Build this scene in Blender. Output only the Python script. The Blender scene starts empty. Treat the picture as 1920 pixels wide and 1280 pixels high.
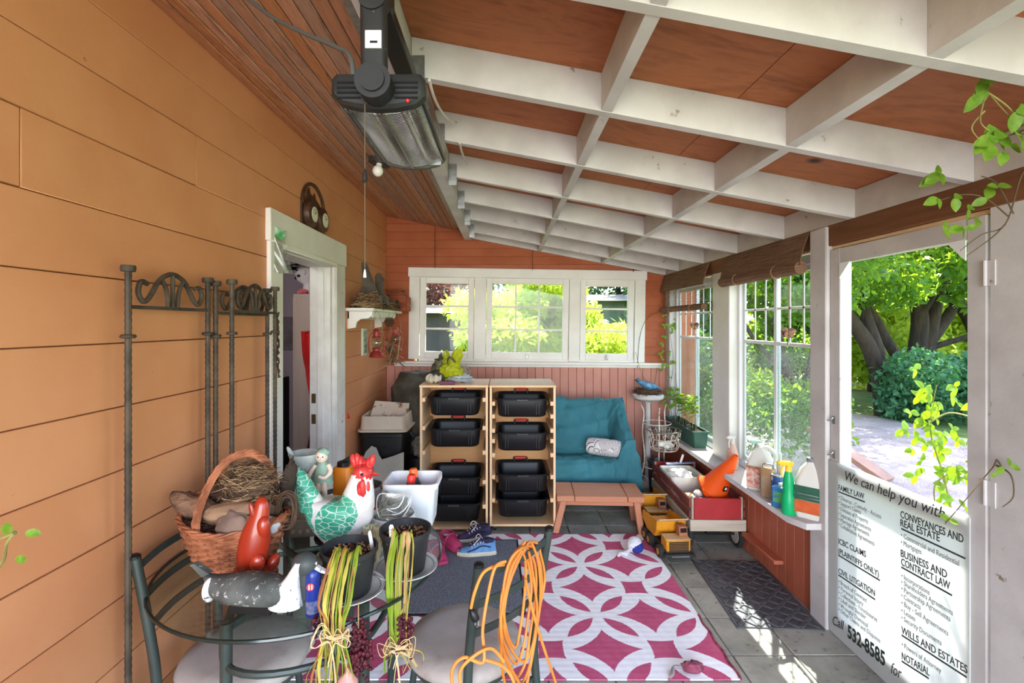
import bpy, math, random
import numpy as np
from mathutils import Vector, Matrix, Euler, noise as mnoise
R = random.Random(7)
SC = bpy.context.scene
C = SC.collection
PI = math.pi
V = Vector

# ---------------------------------------------------------------- camera
F = 910.0                      # focal length in pixels of the 1920x1280 frame
CX, CY, CH = 945.0, 607.0, 1.62
cd = bpy.data.cameras.new('camera'); cam = bpy.data.objects.new('camera', cd); C.objects.link(cam)
cam.location = (0, 0, CH); cam.rotation_euler = (PI/2, 0, 0)
cd.sensor_width = 36; cd.lens = 36*F/1920; cd.shift_x = (960-CX)/1920; cd.shift_y = -(640-CY)/1920
cd.clip_start = .05; cd.clip_end = 300
SC.camera = cam
# ---------------------------------------------------------------- sky, sun, exposure
SUN_EL = math.radians(61.5)
wd = bpy.data.worlds.new('world'); SC.world = wd; wd.use_nodes = True
wn = wd.node_tree; wn.nodes.clear()
sky = wn.nodes.new('ShaderNodeTexSky'); sky.sky_type = 'NISHITA'; sky.sun_disc = False
sky.sun_elevation = SUN_EL; sky.sun_rotation = math.atan2(.5, .87); sky.air_density = 1.0; sky.dust_density = 2.5; sky.ozone_density = .6
bgn = wn.nodes.new('ShaderNodeBackground'); bgn.inputs['Strength'].default_value = .66
won = wn.nodes.new('ShaderNodeOutputWorld')
wn.links.new(sky.outputs[0], bgn.inputs[0]); wn.links.new(bgn.outputs[0], won.inputs[0])
sd = bpy.data.lights.new('sun', 'SUN'); so = bpy.data.objects.new('sun', sd); C.objects.link(so)
sd.energy = 13.0; sd.angle = math.radians(.55); sd.color = (1, .97, .92)
so.rotation_euler = V((-.5*math.cos(SUN_EL), -.87*math.cos(SUN_EL), -math.sin(SUN_EL))).to_track_quat('-Z', 'Y').to_euler()
so.location = (8, 14, 18)
al = bpy.data.lights.new('porch_fill', 'AREA'); al.shape = 'RECTANGLE'; al.size = 4.2; al.size_y = 2.6; al.energy = 215; al.color = (1, .975, .99)
alo = bpy.data.objects.new('porch_fill', al); C.objects.link(alo); alo.location = (.25, -5.0, 1.55); alo.rotation_euler = (math.radians(91), 0, 0)   # added fill lamp standing in for daylight through the porch's open rear end
SC.view_settings.view_transform = 'Standard'; SC.view_settings.look = 'None'
SC.view_settings.gamma = 1; SC.view_settings.use_curve_mapping = False
SC.view_settings.exposure = 1.18
SC.cycles.max_bounces = 10; SC.cycles.diffuse_bounces = 5; SC.cycles.transparent_max_bounces = 24
SC.cycles.sample_clamp_indirect = 6; SC.cycles.caustics_reflective = False; SC.cycles.caustics_refractive = False

# ---------------------------------------------------------------- helpers
def P(px, py, Y):              # world point seen at pixel (px, py) and depth Y
    return V(((px-CX)/F*Y, Y, CH-(py-CY)/F*Y))
def lin(c):
    return tuple((x/255/12.92 if x/255 <= .04045 else ((x/255+.055)/1.055)**2.4) for x in c) + (1,)

class MB:
    def __init__(s): s.v = []; s.f = []; s.mi = []; s.m = 0
    def add(s, vs, fs):
        o = len(s.v); s.v += [tuple(p) for p in vs]; s.f += [tuple(i+o for i in f) for f in fs]; s.mi += [s.m]*len(fs); return s
    def box(s, c, d, rot=None, b=0):
        x, y, z = d[0]/2, d[1]/2, d[2]/2
        if b <= 0:
            vs = [V((i*x, j*y, k*z)) for k in (-1, 1) for j in (-1, 1) for i in (-1, 1)]
            fs = [(0, 2, 3, 1), (4, 5, 7, 6), (0, 1, 5, 4), (2, 6, 7, 3), (0, 4, 6, 2), (1, 3, 7, 5)]
        else:
            b = min(b, x*.9, y*.9, z*.9); vs = []; idx = {}
            for i in (-1, 1):
                for j in (-1, 1):
                    for k in (-1, 1):
                        idx[i, j, k, 0] = len(vs); vs.append(V((i*x, j*(y-b), k*(z-b))))
                        idx[i, j, k, 1] = len(vs); vs.append(V((i*(x-b), j*y, k*(z-b))))
                        idx[i, j, k, 2] = len(vs); vs.append(V((i*(x-b), j*(y-b), k*z)))
            fs = []
            def q(a, n):
                a = [idx[t] for t in a]
                w = (vs[a[1]]-vs[a[0]]).cross(vs[a[2]]-vs[a[0]])
                if w.dot(V(n)) < 0: a.reverse()
                fs.append(tuple(a))
            for i in (-1, 1):
                q([(i, -1, -1, 0), (i, 1, -1, 0), (i, 1, 1, 0), (i, -1, 1, 0)], (i, 0, 0))
                q([(-1, i, -1, 1), (1, i, -1, 1), (1, i, 1, 1), (-1, i, 1, 1)], (0, i, 0))
                q([(-1, -1, i, 2), (1, -1, i, 2), (1, 1, i, 2), (-1, 1, i, 2)], (0, 0, i))
                for j in (-1, 1):
                    q([(i, j, -1, 0), (i, j, 1, 0), (i, j, 1, 1), (i, j, -1, 1)], (i, j, 0))
                    q([(i, -1, j, 0), (i, 1, j, 0), (i, 1, j, 2), (i, -1, j, 2)], (i, 0, j))
                    q([(-1, i, j, 1), (1, i, j, 1), (1, i, j, 2), (-1, i, j, 2)], (0, i, j))
                    for k in (-1, 1): q([(i, j, k, 0), (i, j, k, 1), (i, j, k, 2)], (i, j, k))
        c = V(c)
        if rot is not None:
            m = rot if isinstance(rot, Matrix) else Euler(rot).to_matrix()
            vs = [m @ p for p in vs]
        return s.add([p+c for p in vs], fs)
    def bb(s, x0, x1, y0, y1, z0, z1, b=0):
        return s.box(((x0+x1)/2, (y0+y1)/2, (z0+z1)/2), (abs(x1-x0), abs(y1-y0), abs(z1-z0)), None, b)
    def bar(s, p, q, w, h, up=(0, 0, 1), b=0):
        p, q = V(p), V(q); d = q-p; L = d.length; d.normalize(); up = V(up)
        if abs(d.dot(up)) > .98: up = V((0, 1, 0))
        x = d.cross(up).normalized(); z = x.cross(d)
        m = Matrix((x, d, z)).transposed()
        return s.box((p+q)/2, (w, L, h), m, b)
    def tube(s, pts, r, n=8, closed=False, caps=True):
        pts = [V(p) for p in pts]; N = len(pts)
        rs = list(r) if hasattr(r, '__len__') else [r]*N
        if N < 2: return s
        T = []
        for i in range(N):
            a = pts[(i-1) % N] if closed or i > 0 else pts[i]
            b = pts[(i+1) % N] if closed or i < N-1 else pts[i]
            t = b-a
            T.append(t.normalized() if t.length > 1e-9 else V((0, 0, 1)))
        u = T[0].orthogonal().normalized(); vs = []
        for i in range(N):
            u = u-T[i]*u.dot(T[i]); u = u.normalized() if u.length > 1e-6 else T[i].orthogonal().normalized()
            w = T[i].cross(u)
            for k in range(n):
                a = 2*PI*k/n; vs.append(pts[i]+(u*math.cos(a)+w*math.sin(a))*rs[i])
        fs = []
        for i in range(N if closed else N-1):
            j = (i+1) % N
            for k in range(n):
                l = (k+1) % n; fs.append((i*n+k, i*n+l, j*n+l, j*n+k))
        if caps and not closed:
            fs.append(tuple(range(n-1, -1, -1))); fs.append(tuple((N-1)*n+k for k in range(n)))
        return s.add(vs, fs)
    def cyl(s, p, q, r, n=16): return s.tube([p, q], r, n)
    def lathe(s, prof, n=24, c=(0, 0, 0), m=None, sx=1, sy=1, cap0=True, cap1=True):
        c = V(c); vs = []; fs = []
        for r, z in prof:
            for k in range(n):
                a = 2*PI*k/n; p = V((r*sx*math.cos(a), r*sy*math.sin(a), z))
                vs.append((m @ p if m is not None else p)+c)
        K = len(prof)
        for i in range(K-1):
            for k in range(n):
                l = (k+1) % n; fs.append((i*n+k, i*n+l, (i+1)*n+l, (i+1)*n+k))
        if cap0: fs.append(tuple(range(n-1, -1, -1)))
        if cap1: fs.append(tuple((K-1)*n+k for k in range(n)))
        return s.add(vs, fs)
    def loft(s, secs, caps=True, close=True):
        n = len(secs[0]); vs = [V(p) for q in secs for p in q]; fs = []
        for i in range(len(secs)-1):
            for k in range(n if close else n-1):
                l = (k+1) % n; fs.append((i*n+k, i*n+l, (i+1)*n+l, (i+1)*n+k))
        if caps and close:
            fs.append(tuple(range(n-1, -1, -1))); fs.append(tuple((len(secs)-1)*n+k for k in range(n)))
        return s.add(vs, fs)
    def prism(s, outl, t, m=None):     # outline in local xy, extruded 0..t along z, mapped by m
        m = m or Matrix.Identity(4); n = len(outl)
        vs = [m @ V((x, y, 0)) for x, y in outl]+[m @ V((x, y, t)) for x, y in outl]
        fs = [tuple(range(n-1, -1, -1)), tuple(range(n, 2*n))]+[(k, (k+1) % n, n+(k+1) % n, n+k) for k in range(n)]
        return s.add(vs, fs)
    def ball(s, c, r, n=14, k=9, rot=None, nz=0, ns=3, seed=0):
        r = r if hasattr(r, '__len__') else (r, r, r); c = V(c); vs = []; fs = []
        m = Euler(rot).to_matrix() if rot is not None else None
        for i in range(k+1):
            th = PI*i/k
            for j in range(n):
                a = 2*PI*j/n; d = V((math.sin(th)*math.cos(a), math.sin(th)*math.sin(a), -math.cos(th)))
                q = 1+(nz*mnoise.noise(d*ns+V((seed, seed*2, 0))) if nz else 0)
                p = V((d.x*r[0], d.y*r[1], d.z*r[2]))*q
                vs.append((m @ p if m else p)+c)
        for i in range(k):
            for j in range(n):
                l = (j+1) % n; fs.append((i*n+j, i*n+l, (i+1)*n+l, (i+1)*n+j))
        return s.add(vs, fs)
    def grid(s, fn, nu, nv):
        vs = [fn(i/nu, j/nv) for j in range(nv+1) for i in range(nu+1)]
        fs = [(j*(nu+1)+i, j*(nu+1)+i+1, (j+1)*(nu+1)+i+1, (j+1)*(nu+1)+i) for j in range(nv) for i in range(nu)]
        return s.add(vs, fs)
    def sheet(s, fn, nu, nv, t=.002):    # a grid with real thickness t along -z of its normal
        g = [[V(fn(i/nu, j/nv)) for i in range(nu+1)] for j in range(nv+1)]
        def nrm(i, j):
            a = g[j][min(i+1, nu)]-g[j][max(i-1, 0)]; b = g[min(j+1, nv)][i]-g[max(j-1, 0)][i]
            n = a.cross(b); return n.normalized() if n.length > 1e-12 else V((0, 0, 1))
        W = nu+1; K = W*(nv+1)
        vs = [g[j][i] for j in range(nv+1) for i in range(W)]+[g[j][i]-nrm(i, j)*t for j in range(nv+1) for i in range(W)]
        fs = []
        for j in range(nv):
            for i in range(nu):
                a = j*W+i; fs.append((a, a+1, a+W+1, a+W)); fs.append((K+a, K+a+W, K+a+W+1, K+a+1))
        for i in range(nu):
            fs.append((i+1, i, K+i, K+i+1)); a = nv*W+i; fs.append((a, a+1, K+a+1, K+a))
        for j in range(nv):
            a = j*W; fs.append((a, a+W, K+a+W, K+a)); a = j*W+nu; fs.append((a+W, a, K+a, K+a+W))
        return s.add(vs, fs)
    def ribbon(s, pts, ws, t=.0012, side=(1, 0, 0)):
        pts = [V(p) for p in pts]; n = len(pts); side = V(side)
        ws = list(ws) if hasattr(ws, '__len__') else [ws]*n
        secs = []
        for i in range(n):
            d = (pts[min(i+1, n-1)]-pts[max(i-1, 0)]).normalized()
            x = (side-d*side.dot(d)); x = x.normalized() if x.length > 1e-4 else d.orthogonal().normalized()
            z = d.cross(x)
            secs.append([pts[i]+x*ws[i]/2, pts[i]+z*t+z*ws[i]*.12, pts[i]-x*ws[i]/2, pts[i]-z*t+z*ws[i]*.12])
        return s.loft(secs)
    def build(s, name, mat, parent=None, world=False, smooth=40, origin=None, kind=None):
        me = bpy.data.meshes.new(name)
        vs = s.v
        if parent is not None and world:
            inv = parent.matrix_basis.inverted()
            if parent.parent is not None: inv = (parent.parent.matrix_basis @ parent.matrix_basis).inverted()
            vs = [tuple(inv @ V(p)) for p in vs]
        off = None
        if origin is not None:
            off = V(origin) if origin != 'c' else sum((V(p) for p in vs), V())/max(1, len(vs))
            if origin == 'base':
                pass
            vs = [(p[0]-off.x, p[1]-off.y, p[2]-off.z) for p in vs]
        me.from_pydata(vs, [], s.f)
        mats = mat if isinstance(mat, (list, tuple)) else [mat]
        for m in mats: me.materials.append(m)
        if len(mats) > 1: me.polygons.foreach_set('material_index', s.mi)
        if smooth:
            me.polygons.foreach_set('use_smooth', [True]*len(me.polygons)); me.set_sharp_from_angle(angle=math.radians(smooth))
        me.update()
        o = bpy.data.objects.new(name, me); C.objects.link(o)
        if off is not None: o.location = off
        if parent is not None: o.parent = parent
        if kind: o['kind'] = kind
        return o

def catmull(pts, k=8, closed=False):
    pts = [V(p) for p in pts]; n = len(pts); out = []
    for i in range(n if closed else n-1):
        g = (lambda j: pts[j % n]) if closed else (lambda j: pts[max(0, min(n-1, j))])
        a, b, c, d = g(i-1), g(i), g(i+1), g(i+2)
        for q in range(k):
            t = q/k
            out.append(.5*((2*b)+(c-a)*t+(2*a-5*b+4*c-d)*t*t+(3*b-a-3*c+d)*t**3))
    if not closed: out.append(pts[-1])
    return out
def thing(name, label, cat, loc=(0, 0, 0), rz=0, group=None, rot=None):
    o = bpy.data.objects.new(name, None); C.objects.link(o); o.empty_display_size = .1
    o.location = loc; o.rotation_euler = rot or (0, 0, rz)
    o.matrix_basis = Matrix.LocRotScale(V(loc), Euler(rot or (0, 0, rz)), None)
    o['label'] = label; o['category'] = cat
    if group: o['group'] = group
    return o
def tag(o, label, cat, group=None):
    o['label'] = label; o['category'] = cat
    if group: o['group'] = group
    return o
def lab(o, l): o['label'] = l; return o
def struct(name, loc=(0, 0, 0), rot=(0, 0, 0)):
    o = bpy.data.objects.new(name, None); C.objects.link(o); o.matrix_basis = Matrix.LocRotScale(V(loc), Euler(rot), None)
    o['kind'] = 'structure'; return o
def copy_tree(o, parent=None):
    c = o.copy(); C.objects.link(c)
    if parent is not None: c.parent = parent
    for ch in list(o.children): copy_tree(ch, c)
    return c
def copy_thing(o, label, loc, rz=0, group=None):
    c = copy_tree(o); c.location = loc; c.rotation_euler = (0, 0, rz); c['label'] = label
    if group: c['group'] = group
    return c
def circ(r, n=24, c=(0, 0, 0), ax='z'):
    c = V(c); out = []
    for k in range(n):
        a = 2*PI*k/n; x, y = r*math.cos(a), r*math.sin(a)
        out.append(c+(V((x, y, 0)) if ax == 'z' else V((x, 0, y)) if ax == 'y' else V((0, x, y))))
    return out
def rrect(w, h, r, n=5):
    o = []
    for cx, cy, a0 in ((w/2-r, h/2-r, 0), (-w/2+r, h/2-r, PI/2), (-w/2+r, -h/2+r, PI), (w/2-r, -h/2+r, 1.5*PI)):
        for k in range(n+1):
            a = a0+PI/2*k/n; o.append((cx+r*math.cos(a), cy+r*math.sin(a)))
    return o
def rtub(mb, prof, n=5):    # rounded rectangular vessel: prof = [(w, d, r, z)]
    return mb.loft([[V((x, y, z)) for x, y in rrect(w, d, r, n)] for w, d, r, z in prof])

# ---------------------------------------------------------------- materials
class E:                      # tiny expression wrapper over math nodes
    def __init__(s, nt, k): s.nt = nt; s.k = k
    def op(s, o, b=None, c=None):
        n = s.nt.nodes.new('ShaderNodeMath'); n.operation = o
        for i, x in enumerate((s, b, c)):
            if x is None: continue
            if isinstance(x, E): s.nt.links.new(x.k, n.inputs[i])
            else: n.inputs[i].default_value = x
        return E(s.nt, n.outputs[0])
    def __add__(s, b): return s.op('ADD', b)
    def __sub__(s, b): return s.op('SUBTRACT', b)
    def __mul__(s, b): return s.op('MULTIPLY', b)
    def __truediv__(s, b): return s.op('DIVIDE', b)
    def abs(s): return s.op('ABSOLUTE')
    def pow(s, b): return s.op('POWER', b)
    def lt(s, b): return s.op('LESS_THAN', b)
    def gt(s, b): return s.op('GREATER_THAN', b)
    def max(s, b): return s.op('MAXIMUM', b)
    def min(s, b): return s.op('MINIMUM', b)
    def fract(s): return s.op('FRACT')
def newmat(name):
    m = bpy.data.materials.new(name); m.use_nodes = True; nt = m.node_tree; nt.nodes.clear()
    b = nt.nodes.new('ShaderNodeBsdfPrincipled'); o = nt.nodes.new('ShaderNodeOutputMaterial')
    nt.links.new(b.outputs[0], o.inputs[0]); return m, nt, b, o
def coords(nt, rnd=True, st=(1, 1, 1)):
    t = nt.nodes.new('ShaderNodeTexCoord'); k = t.outputs['Object']
    if rnd:
        oi = nt.nodes.new('ShaderNodeObjectInfo'); mu = nt.nodes.new('ShaderNodeMath'); mu.operation = 'MULTIPLY'
        nt.links.new(oi.outputs['Random'], mu.inputs[0]); mu.inputs[1].default_value = 41.3
        a = nt.nodes.new('ShaderNodeVectorMath'); a.operation = 'ADD'
        nt.links.new(k, a.inputs[0]); nt.links.new(mu.outputs[0], a.inputs[1]); k = a.outputs[0]
    if tuple(st) != (1, 1, 1):
        mp = nt.nodes.new('ShaderNodeMapping'); nt.links.new(k, mp.inputs[0]); mp.inputs['Scale'].default_value = st; k = mp.outputs[0]
    return k
def nz(nt, k, sc, det=5, ro=.55, dist=0):
    n = nt.nodes.new('ShaderNodeTexNoise'); nt.links.new(k, n.inputs['Vector'])
    n.inputs['Scale'].default_value = sc; n.inputs['Detail'].default_value = det; n.inputs['Roughness'].default_value = ro; n.inputs['Distortion'].default_value = dist
    return n.outputs['Fac']
def ramp(nt, k, stops):
    r = nt.nodes.new('ShaderNodeValToRGB'); nt.links.new(k, r.inputs[0]); el = r.color_ramp.elements
    while len(el) < len(stops): el.new(.5)
    for e, (p, c) in zip(el, stops): e.position = p; e.color = c if len(c) == 4 else lin(c)
    return r.outputs[0]
def mixc(nt, f, a, b, mode='MIX'):
    m = nt.nodes.new('ShaderNodeMix'); m.data_type = 'RGBA'; m.blend_type = mode
    for i, x in ((0, f), (6, a), (7, b)):
        if isinstance(x, (int, float)): m.inputs[i].default_value = x
        elif isinstance(x, tuple): m.inputs[i].default_value = x if len(x) == 4 else lin(x)
        else: nt.links.new(x.k if isinstance(x, E) else x, m.inputs[i])
    return m.outputs[2]
def bump(nt, b, h, st=.3, d=.01):
    n = nt.nodes.new('ShaderNodeBump'); n.inputs['Strength'].default_value = st; n.inputs['Distance'].default_value = d
    nt.links.new(h.k if isinstance(h, E) else h, n.inputs['Height']); nt.links.new(n.outputs[0], b.inputs['Normal'])
def mat(name, c, c2=None, sc=6, st=(1, 1, 1), ro=.6, me=0, bs=0, bd=.004, bst=.4, con=(.38, .62), c3=None, sc3=40, con3=(.62, .68), spec=.4, rnd=True, det=5, dist=0, tr=0, coat=0):
    m, nt, b, o = newmat(name); k = coords(nt, rnd, st)
    col = lin(c)
    if c2 is not None: col = ramp(nt, nz(nt, k, sc, det, .55, dist), [(con[0], c), (con[1], c2)])
    if c3 is not None:
        f = ramp(nt, nz(nt, k, sc3, 4, .6), [(con3[0], (0, 0, 0, 1)), (con3[1], (1, 1, 1, 1))])
        col = mixc(nt, f, col, tuple(c3))
    if isinstance(col, tuple): b.inputs['Base Color'].default_value = col
    else: nt.links.new(col, b.inputs['Base Color'])
    b.inputs['Roughness'].default_value = ro; b.inputs['Metallic'].default_value = me; b.inputs['Specular IOR Level'].default_value = spec
    b.inputs['Coat Weight'].default_value = coat
    if bs: bump(nt, b, nz(nt, k, bs, 4), bst, bd)
    if tr:
        t = nt.nodes.new('ShaderNodeBsdfTranslucent'); mx = nt.nodes.new('ShaderNodeMixShader'); mx.inputs[0].default_value = tr
        if isinstance(col, tuple): t.inputs[0].default_value = col
        else: nt.links.new(col, t.inputs[0])
        nt.links.new(b.outputs[0], mx.inputs[1]); nt.links.new(t.outputs[0], mx.inputs[2]); nt.links.new(mx.outputs[0], o.inputs[0])
    return m
def wood(name, c, c2, ax=1, freq=9, ro=.6, c3=None, bst=.25, stretch=.09, dist=1.2, con=(.3, .7), knots=None, vary=0):
    m, nt, b, o = newmat(name); st = [1, 1, 1]; st[ax] = stretch
    k = coords(nt, True, st)
    f1 = nz(nt, k, freq, 6, .6, dist); f2 = nz(nt, k, freq*7, 3, .6, .3)
    f = (E(nt, f1)*.72+E(nt, f2)*.28)
    st_ = [(con[0], c), (con[1], c2)] if c3 is None else [(con[0], c), ((con[0]+con[1])/2, c2), (con[1], c3)]
    col = ramp(nt, f.k, st_)
    if knots:
        k2 = coords(nt, True, (1, 1, 1) if ax != 2 else (1, 1, .8)); vo = nt.nodes.new('ShaderNodeTexVoronoi'); nt.links.new(k2, vo.inputs['Vector']); vo.inputs['Scale'].default_value = knots
        fk = ramp(nt, vo.outputs['Distance'], [(.03, (1, 1, 1, 1)), (.1, (0, 0, 0, 1))])
        col = mixc(nt, fk, col, tuple(int(x*.45) for x in c))
    if vary:
        oi = nt.nodes.new('ShaderNodeObjectInfo'); hs = nt.nodes.new('ShaderNodeHueSaturation'); nt.links.new(col, hs.inputs['Color']); nt.links.new((E(nt, oi.outputs['Random'])*(2*vary)+(1-vary)).k, hs.inputs['Value'])
        nt.links.new(((E(nt, oi.outputs['Random'])*7.3).fract()*.4+.7).k, hs.inputs['Saturation']); col = hs.outputs[0]
    nt.links.new(col, b.inputs['Base Color']); b.inputs['Roughness'].default_value = ro; b.inputs['Specular IOR Level'].default_value = .3
    bump(nt, b, f, bst, .003); return m
def leafmat(name, c, c2, t=.5, tc=None):
    m, nt, b, o = newmat(name); k = coords(nt, True)
    col = ramp(nt, nz(nt, k, 2.2, 5, .7), [(.35, c), (.65, c2)])
    nt.links.new(col, b.inputs['Base Color']); b.inputs['Roughness'].default_value = .45; b.inputs['Specular IOR Level'].default_value = .35
    tn = nt.nodes.new('ShaderNodeBsdfTranslucent'); mx = nt.nodes.new('ShaderNodeMixShader'); mx.inputs[0].default_value = t
    nt.links.new(mixc(nt, .75, col, tc or (190, 215, 40)), tn.inputs[0])
    nt.links.new(b.outputs[0], mx.inputs[1]); nt.links.new(tn.outputs[0], mx.inputs[2]); nt.links.new(mx.outputs[0], o.inputs[0]); return m
def glassmat(name, tint=(235, 245, 240), refl=.08, dust=0, dsc=260, dcol=(215, 218, 214), con=(.45, .7), ro=.02):
    m, nt, b, o = newmat(name); nt.nodes.remove(b)
    t = nt.nodes.new('ShaderNodeBsdfTransparent'); t.inputs[0].default_value = lin(tint)
    g = nt.nodes.new('ShaderNodeBsdfGlossy'); g.inputs['Roughness'].default_value = ro
    lw = nt.nodes.new('ShaderNodeLayerWeight'); lw.inputs[0].default_value = .5
    mx = nt.nodes.new('ShaderNodeMixShader'); nt.links.new((E(nt, lw.outputs['Facing']).pow(5)*.25+refl).k, mx.inputs[0])
    nt.links.new(t.outputs[0], mx.inputs[1]); nt.links.new(g.outputs[0], mx.inputs[2]); out = mx.outputs[0]
    if dust:
        k = coords(nt, True); f = E(nt, ramp(nt, nz(nt, k, dsc, 2, .6), [(con[0], (0, 0, 0, 1)), (con[1], (1, 1, 1, 1))]))
        f2 = E(nt, ramp(nt, nz(nt, k, 3.5, 4, .6), [(.3, (.3, .3, .3, 1)), (.7, (1, 1, 1, 1))]))
        d = nt.nodes.new('ShaderNodeBsdfDiffuse'); d.inputs[0].default_value = lin(dcol)
        tl = nt.nodes.new('ShaderNodeBsdfTranslucent'); tl.inputs[0].default_value = lin(dcol)
        md = nt.nodes.new('ShaderNodeMixShader'); nt.links.new(d.outputs[0], md.inputs[1]); nt.links.new(tl.outputs[0], md.inputs[2])
        m2 = nt.nodes.new('ShaderNodeMixShader'); nt.links.new((f*f2*dust).k, m2.inputs[0])
        nt.links.new(out, m2.inputs[1]); nt.links.new(md.outputs[0], m2.inputs[2]); out = m2.outputs[0]
    nt.links.new(out, o.inputs[0]); return m

M = {}
M['wall_or'] = mat('orange_paint', (212, 145, 102), (204, 135, 92), sc=2.5, ro=.62, bs=55, bst=.12, c3=(150, 95, 60), sc3=21, con3=(.73, .78))
M['wall_groove'] = mat('orange_groove', (130, 84, 56), ro=.8)
M['wall_red'] = mat('terracotta_paint', (176, 98, 62), (164, 86, 52), sc=3, ro=.6, bs=50, bst=.12)
M['wains'] = mat('wainscot_paint', (196, 134, 118), (184, 122, 106), sc=3, ro=.55, bs=50, bst=.1)
M['wains_r'] = mat('wainscot_paint_right', (184, 102, 76), (170, 92, 66), sc=3, ro=.5, bs=50, bst=.1)
M['white'] = mat('white_paint', (232, 228, 222), (222, 217, 210), sc=3, ro=.5, bs=60, bst=.12, c3=(190, 180, 168), sc3=24, con3=(.72, .78))
M['white_old'] = mat('worn_white_paint', (208, 203, 202), (192, 186, 185), sc=4, st=(1, 1, 1), ro=.6, bs=40, bst=.2, c3=(140, 125, 108), sc3=16, con3=(.68, .74))
M['jamb'] = mat('peeling_jamb_paint', (226, 222, 218), (212, 204, 198), sc=5, ro=.6, bs=30, bst=.3, c3=(132, 92, 66), sc3=9, con3=(.68, .74))
M['vinyl'] = mat('white_vinyl', (236, 238, 240), ro=.35)
M['ply'] = wood('plywood', (112, 60, 34), (176, 106, 66), 0, 4.0, .6, (140, 80, 48), .3, .22, 3.0, con=(.25, .75), knots=2.4)
M['plank'] = wood('ceiling_plank', (104, 66, 46), (186, 128, 90), 1, 16, .65, (140, 92, 64), .5, .10, 2.0, con=(.28, .72), vary=.18)
M['beamw'] = wood('brown_beam', (96, 60, 38), (140, 92, 60), 1, 8, .7, None, .3, .07)
M['pine'] = wood('pale_pine', (226, 186, 144), (238, 206, 168), 2, 7, .55, None, .1, .08, 1.0, knots=2.6)
M['pine_y'] = wood('pale_pine_cross', (222, 178, 132), (236, 200, 158), 1, 7, .55, None, .1, .1, 1.0)
M['bench'] = wood('stained_wood', (176, 112, 82), (196, 134, 102), 0, 6, .5, None, .1, .1, .8)
M['tile'] = mat('slate_tile', (162, 160, 150), (134, 132, 123), sc=5, ro=.42, bs=28, bst=.3, bd=.004, c3=(96, 94, 88), sc3=30, con3=(.6, .7))
M['grout'] = mat('grout', (92, 90, 84), ro=.9)
M['black'] = mat('black_plastic', (20, 20, 22), ro=.42)
M['blackm'] = mat('black_metal', (28, 28, 28), ro=.4, me=.3)
M['red'] = mat('red_plastic', (196, 44, 44), ro=.4)
M['chrome'] = mat('chrome', (200, 200, 200), ro=.18, me=1)
M['steel'] = mat('galvanised_steel', (168, 170, 170), (140, 142, 142), sc=20, ro=.4, me=.8)
M['glass'] = glassmat('window_glass', (244, 248, 245), .012)
M['dusty'] = glassmat('dusty_window_glass', (232, 238, 234), .04, .44, 150, dcol=(176, 182, 176), con=(.46, .66))
M['tglass'] = glassmat('table_glass', (238, 246, 243), .06, .08, 120, con=(.35, .8))
M['cglass'] = glassmat('clear_glass', (232, 238, 236), .10)
M['film'] = glassmat('clear_plastic_film', (236, 236, 232), .05, .5, 60, con=(.3, .8), ro=.2)
# ================================================================ STRUCTURE
XL, XR, YB = -1.26, 1.73, 5.2
def piece(mb, name, m, parent, smooth=40): return mb.build(name, m, parent, origin='c', smooth=smooth)
# ---- floor with slate tiles
fl = MB(); fl.bb(XL-.05, 1.86, -.9, YB+.1, -.12, -.006)
floor = fl.build('floor', M['grout'], smooth=0); floor['kind'] = 'structure'
xl = [1.117+.305*k for k in range(-8, 3)]; yl = [2.374+.305*k for k in range(-8, 10)]
tile_mb = MB(); tile_mb.box((0, 0, 0), (.300, .300, .012), None, .003); t0 = None
for i, x in enumerate(xl):
    for y in yl:
        if x > 1.6:      # cut tile along the right wall
            continue
        if t0 is None: t0 = tile_mb.build('tile', M['tile'], floor); o = t0
        else: o = t0.copy(); C.objects.link(o)
        o.location = (x+.1525-.305*(x > 1.9), y+.1525, -.006+R.uniform(-.001, .001))
for y in yl:
    mb = MB(); mb.box((0, 0, 0), (.10, .300, .012), None, .003); o = mb.build('tile', M['tile'], floor); o.location = (1.775, y+.1525, -.006)

# ---- left wall: flush boards, door opening
OY0, OY1, OZ = 2.71, 3.55, 2.06
wl = MB(); wl.bb(XL-.14, XL-.02, -.9, OY0, 0, 2.9); wl.bb(XL-.14, XL-.02, OY1, YB+.1, 0, 2.9); wl.bb(XL-.14, XL-.02, OY0, OY1, OZ, 2.9)
wall_left = wl.build('wall_left', M['wall_groove'], smooth=0); wall_left['kind'] = 'structure'
joints = {9: 1.264, 10: 1.987, 6: 4.45, 5: 2.3, 3: 1.9, 8: 4.1, 11: 3.3, 4: 4.3}
for k in range(14):
    z0 = 2.393-.209*(10-k)-.209; z1 = z0+.209
    if z1 < .02: continue
    z0 = max(0, z0); z1 = min(z1, 2.79)
    if z1-z0 < .03: continue
    segs = [(-.9, YB)]
    if k in joints: j = joints[k]; segs = [(-.9, j), (j, YB)]
    out = []
    for a, b in segs:
        if z0 < OZ-.001 and a < OY1 and b > OY0:
            if a < OY0: out.append((a, OY0, z0, z1))
            if b > OY1: out.append((OY1, b, z0, z1))
            if z1 > OZ+.02: out.append((OY0, OY1, OZ, z1))
        else: out.append((a, b, z0, z1))
    for a, b, p, q in out:
        mb = MB(); mb.bb(XL-.02, XL+R.uniform(-.0005, .0005), a+.001, b-.001, p+.0012, q-.0012, .002); piece(mb, 'siding_board', M['wall_or'], wall_left)
# ---- ceiling line helper
def zroof(X): return (2.775-.205*(X-XL)) if X < -.34 else 2.53-.19*(X+.34)
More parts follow.
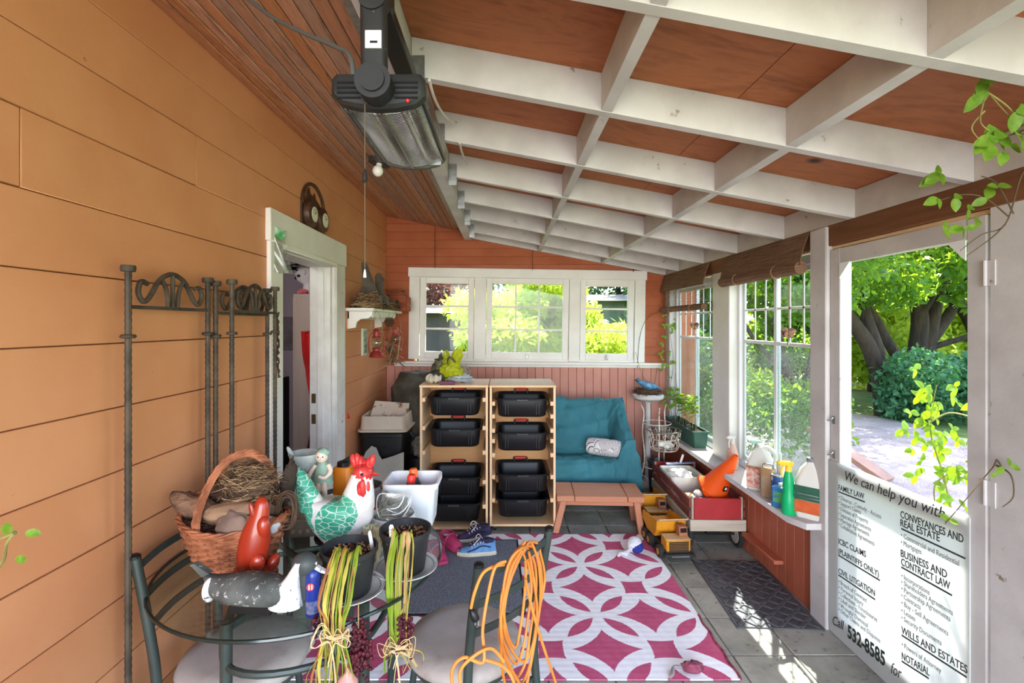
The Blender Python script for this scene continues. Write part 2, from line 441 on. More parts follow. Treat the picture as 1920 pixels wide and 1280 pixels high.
# ---- back wall: lapped siding above, beadboard below, opening for the triple window
WX0, WX1, WZ0, WZ1 = -.965, 1.462, 1.24, 2.12
wb = MB(); wb.bb(XL-.1, WX0, YB+.02, YB+.14, 0, 2.9); wb.bb(WX1, 2.1, YB+.02, YB+.14, 0, 2.5); wb.bb(WX0, WX1, YB+.02, YB+.14, 0, WZ0-.04); wb.bb(WX0, WX1, YB+.02, YB+.14, WZ1+.04, 2.6)
wall_back = wb.build('wall_back', M['wall_red'], smooth=0); wall_back['kind'] = 'structure'
z = 1.205; row = 0
while z < 2.76:
    z1 = z+.0875; xr = XR
    if zroof(xr)+.10 < z: xr = min(XR, -.34+(2.53+.10-z)/.19)
    if z > 2.6: xr = min(xr, -.3)
    segs = [(XL, xr)]
    if z < WZ1+.05: segs = [(XL, WX0), (WX1, XR)]
    for a, b in segs:
        if b-a < .03: continue
        mb = MB(); mb.loft([[V((x, YB+.02, z)), V((x, YB-.009, z)), V((x, YB+.011, z1+.004)), V((x, YB+.02, z1+.004))] for x in (a, b)])
        piece(mb, 'siding_board', M['wall_red'], wall_back, 0)
    z = z1; row += 1
x = XL
while x < XR-.02:
    w = min(.0886, XR-x); mb = MB(); mb.bb(x+.001, x+w-.001, YB, YB+.02, 0, 1.18, .004); piece(mb, 'wainscot_board', M['wains'], wall_back); x += w
cap = MB(); cap.box((.28, YB-.025, 1.20), (2.90, .06, .032), (0, math.radians(.45), 0), .006); cap.box((.28, YB-.008, 1.172), (2.90, .02, .03), (0, math.radians(.45), 0), .004)
o = cap.build('trim_1', M['white']); o['kind'] = 'structure'
# ---- right wall: beadboard, sill, posts, header
wr = MB(); wr.bb(XR+.02, XR+.08, 2.58, YB+.1, 0, .54)
wall_right = wr.build('wall_right', M['wains_r'], smooth=0); wall_right['kind'] = 'structure'
y = 2.62
while y < YB:
    w = min(.09, YB-y); mb = MB(); mb.bb(XR, XR+.02, y+.001, y+w-.001, 0, .515, .004); piece(mb, 'wainscot_board', M['wains_r'], wall_right); y += w
mb = MB(); mb.bb(XR-.06, XR, 3.0, 3.42, .13, .155, .004); piece(mb, 'ledge_strip', M['wains_r'], wall_right)
mb = MB(); mb.prism([(1.575, 2.70), (1.62, 2.60), (1.80, 2.60), (1.80, YB-.01), (1.575, YB-.01)], .034, Matrix.Translation((0, 0, .516))); piece(mb, 'sill', M['white_old'], wall_right)
mb = MB(); mb.bb(1.70, 1.84, 2.565, 2.70, 0, 2.135, .006); piece(mb, 'post', M['white_old'], wall_right)
mb = MB(); mb.bb(1.725, 1.81, 3.72, 4.02, .54, 2.06, .006); piece(mb, 'post', M['white'], wall_right)
mb = MB(); mb.bb(1.725, 1.81, 5.06, YB, .54, 2.06, .006); piece(mb, 'post', M['white_old'], wall_right)
mb = MB(); mb.bb(1.72, 1.84, .75, 1.722, 0, 2.128, .006); piece(mb, 'board_panel', M['white_old'], wall_right)
o = MB().bb(1.715, 1.80, .0, YB, 2.03, 2.14, .004).build('trim_2', M['beamw'], origin='c'); o['kind'] = 'structure'
o = MB().bb(1.735, 1.84, 1.70, 2.58, 2.012, 2.031, .003).build('trim_3', M['pine'], origin='c'); o['kind'] = 'structure'
# ---- ceiling: plank soffit, ledger, rafters, blocking, plywood deck
ceiling = struct('ceiling')
o = MB().bb(XL-.1, -.34, -.9, 5.88, 2.90, 2.94).build('deck_board', M['plank'], ceiling, origin='c')
npl = 13; w = (-.42-XL)/npl
for k in range(npl):
    xa = XL+w*k; xb = xa+w
    mb = MB(); mb.loft([[V((xa+.0022, y, zroof(xa)+.002)), V((xa+.006, y, zroof(xa)-.001)), V((xb-.006, y, zroof(xb)-.001)), V((xb-.0022, y, zroof(xb)+.002)), V((xb-.0022, y, zroof(xb)+.018)), V((xa+.0022, y, zroof(xa)+.018))] for y in (-.9, YB)])
    piece(mb, 'plank', M['plank'], ceiling, 0)
mb = MB(); mb.bb(-.425, -.34, -.9, YB-.01, 2.515, 2.74, .004); piece(mb, 'ledger', M['white_old'], ceiling)
RY = [-.02, .575, 1.184, 1.777, 2.38, 2.98, 3.58, 4.18, 4.78, 5.17]
def sl(x0, x1, y0, y1, dz0, dz1, b=0):      # a board following the roof slope
    mb = MB(); mb.loft([[V((x, y0, zz+dz0)), V((x, y1, zz+dz0)), V((x, y1, zz+dz1)), V((x, y0, zz+dz1))] for x, zz in ((x0, 2.53-.19*(x0+.34)), (x1, 2.53-.19*(x1+.34)))])
    return mb
for i, y in enumerate(RY):
    o = piece(sl(-.338, 1.80, y-.002, y+.036, 0, .14), 'rafter', M['white_old'], ceiling, 0)
    if y > .5 and y < 5:
        h = MB(); h.bb(-.339, -.29, y-.006, y-.003, 2.47, 2.60); h.bb(-.342, -.339, y-.05, y+.09, 2.50, 2.60); h.bb(-.339, -.29, y-.006, y+.04, 2.50, 2.505)
        piece(h, 'joist_hanger', M['steel'], ceiling, 0)
for a, b in zip(RY[:-1], RY[1:]):
    for x in (.375, 1.05): piece(sl(x-.019, x+.019, a+.037, b-.003, .002, .138), 'blocking', M['white_old'], ceiling, 0)
    piece(sl(1.72, 1.755, a+.037, b-.003, -.008, .138), 'blocking', M['white_old'], ceiling, 0)
seams = [-.9, .595, 1.80, 3.0, 4.20, 5.86]  # deck and roof run past the back wall, lengthened to shade its windows
for a, b in zip(seams[:-1], seams[1:]):
    for xa, xb in ((-.34, .855), (.855, 1.82)): piece(sl(xa+.0015, xb-.0015, a+.0015, b-.0015, .1405, .155), 'plywood_panel', M['ply'], ceiling, 0)
piece(sl(1.80, 1.82, -.9, 5.85, .04, .14), 'fascia', M['white'], ceiling, 0)
roof = MB(); roof.loft([[V((x, -.9, zz)), V((x, 5.88, zz)), V((x, 5.88, zz+.03)), V((x, -.9, zz+.03))] for x, zz in ((-.36, 2.72), (1.82, 2.72-.19*2.18))]); piece(roof, 'roof_sheet', M['steel'], ceiling, 0)

# ---- back windows (three casements in one white frame)
def window(name, x0, x1, z0, z1, cols, rows, fr=.045):
    w = struct(name, ((x0+x1)/2, YB, (z0+z1)/2), (0, math.radians(.7), 0)); hw, hh = (x1-x0)/2, (z1-z0)/2
    mb = MB(); S = .062
    mb.bb(-hw, -hw+S, -.01, .03, -hh, hh, .004); mb.bb(hw-S, hw, -.01, .03, -hh, hh, .004)
    mb.bb(-hw+S, hw-S, -.01, .03, hh-S, hh, .004); mb.bb(-hw+S, hw-S, -.01, .03, -hh, -hh+S+.012, .004); mb.build('sash', M['white'], w)
    ix, iz0, iz1 = hw-S, -hh+S+.012, hh-S
    for i in range(cols):
        for j in range(rows):
            pa, pb = -ix+2*ix*i/cols, -ix+2*ix*(i+1)/cols; qa, qb = iz0+(iz1-iz0)*j/rows, iz0+(iz1-iz0)*(j+1)/rows
            MB().bb(pa, pb, .008, .012, qa, qb).build('pane', M['glass'], w, smooth=0, origin='c')
    for i in range(1, cols):
        x = -ix+2*ix*i/cols; MB().bb(x-.009, x+.009, -.004, .024, iz0, iz1, .003).build('muntin', M['white'], w, origin='c')
    for j in range(1, rows):
        z = iz0+(iz1-iz0)*j/rows; MB().bb(-ix, ix, -.005, .025, z-.010, z+.010, .003).build('muntin', M['white'], w, origin='c')
    mb = MB(); mb.bb(-.016, .016, -.02, -.008, -hh+.006, -hh+.05, .003); mb.bb(-.006, .006, -.03, -.012, -hh+.012, -hh+.06, .002); mb.build('latch', M['steel'], w)
    return w
window('window_1', -.90, -.322, 1.25, 2.115, 1, 3)
window('window_2', -.19, .69, 1.24, 2.105, 3, 3)
window('window_3', .815, 1.385, 1.228, 2.08, 1, 3)
wf = MB()
def wbox(x0, x1, z0, z1, y0=YB-.022, y1=YB+.06):
    th = math.radians(.9); m = Matrix.Translation((.25, 0, 1.7)) @ Matrix.Rotation(th, 4, 'Y') @ Matrix.Translation((-.25, 0, -1.7))
    q = MB().bb(x0, x1, y0, y1, z0, z1, .004); wf.add([m @ V(p) for p in q.v], q.f)
wbox(-1.017, -.905, 1.225, 2.12); wbox(1.395, 1.508, 1.225, 2.12); wbox(-.318, -.195, 1.225, 2.12); wbox(.695, .812, 1.225, 2.12)
wbox(-1.03, 1.52, 2.105, 2.205, YB-.03, YB+.05)
wbox(-.91, 1.40, 1.185, 1.262, YB-.005, YB+.06); wbox(-.91, 1.40, 2.085, 2.13, YB-.004, YB+.06)
o = wf.build('trim_4', M['white']); o['kind'] = 'structure'
# ---- right windows: two sliders with small-paned tops
def slider(name, y0, y1):
    w = struct(name, (1.80, (y0+y1)/2, .55)); h = (y1-y0)/2; top = 1.47
    mb = MB(); mb.bb(-.016, .026, -h, -h+.04, 0, top, .004); mb.bb(-.016, .026, h-.04, h, 0, top, .004); mb.bb(-.016, .026, -h+.04, h-.04, 0, .05, .004); mb.bb(-.016, .026, -h+.04, h-.04, top-.05, top, .004); mb.build('frame', M['vinyl'], w)
    for a, b, x in ((-h+.04, .018, .0), (-.018, h-.04, .015)):
        s = MB(); S = .034; zb = .94
        for p, q, r, t in ((a, a+S, .05, top-.05), (b-S, b, .05, top-.05), (a+S, b-S, .05, .05+S), (a+S, b-S, top-.05-S, top-.05)): s.bb(x-.007, x+.007, p, q, r, t, .003)
        sash = s.build('sash', M['vinyl'], w)
        MB().bb(x-.007, x+.007, a+S, b-S, zb-.012, zb+.012, .003).build('rail', M['vinyl'], w, origin='c')
        MB().bb(x-.002, x+.002, a+S, b-S, .05+S, zb-.012).build('pane', M['dusty'], w, smooth=0, origin='c')
        c0, c1 = a+S, b-S; zt = top-.05-S; zm = 1.17
        for i in range(3):
            for za, zc in ((zb+.012, zm), (zm, zt)):
                MB().bb(x-.002, x+.002, c0+(c1-c0)*i/3, c0+(c1-c0)*(i+1)/3, za, zc).build('pane', M['glass'], w, smooth=0, origin='c')
        for i in (1, 2):
            yy = c0+(c1-c0)*i/3; MB().bb(x-.003, x+.003, yy-.007, yy+.007, zb+.012, zt, .001).build('muntin', M['vinyl'], w, origin='c')
        MB().bb(x-.003, x+.003, c0, c1, zm-.008, zm+.008, .001).build('muntin', M['vinyl'], w, origin='c')
    return w
slider('window_4', 2.70, 3.72); slider('window_5', 4.02, 5.06)
# ---- door in the left wall: casing, jambs, strike plates
d1 = struct('door_1', (XL, (OY0+OY1)/2, 0)); hy = (OY1-OY0)/2
mb = MB(); mb.bb(0, .026, -hy-.14, -hy+.004, 0, 2.08, .004); mb.build('casing', M['white'], d1)
mb = MB(); mb.bb(0, .026, hy-.004, hy+.225, 0, 2.08, .004); mb.bb(.026, .036, hy+.0, hy+.03, 0, 2.06, .003); mb.build('casing', M['jamb'], d1)
mb = MB(); mb.bb(0, .032, -hy-.155, hy+.24, 2.06, 2.235, .005); mb.bb(.0, .045, -hy-.0, hy+.0, 2.035, 2.065, .004); mb.build('header', M['white'], d1)
mb = MB(); mb.bb(-.15, .0, hy-.03, hy+.005, 0, 2.06, .003); mb.bb(-.09, -.045, hy-.045, hy-.028, 0, 2.05, .003); mb.build('jamb', M['jamb'], d1)
mb = MB(); mb.bb(-.15, .0, -hy-.005, -hy+.025, 0, 2.06, .003); mb.build('jamb', M['white'], d1)
mb = MB(); mb.bb(-.15, .0, -hy, hy, 2.03, 2.06, .003); mb.build('jamb', M['white'], d1)
for z in (1.08, .93):
    mb = MB(); mb.bb(-.135, -.105, hy-.034, hy-.029, z-.035, z+.035, .001); mb.build('strike_plate', mat('brass_old', (120, 100, 70), ro=.4, me=.8), d1)
# ---- screen door in the right wall
d2 = struct('door_2', (1.735, 2.14, 0)); DY0, DY1 = 1.728, 2.56
W_ = M['white_old']
mb = MB(); mb.bb(-.015, .02, .345-.0, .42, .01, 2.01, .004); mb.build('stile', W_, d2)
mb = MB(); mb.bb(-.015, .02, -.41, -.335, .01, 2.01, .004); mb.build('stile', W_, d2)
mb = MB(); mb.bb(-.014, .019, -.335, .345, 1.93, 2.01, .004); mb.build('top_rail', W_, d2)
mb = MB(); mb.bb(-.014, .019, -.335, .345, .01, .12, .004); mb.build('bottom_rail', W_, d2)
mb = MB(); mb.bb(-.014, .019, -.335, .345, .84, .90, .004); mb.build('mid_rail', W_, d2)
for s in (-1, 1):
    mb = MB(); m = Matrix.Translation((-.019, .345 if s > 0 else -.335, 1.93)) @ Matrix(((0, 0, 1, 0), (1, 0, 0, 0), (0, 1, 0, 0), (0, 0, 0, 1)))
    mb.prism([(0, 0), (-s*.075, 0), (0, -.075)], .004, m); o = mb.build('corner_bracket', M['vinyl'], d2, smooth=0)
for z in (1.80, 1.02):
    mb = MB(); mb.bb(-.020, -.015, -.445, -.395, z-.045, z+.045, .001); mb.cyl((-.022, -.412, z-.045), (-.022, -.412, z+.045), .006, 8); mb.build('hinge', M['white_old'], d2)
for z in (.94, 1.12):
    mb = MB(); mb.bb(-.02, -.015, .375, .395, z-.02, z+.02); mb.tube(catmull([V((-.022, .385, z+.015)), V((-.032, .39, z)), V((-.024, .43, z-.01)), V((-.03, .44, z+.01))], 4), .003, 6); mb.build('hook_latch', M['steel'], d2)

# ---- room behind the left door
room = MB(); room.bb(-3.1, -3.0, 1.6, 5.3, 0, 2.6); room.bb(-3.0, XL-.14, 5.2, 5.3, 0, 2.6); room.bb(-3.0, XL-.14, 1.5, 1.6, 0, 2.6)
o = room.build('wall_room', mat('lavender_paint', (205, 192, 204), ro=.7), smooth=0); o['kind'] = 'structure'
o = MB().bb(-3.0, XL-.14, 1.6, 5.2, -.1, 0).build('floor_room', mat('dark_floor', (70, 60, 54), ro=.6), smooth=0); o['kind'] = 'structure'
o = MB().bb(-3.0, XL-.14, 1.6, 5.2, 2.6, 2.7).build('ceiling_room', mat('room_ceiling', (220, 215, 212), ro=.7), smooth=0); o['kind'] = 'structure'
rl = bpy.data.lights.new('room_lamp', 'POINT'); rl.energy = 5; rl.shadow_soft_size = .15; rl.color = (1, .95, .92)
rlo = bpy.data.objects.new('room_lamp', rl); C.objects.link(rlo); rlo.location = (-2.0, 3.0, 2.35)
# ---- ground outside
gm, nt, b, o_ = newmat('lawn_ground'); k = coords(nt, False)
nt.links.new(ramp(nt, nz(nt, k, 1.3, 6, .7), [(.3, (52, 74, 30)), (.5, (88, 112, 46)), (.7, (128, 142, 74))]), b.inputs['Base Color']); b.inputs['Roughness'].default_value = .9
bump(nt, b, nz(nt, k, 40, 4), .8, .03)
g = MB(); g.bb(-40, 60, -30, 60, -.6, -.2); o = g.build('ground', gm, smooth=0); o['kind'] = 'structure'
gv = mat('gravel', (176, 158, 158), (146, 128, 128), sc=3, ro=.9, bs=70, bst=.8, bd=.01, c3=(206, 190, 186), sc3=60, con3=(.55, .6), rnd=False)
g = MB(); g.prism([(2.2, 1.2), (5.5, 4.2), (7.0, 6.6), (7.4, 8.6), (7.2, 9.6), (6.4, 10.5), (5.6, 11.5), (4.8, 11.2), (4.0, 8.5), (2.4, 4.2)], .03, Matrix.Translation((0, 0, -.21)))
o = g.build('ground_gravel', gv, smooth=0); o['kind'] = 'structure'
o = MB().bb(-1.6, 2.4, -7.5, -.9, -.3, -.1, .01).build('ground_slab', mat('grey_decking', (112, 110, 108), (98, 96, 94), sc=2, ro=.85), smooth=0); o['kind'] = 'structure'
# ================================================================ OUTSIDE
def leaves(cs, n, size, name, m, parent, spread, seed=1, flat=.0, asp=.5, droop=.3, kind='stuff'):
    """n real leaf blades spread in ellipsoid clumps cs = [(centre, (rx,ry,rz))]; joined as one uncountable foliage mass"""
    g = np.random.default_rng(seed); cs_c = np.array([tuple(c) for c, r in cs]); cs_r = np.array([tuple(r) for c, r in cs])
    wgt = cs_r.prod(1)**.67; idx = g.choice(len(cs), n, p=wgt/wgt.sum())
    d = g.normal(size=(n, 3)); d /= np.linalg.norm(d, axis=1)[:, None]
    rad = g.uniform(.35, 1, n)**.6
    p = cs_c[idx]+d*rad[:, None]*cs_r[idx]
    ax = g.normal(size=(n, 3)); ax[:, 2] -= droop; ax /= np.linalg.norm(ax, axis=1)[:, None]
    nn = g.normal(size=(n, 3)); nn[:, 2] += .6; sd = np.cross(ax, nn); sd /= np.linalg.norm(sd, axis=1)[:, None]; nn = np.cross(sd, ax)
    L = size*g.uniform(.6, 1.35, n)[:, None]; w = L*asp*.5
    v = np.empty((n, 4, 3)); v[:, 0] = p; v[:, 1] = p+ax*L*.45+sd*w+nn*w*.25; v[:, 2] = p+ax*L; v[:, 3] = p+ax*L*.45-sd*w+nn*w*.25
    me = bpy.data.meshes.new(name); me.vertices.add(n*4); me.vertices.foreach_set('co', v.reshape(-1))
    me.loops.add(n*4); me.loops.foreach_set('vertex_index', np.arange(n*4, dtype=np.int32))
    me.polygons.add(n); me.polygons.foreach_set('loop_start', np.arange(0, n*4, 4, dtype=np.int32)); me.update(); me.validate()
    me.materials.append(m); o = bpy.data.objects.new(name, me); C.objects.link(o)
    if parent is not None: o.parent = parent
    if kind: o['kind'] = kind
    return o
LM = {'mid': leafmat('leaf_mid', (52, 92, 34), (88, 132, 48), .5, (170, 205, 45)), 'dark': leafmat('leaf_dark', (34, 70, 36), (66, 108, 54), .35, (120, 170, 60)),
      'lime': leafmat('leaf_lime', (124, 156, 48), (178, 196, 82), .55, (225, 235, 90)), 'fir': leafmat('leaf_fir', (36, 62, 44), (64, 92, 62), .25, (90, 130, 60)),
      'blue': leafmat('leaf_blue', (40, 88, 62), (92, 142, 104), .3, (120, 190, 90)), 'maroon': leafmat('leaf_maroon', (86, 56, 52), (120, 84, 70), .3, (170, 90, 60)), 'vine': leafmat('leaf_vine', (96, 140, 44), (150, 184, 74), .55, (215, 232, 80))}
BARK = mat('bark', (70, 56, 44), (48, 38, 32), sc=9, st=(1, 1, .2), ro=.9, bs=26, bst=.8, bd=.02)
def tree(name, label, cat, loc, trunks, clumps, n, size, lm, seed, group=None, asp=.5):
    t = thing(name, label, cat, loc, group=group)
    if trunks:
        mb = MB()
        for pts, r0, r1 in trunks:
            q = catmull(pts, 5); mb.tube(q, [r0+(r1-r0)*i/(len(q)-1) for i in range(len(q))], 9)
        mb.build('trunk', BARK, t)
    leaves(clumps, n, size, 'foliage', lm, t, 1, seed, asp=asp); return t
def rc(n, cx, cy, cz, sx, sy, sz, r0, r1, seed):
    q = random.Random(seed); return [((cx+q.uniform(-sx, sx), cy+q.uniform(-sy, sy), cz+q.uniform(-sz, sz)), (q.uniform(r0, r1), q.uniform(r0, r1), q.uniform(r0, r1)*.7)) for _ in range(n)]
G0 = -.2
# two old fruit trees seen through the door opening
t = tree('garden_tree', 'old many-trunked tree with dark forked trunk, seen through the screen door opening', 'tree', (8.9, 10.4, G0),
    [([(0, 0, 0), (-.05, 0, 1.0), (.05, .05, 2.0), (-.25, 0, 2.7), (-1.0, -.1, 3.6), (-1.5, 0, 4.3)], .22, .06), ([(.12, 0, .4), (.2, 0, 1.4), (.45, .05, 2.4), (.7, .1, 3.3), (.9, .2, 4.4)], .16, .05), ([(.1, .1, 1.2), (.8, .2, 2.0), (1.3, .2, 3.0), (1.9, .1, 3.8)], .14, .04),
     ([(-.1, -.1, .5), (-.75, -.2, 1.3), (-1.2, -.2, 2.1), (-2.0, -.2, 2.9)], .13, .04), ([(0, 0, 2.0), (.2, -.3, 2.8), (.1, -.6, 3.6)], .1, .03), ([(.2, 0, 1.3), (1.2, -.2, 1.7), (2.2, -.3, 2.4)], .07, .02)],
    rc(16, -.4, 0, 3.7, 2.3, 1.3, .8, .5, .95, 3)+rc(9, -.2, -.9, 2.6, 1.9, .4, .4, .3, .5, 4), 11500, .15, LM['mid'], 11)
tree('garden_tree', 'leaning two-stemmed tree left of the forked tree beyond the screen door', 'tree', (7.1, 9.6, G0),
    [([(.45, 0, 0), (.35, 0, .7), (.1, .0, 1.4), (-.35, 0, 2.1), (-.6, 0, 2.9), (-.6, 0, 4)], .2, .06), ([(.4, 0, .3), (.3, 0, 1.2), (.1, .1, 2.1), (.05, .1, 3.0), (.2, .1, 4)], .16, .05)],
    rc(12, -.2, .2, 3.5, 1.4, 1.1, .8, .45, .85, 5), 6500, .14, LM['mid'], 12)
tree('garden_tree', 'dark tree with slanting trunk at the right edge of the screen door opening', 'tree', (10.4, 10.6, G0),
    [([(0, 0, 0), (.0, 0, 1.0), (-.15, 0, 1.8), (-.9, 0, 2.9), (-1.2, 0, 3.8)], .22, .07), ([(0, 0, .9), (.3, 0, 2.0), (.8, 0, 3.2)], .15, .05)],
    rc(8, .3, .2, 3.9, 1.3, 1.0, .7, .5, .9, 6), 4500, .15, LM['dark'], 13)
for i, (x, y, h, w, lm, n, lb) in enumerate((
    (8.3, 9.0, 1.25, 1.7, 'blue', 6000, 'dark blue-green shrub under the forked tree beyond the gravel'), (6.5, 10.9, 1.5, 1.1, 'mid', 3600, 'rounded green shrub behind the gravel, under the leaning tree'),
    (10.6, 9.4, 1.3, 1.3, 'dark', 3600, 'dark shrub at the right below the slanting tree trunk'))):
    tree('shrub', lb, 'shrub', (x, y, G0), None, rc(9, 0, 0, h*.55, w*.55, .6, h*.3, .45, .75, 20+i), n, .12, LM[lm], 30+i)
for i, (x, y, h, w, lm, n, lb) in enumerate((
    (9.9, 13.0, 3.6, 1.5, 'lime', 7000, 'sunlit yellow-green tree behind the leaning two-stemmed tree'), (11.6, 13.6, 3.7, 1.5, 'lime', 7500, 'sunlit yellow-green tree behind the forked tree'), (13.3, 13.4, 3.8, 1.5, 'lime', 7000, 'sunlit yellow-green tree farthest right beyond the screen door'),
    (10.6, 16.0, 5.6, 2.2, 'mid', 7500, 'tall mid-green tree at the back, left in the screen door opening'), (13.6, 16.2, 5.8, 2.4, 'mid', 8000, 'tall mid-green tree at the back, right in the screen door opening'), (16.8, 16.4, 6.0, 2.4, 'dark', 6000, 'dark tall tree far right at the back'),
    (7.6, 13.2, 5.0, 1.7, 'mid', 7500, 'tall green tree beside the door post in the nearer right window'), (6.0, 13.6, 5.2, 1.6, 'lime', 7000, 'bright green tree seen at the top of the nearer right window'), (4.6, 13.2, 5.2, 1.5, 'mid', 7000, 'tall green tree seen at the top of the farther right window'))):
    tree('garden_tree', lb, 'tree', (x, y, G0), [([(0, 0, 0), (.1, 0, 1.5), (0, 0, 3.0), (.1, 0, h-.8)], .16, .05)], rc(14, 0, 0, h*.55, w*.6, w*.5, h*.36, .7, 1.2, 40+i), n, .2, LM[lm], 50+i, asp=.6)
for i, (x, y, z, w, lb) in enumerate(((6.4, 8.2, 5.6, 1.9, 'unseen tall tree added to shade the gravel with its high spreading crown, beyond the right frame edge'), (5.2, 5.4, 5.0, 1.6, 'unseen tree added for the shade of its high crown close outside the porch, right of the screen door'))):
    tx = (8.6, 4.9)[i]; ty = (7.4, 4.2)[i]  # unseen trees put in so that their crowns shade the gravel
    tree('garden_tree', lb, 'tree', (tx, ty, G0), [([(0, 0, 0), (.05, 0, 1.6), ((x-tx)*.3, (y-ty)*.3, 3.0), ((x-tx)*.8, (y-ty)*.8, z)], .13, .05)], rc(18, x-tx, y-ty, z, w, w, .7, .55, .9, 39+i), 5500, .2, LM['mid'], 49+i, asp=.7)
# seen through the nearer right window: shaded shrubs, thin trunks
tree('garden_tree', 'thin-trunked tree close outside the nearer right window', 'tree', (4.55, 7.6, G0), [([(0, 0, 0), (.05, 0, .6), (-.2, 0, 1.3), (-.3, 0, 2.1), (-.4, 0, 2.9)], .1, .04), ([(.05, 0, .5), (.25, 0, 1.2), (.4, 0, 2.2)], .07, .03), ([(-.1, 0, 1.0), (-.6, .1, 1.6), (-.9, .1, 2.2)], .05, .02)],
     rc(11, -.1, 0, 2.5, .9, .7, .45, .35, .6, 61), 5500, .11, LM['mid'], 62)
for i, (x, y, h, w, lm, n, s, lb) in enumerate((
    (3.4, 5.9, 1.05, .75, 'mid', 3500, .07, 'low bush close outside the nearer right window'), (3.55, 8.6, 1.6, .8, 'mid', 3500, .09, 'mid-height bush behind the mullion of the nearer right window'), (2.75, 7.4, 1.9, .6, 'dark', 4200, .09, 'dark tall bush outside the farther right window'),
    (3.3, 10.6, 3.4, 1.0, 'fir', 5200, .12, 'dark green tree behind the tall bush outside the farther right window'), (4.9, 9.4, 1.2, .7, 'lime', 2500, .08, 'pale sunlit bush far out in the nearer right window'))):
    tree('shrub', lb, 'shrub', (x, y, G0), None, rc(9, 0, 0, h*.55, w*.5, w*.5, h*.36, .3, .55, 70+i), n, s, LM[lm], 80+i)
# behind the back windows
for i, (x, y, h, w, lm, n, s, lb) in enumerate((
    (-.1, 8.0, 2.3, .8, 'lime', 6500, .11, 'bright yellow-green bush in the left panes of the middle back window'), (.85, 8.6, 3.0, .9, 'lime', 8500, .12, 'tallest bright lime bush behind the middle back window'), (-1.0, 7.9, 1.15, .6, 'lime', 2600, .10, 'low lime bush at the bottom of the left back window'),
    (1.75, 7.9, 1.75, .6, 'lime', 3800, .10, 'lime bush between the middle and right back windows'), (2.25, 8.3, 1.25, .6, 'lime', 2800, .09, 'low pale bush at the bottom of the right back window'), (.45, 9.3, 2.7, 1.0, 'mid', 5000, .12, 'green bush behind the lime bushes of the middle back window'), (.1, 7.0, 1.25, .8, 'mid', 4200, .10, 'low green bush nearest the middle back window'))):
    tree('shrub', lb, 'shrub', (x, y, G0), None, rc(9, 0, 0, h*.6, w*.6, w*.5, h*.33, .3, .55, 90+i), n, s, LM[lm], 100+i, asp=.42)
for i, (x, y, h, w, lm, n, lb) in enumerate((
    (-2.0, 12.5, 4.2, 1.5, 'maroon', 4500, 'dull maroon tree at the top left of the left back window'), (-.6, 14.5, 5.5, 1.6, 'fir', 5500, 'dark blue-green conifer at the top right of the left back window'), (1.3, 14.5, 5.0, 1.6, 'dark', 5000, 'dark olive tree behind the top of the middle back window'), (3.4, 14.6, 5.6, 1.7, 'fir', 5500, 'dark conifer at the top of the right back window'))):
    tree('garden_tree', lb, 'tree', (x, y, G0), [([(0, 0, 0), (.05, 0, h*.4), (0, 0, h*.8)], .14, .05)], rc(12, 0, 0, h*.6, w*.6, w*.5, h*.33, .6, 1.0, 110+i), n, .16, LM[lm], 120+i)
# neighbour houses behind
def house(name, label, x, y, w, d, h, wm, win):
    t = thing(name, label, 'house', (x, y, G0))
    MB().bb(-w/2, w/2, 0, d, 0, h).build('walls', wm, t, smooth=0)
    mb = MB(); mb.loft([[V((-w/2-.3, -.35, h-.05)), V((-w/2-.3, d/2, h+.18)), V((-w/2-.3, d+.35, h-.05))], [V((w/2+.3, -.35, h-.05)), V((w/2+.3, d/2, h+.18)), V((w/2+.3, d+.35, h-.05))]]); mb.build('roof', mat(name+'_roof', (150, 140, 138), (120, 112, 110), sc=20, ro=.8), t, smooth=0)
    for wx, wz, ww, wh in win:
        f = MB(); f.bb(wx-ww/2, wx+ww/2, -.05, -.005, wz-wh/2, wz-wh/2+.06); f.bb(wx-ww/2, wx+ww/2, -.05, -.005, wz+wh/2-.06, wz+wh/2); f.bb(wx-ww/2, wx-ww/2+.06, -.05, -.005, wz-wh/2, wz+wh/2); f.bb(wx+ww/2-.06, wx+ww/2, -.05, -.005, wz-wh/2, wz+wh/2); f.bb(wx-.02, wx+.02, -.045, -.005, wz-wh/2, wz+wh/2)
        fo = f.build('window_frame', M['vinyl'], t, smooth=0); MB().bb(wx-ww/2+.05, wx+ww/2-.05, -.02, -.006, wz-wh/2+.05, wz+wh/2-.05).build('pane', M['cglass'], fo, smooth=0)
    return t
house('shed', 'dark grey shed seen in the left back window', -2.45, 10.5, 2.9, 2.5, 2.1, mat('dark_siding', (74, 68, 72), (64, 60, 64), sc=3, ro=.8), [(-.6, 1.2, .6, .6)])
house('house', 'grey-green neighbour house with white window in the right back window', 3.6, 12.4, 3.2, 2.0, 2.45, mat('sage_siding', (116, 128, 112), (106, 118, 102), sc=3, ro=.8), [(-.05, 1.35, .6, .75), (.8, 1.35, .5, .75)])
# weathered rail outside the door
mb = MB(); p, q = V((2.25, 3.55, .86)), V((2.5, 3.15, .60)); mb.bar(p, q, .14, .035, (0, 0, 1), .004)
mb.bar(V((2.27, 3.5, -.2)), V((2.27, 3.5, .83)), .07, .07, (0, 1, 0), .004); mb.bar(V((2.47, 3.2, -.2)), V((2.47, 3.2, .60)), .07, .07, (0, 1, 0), .004)
r_ = thing('handrail', 'weathered brown plank handrail sloping down outside the screen door', 'handrail', (2.5, 3.15, G0)); mb.build('rail', wood('weathered_rail', (120, 92, 84), (150, 120, 108), 1, 8, .8), r_, world=True)

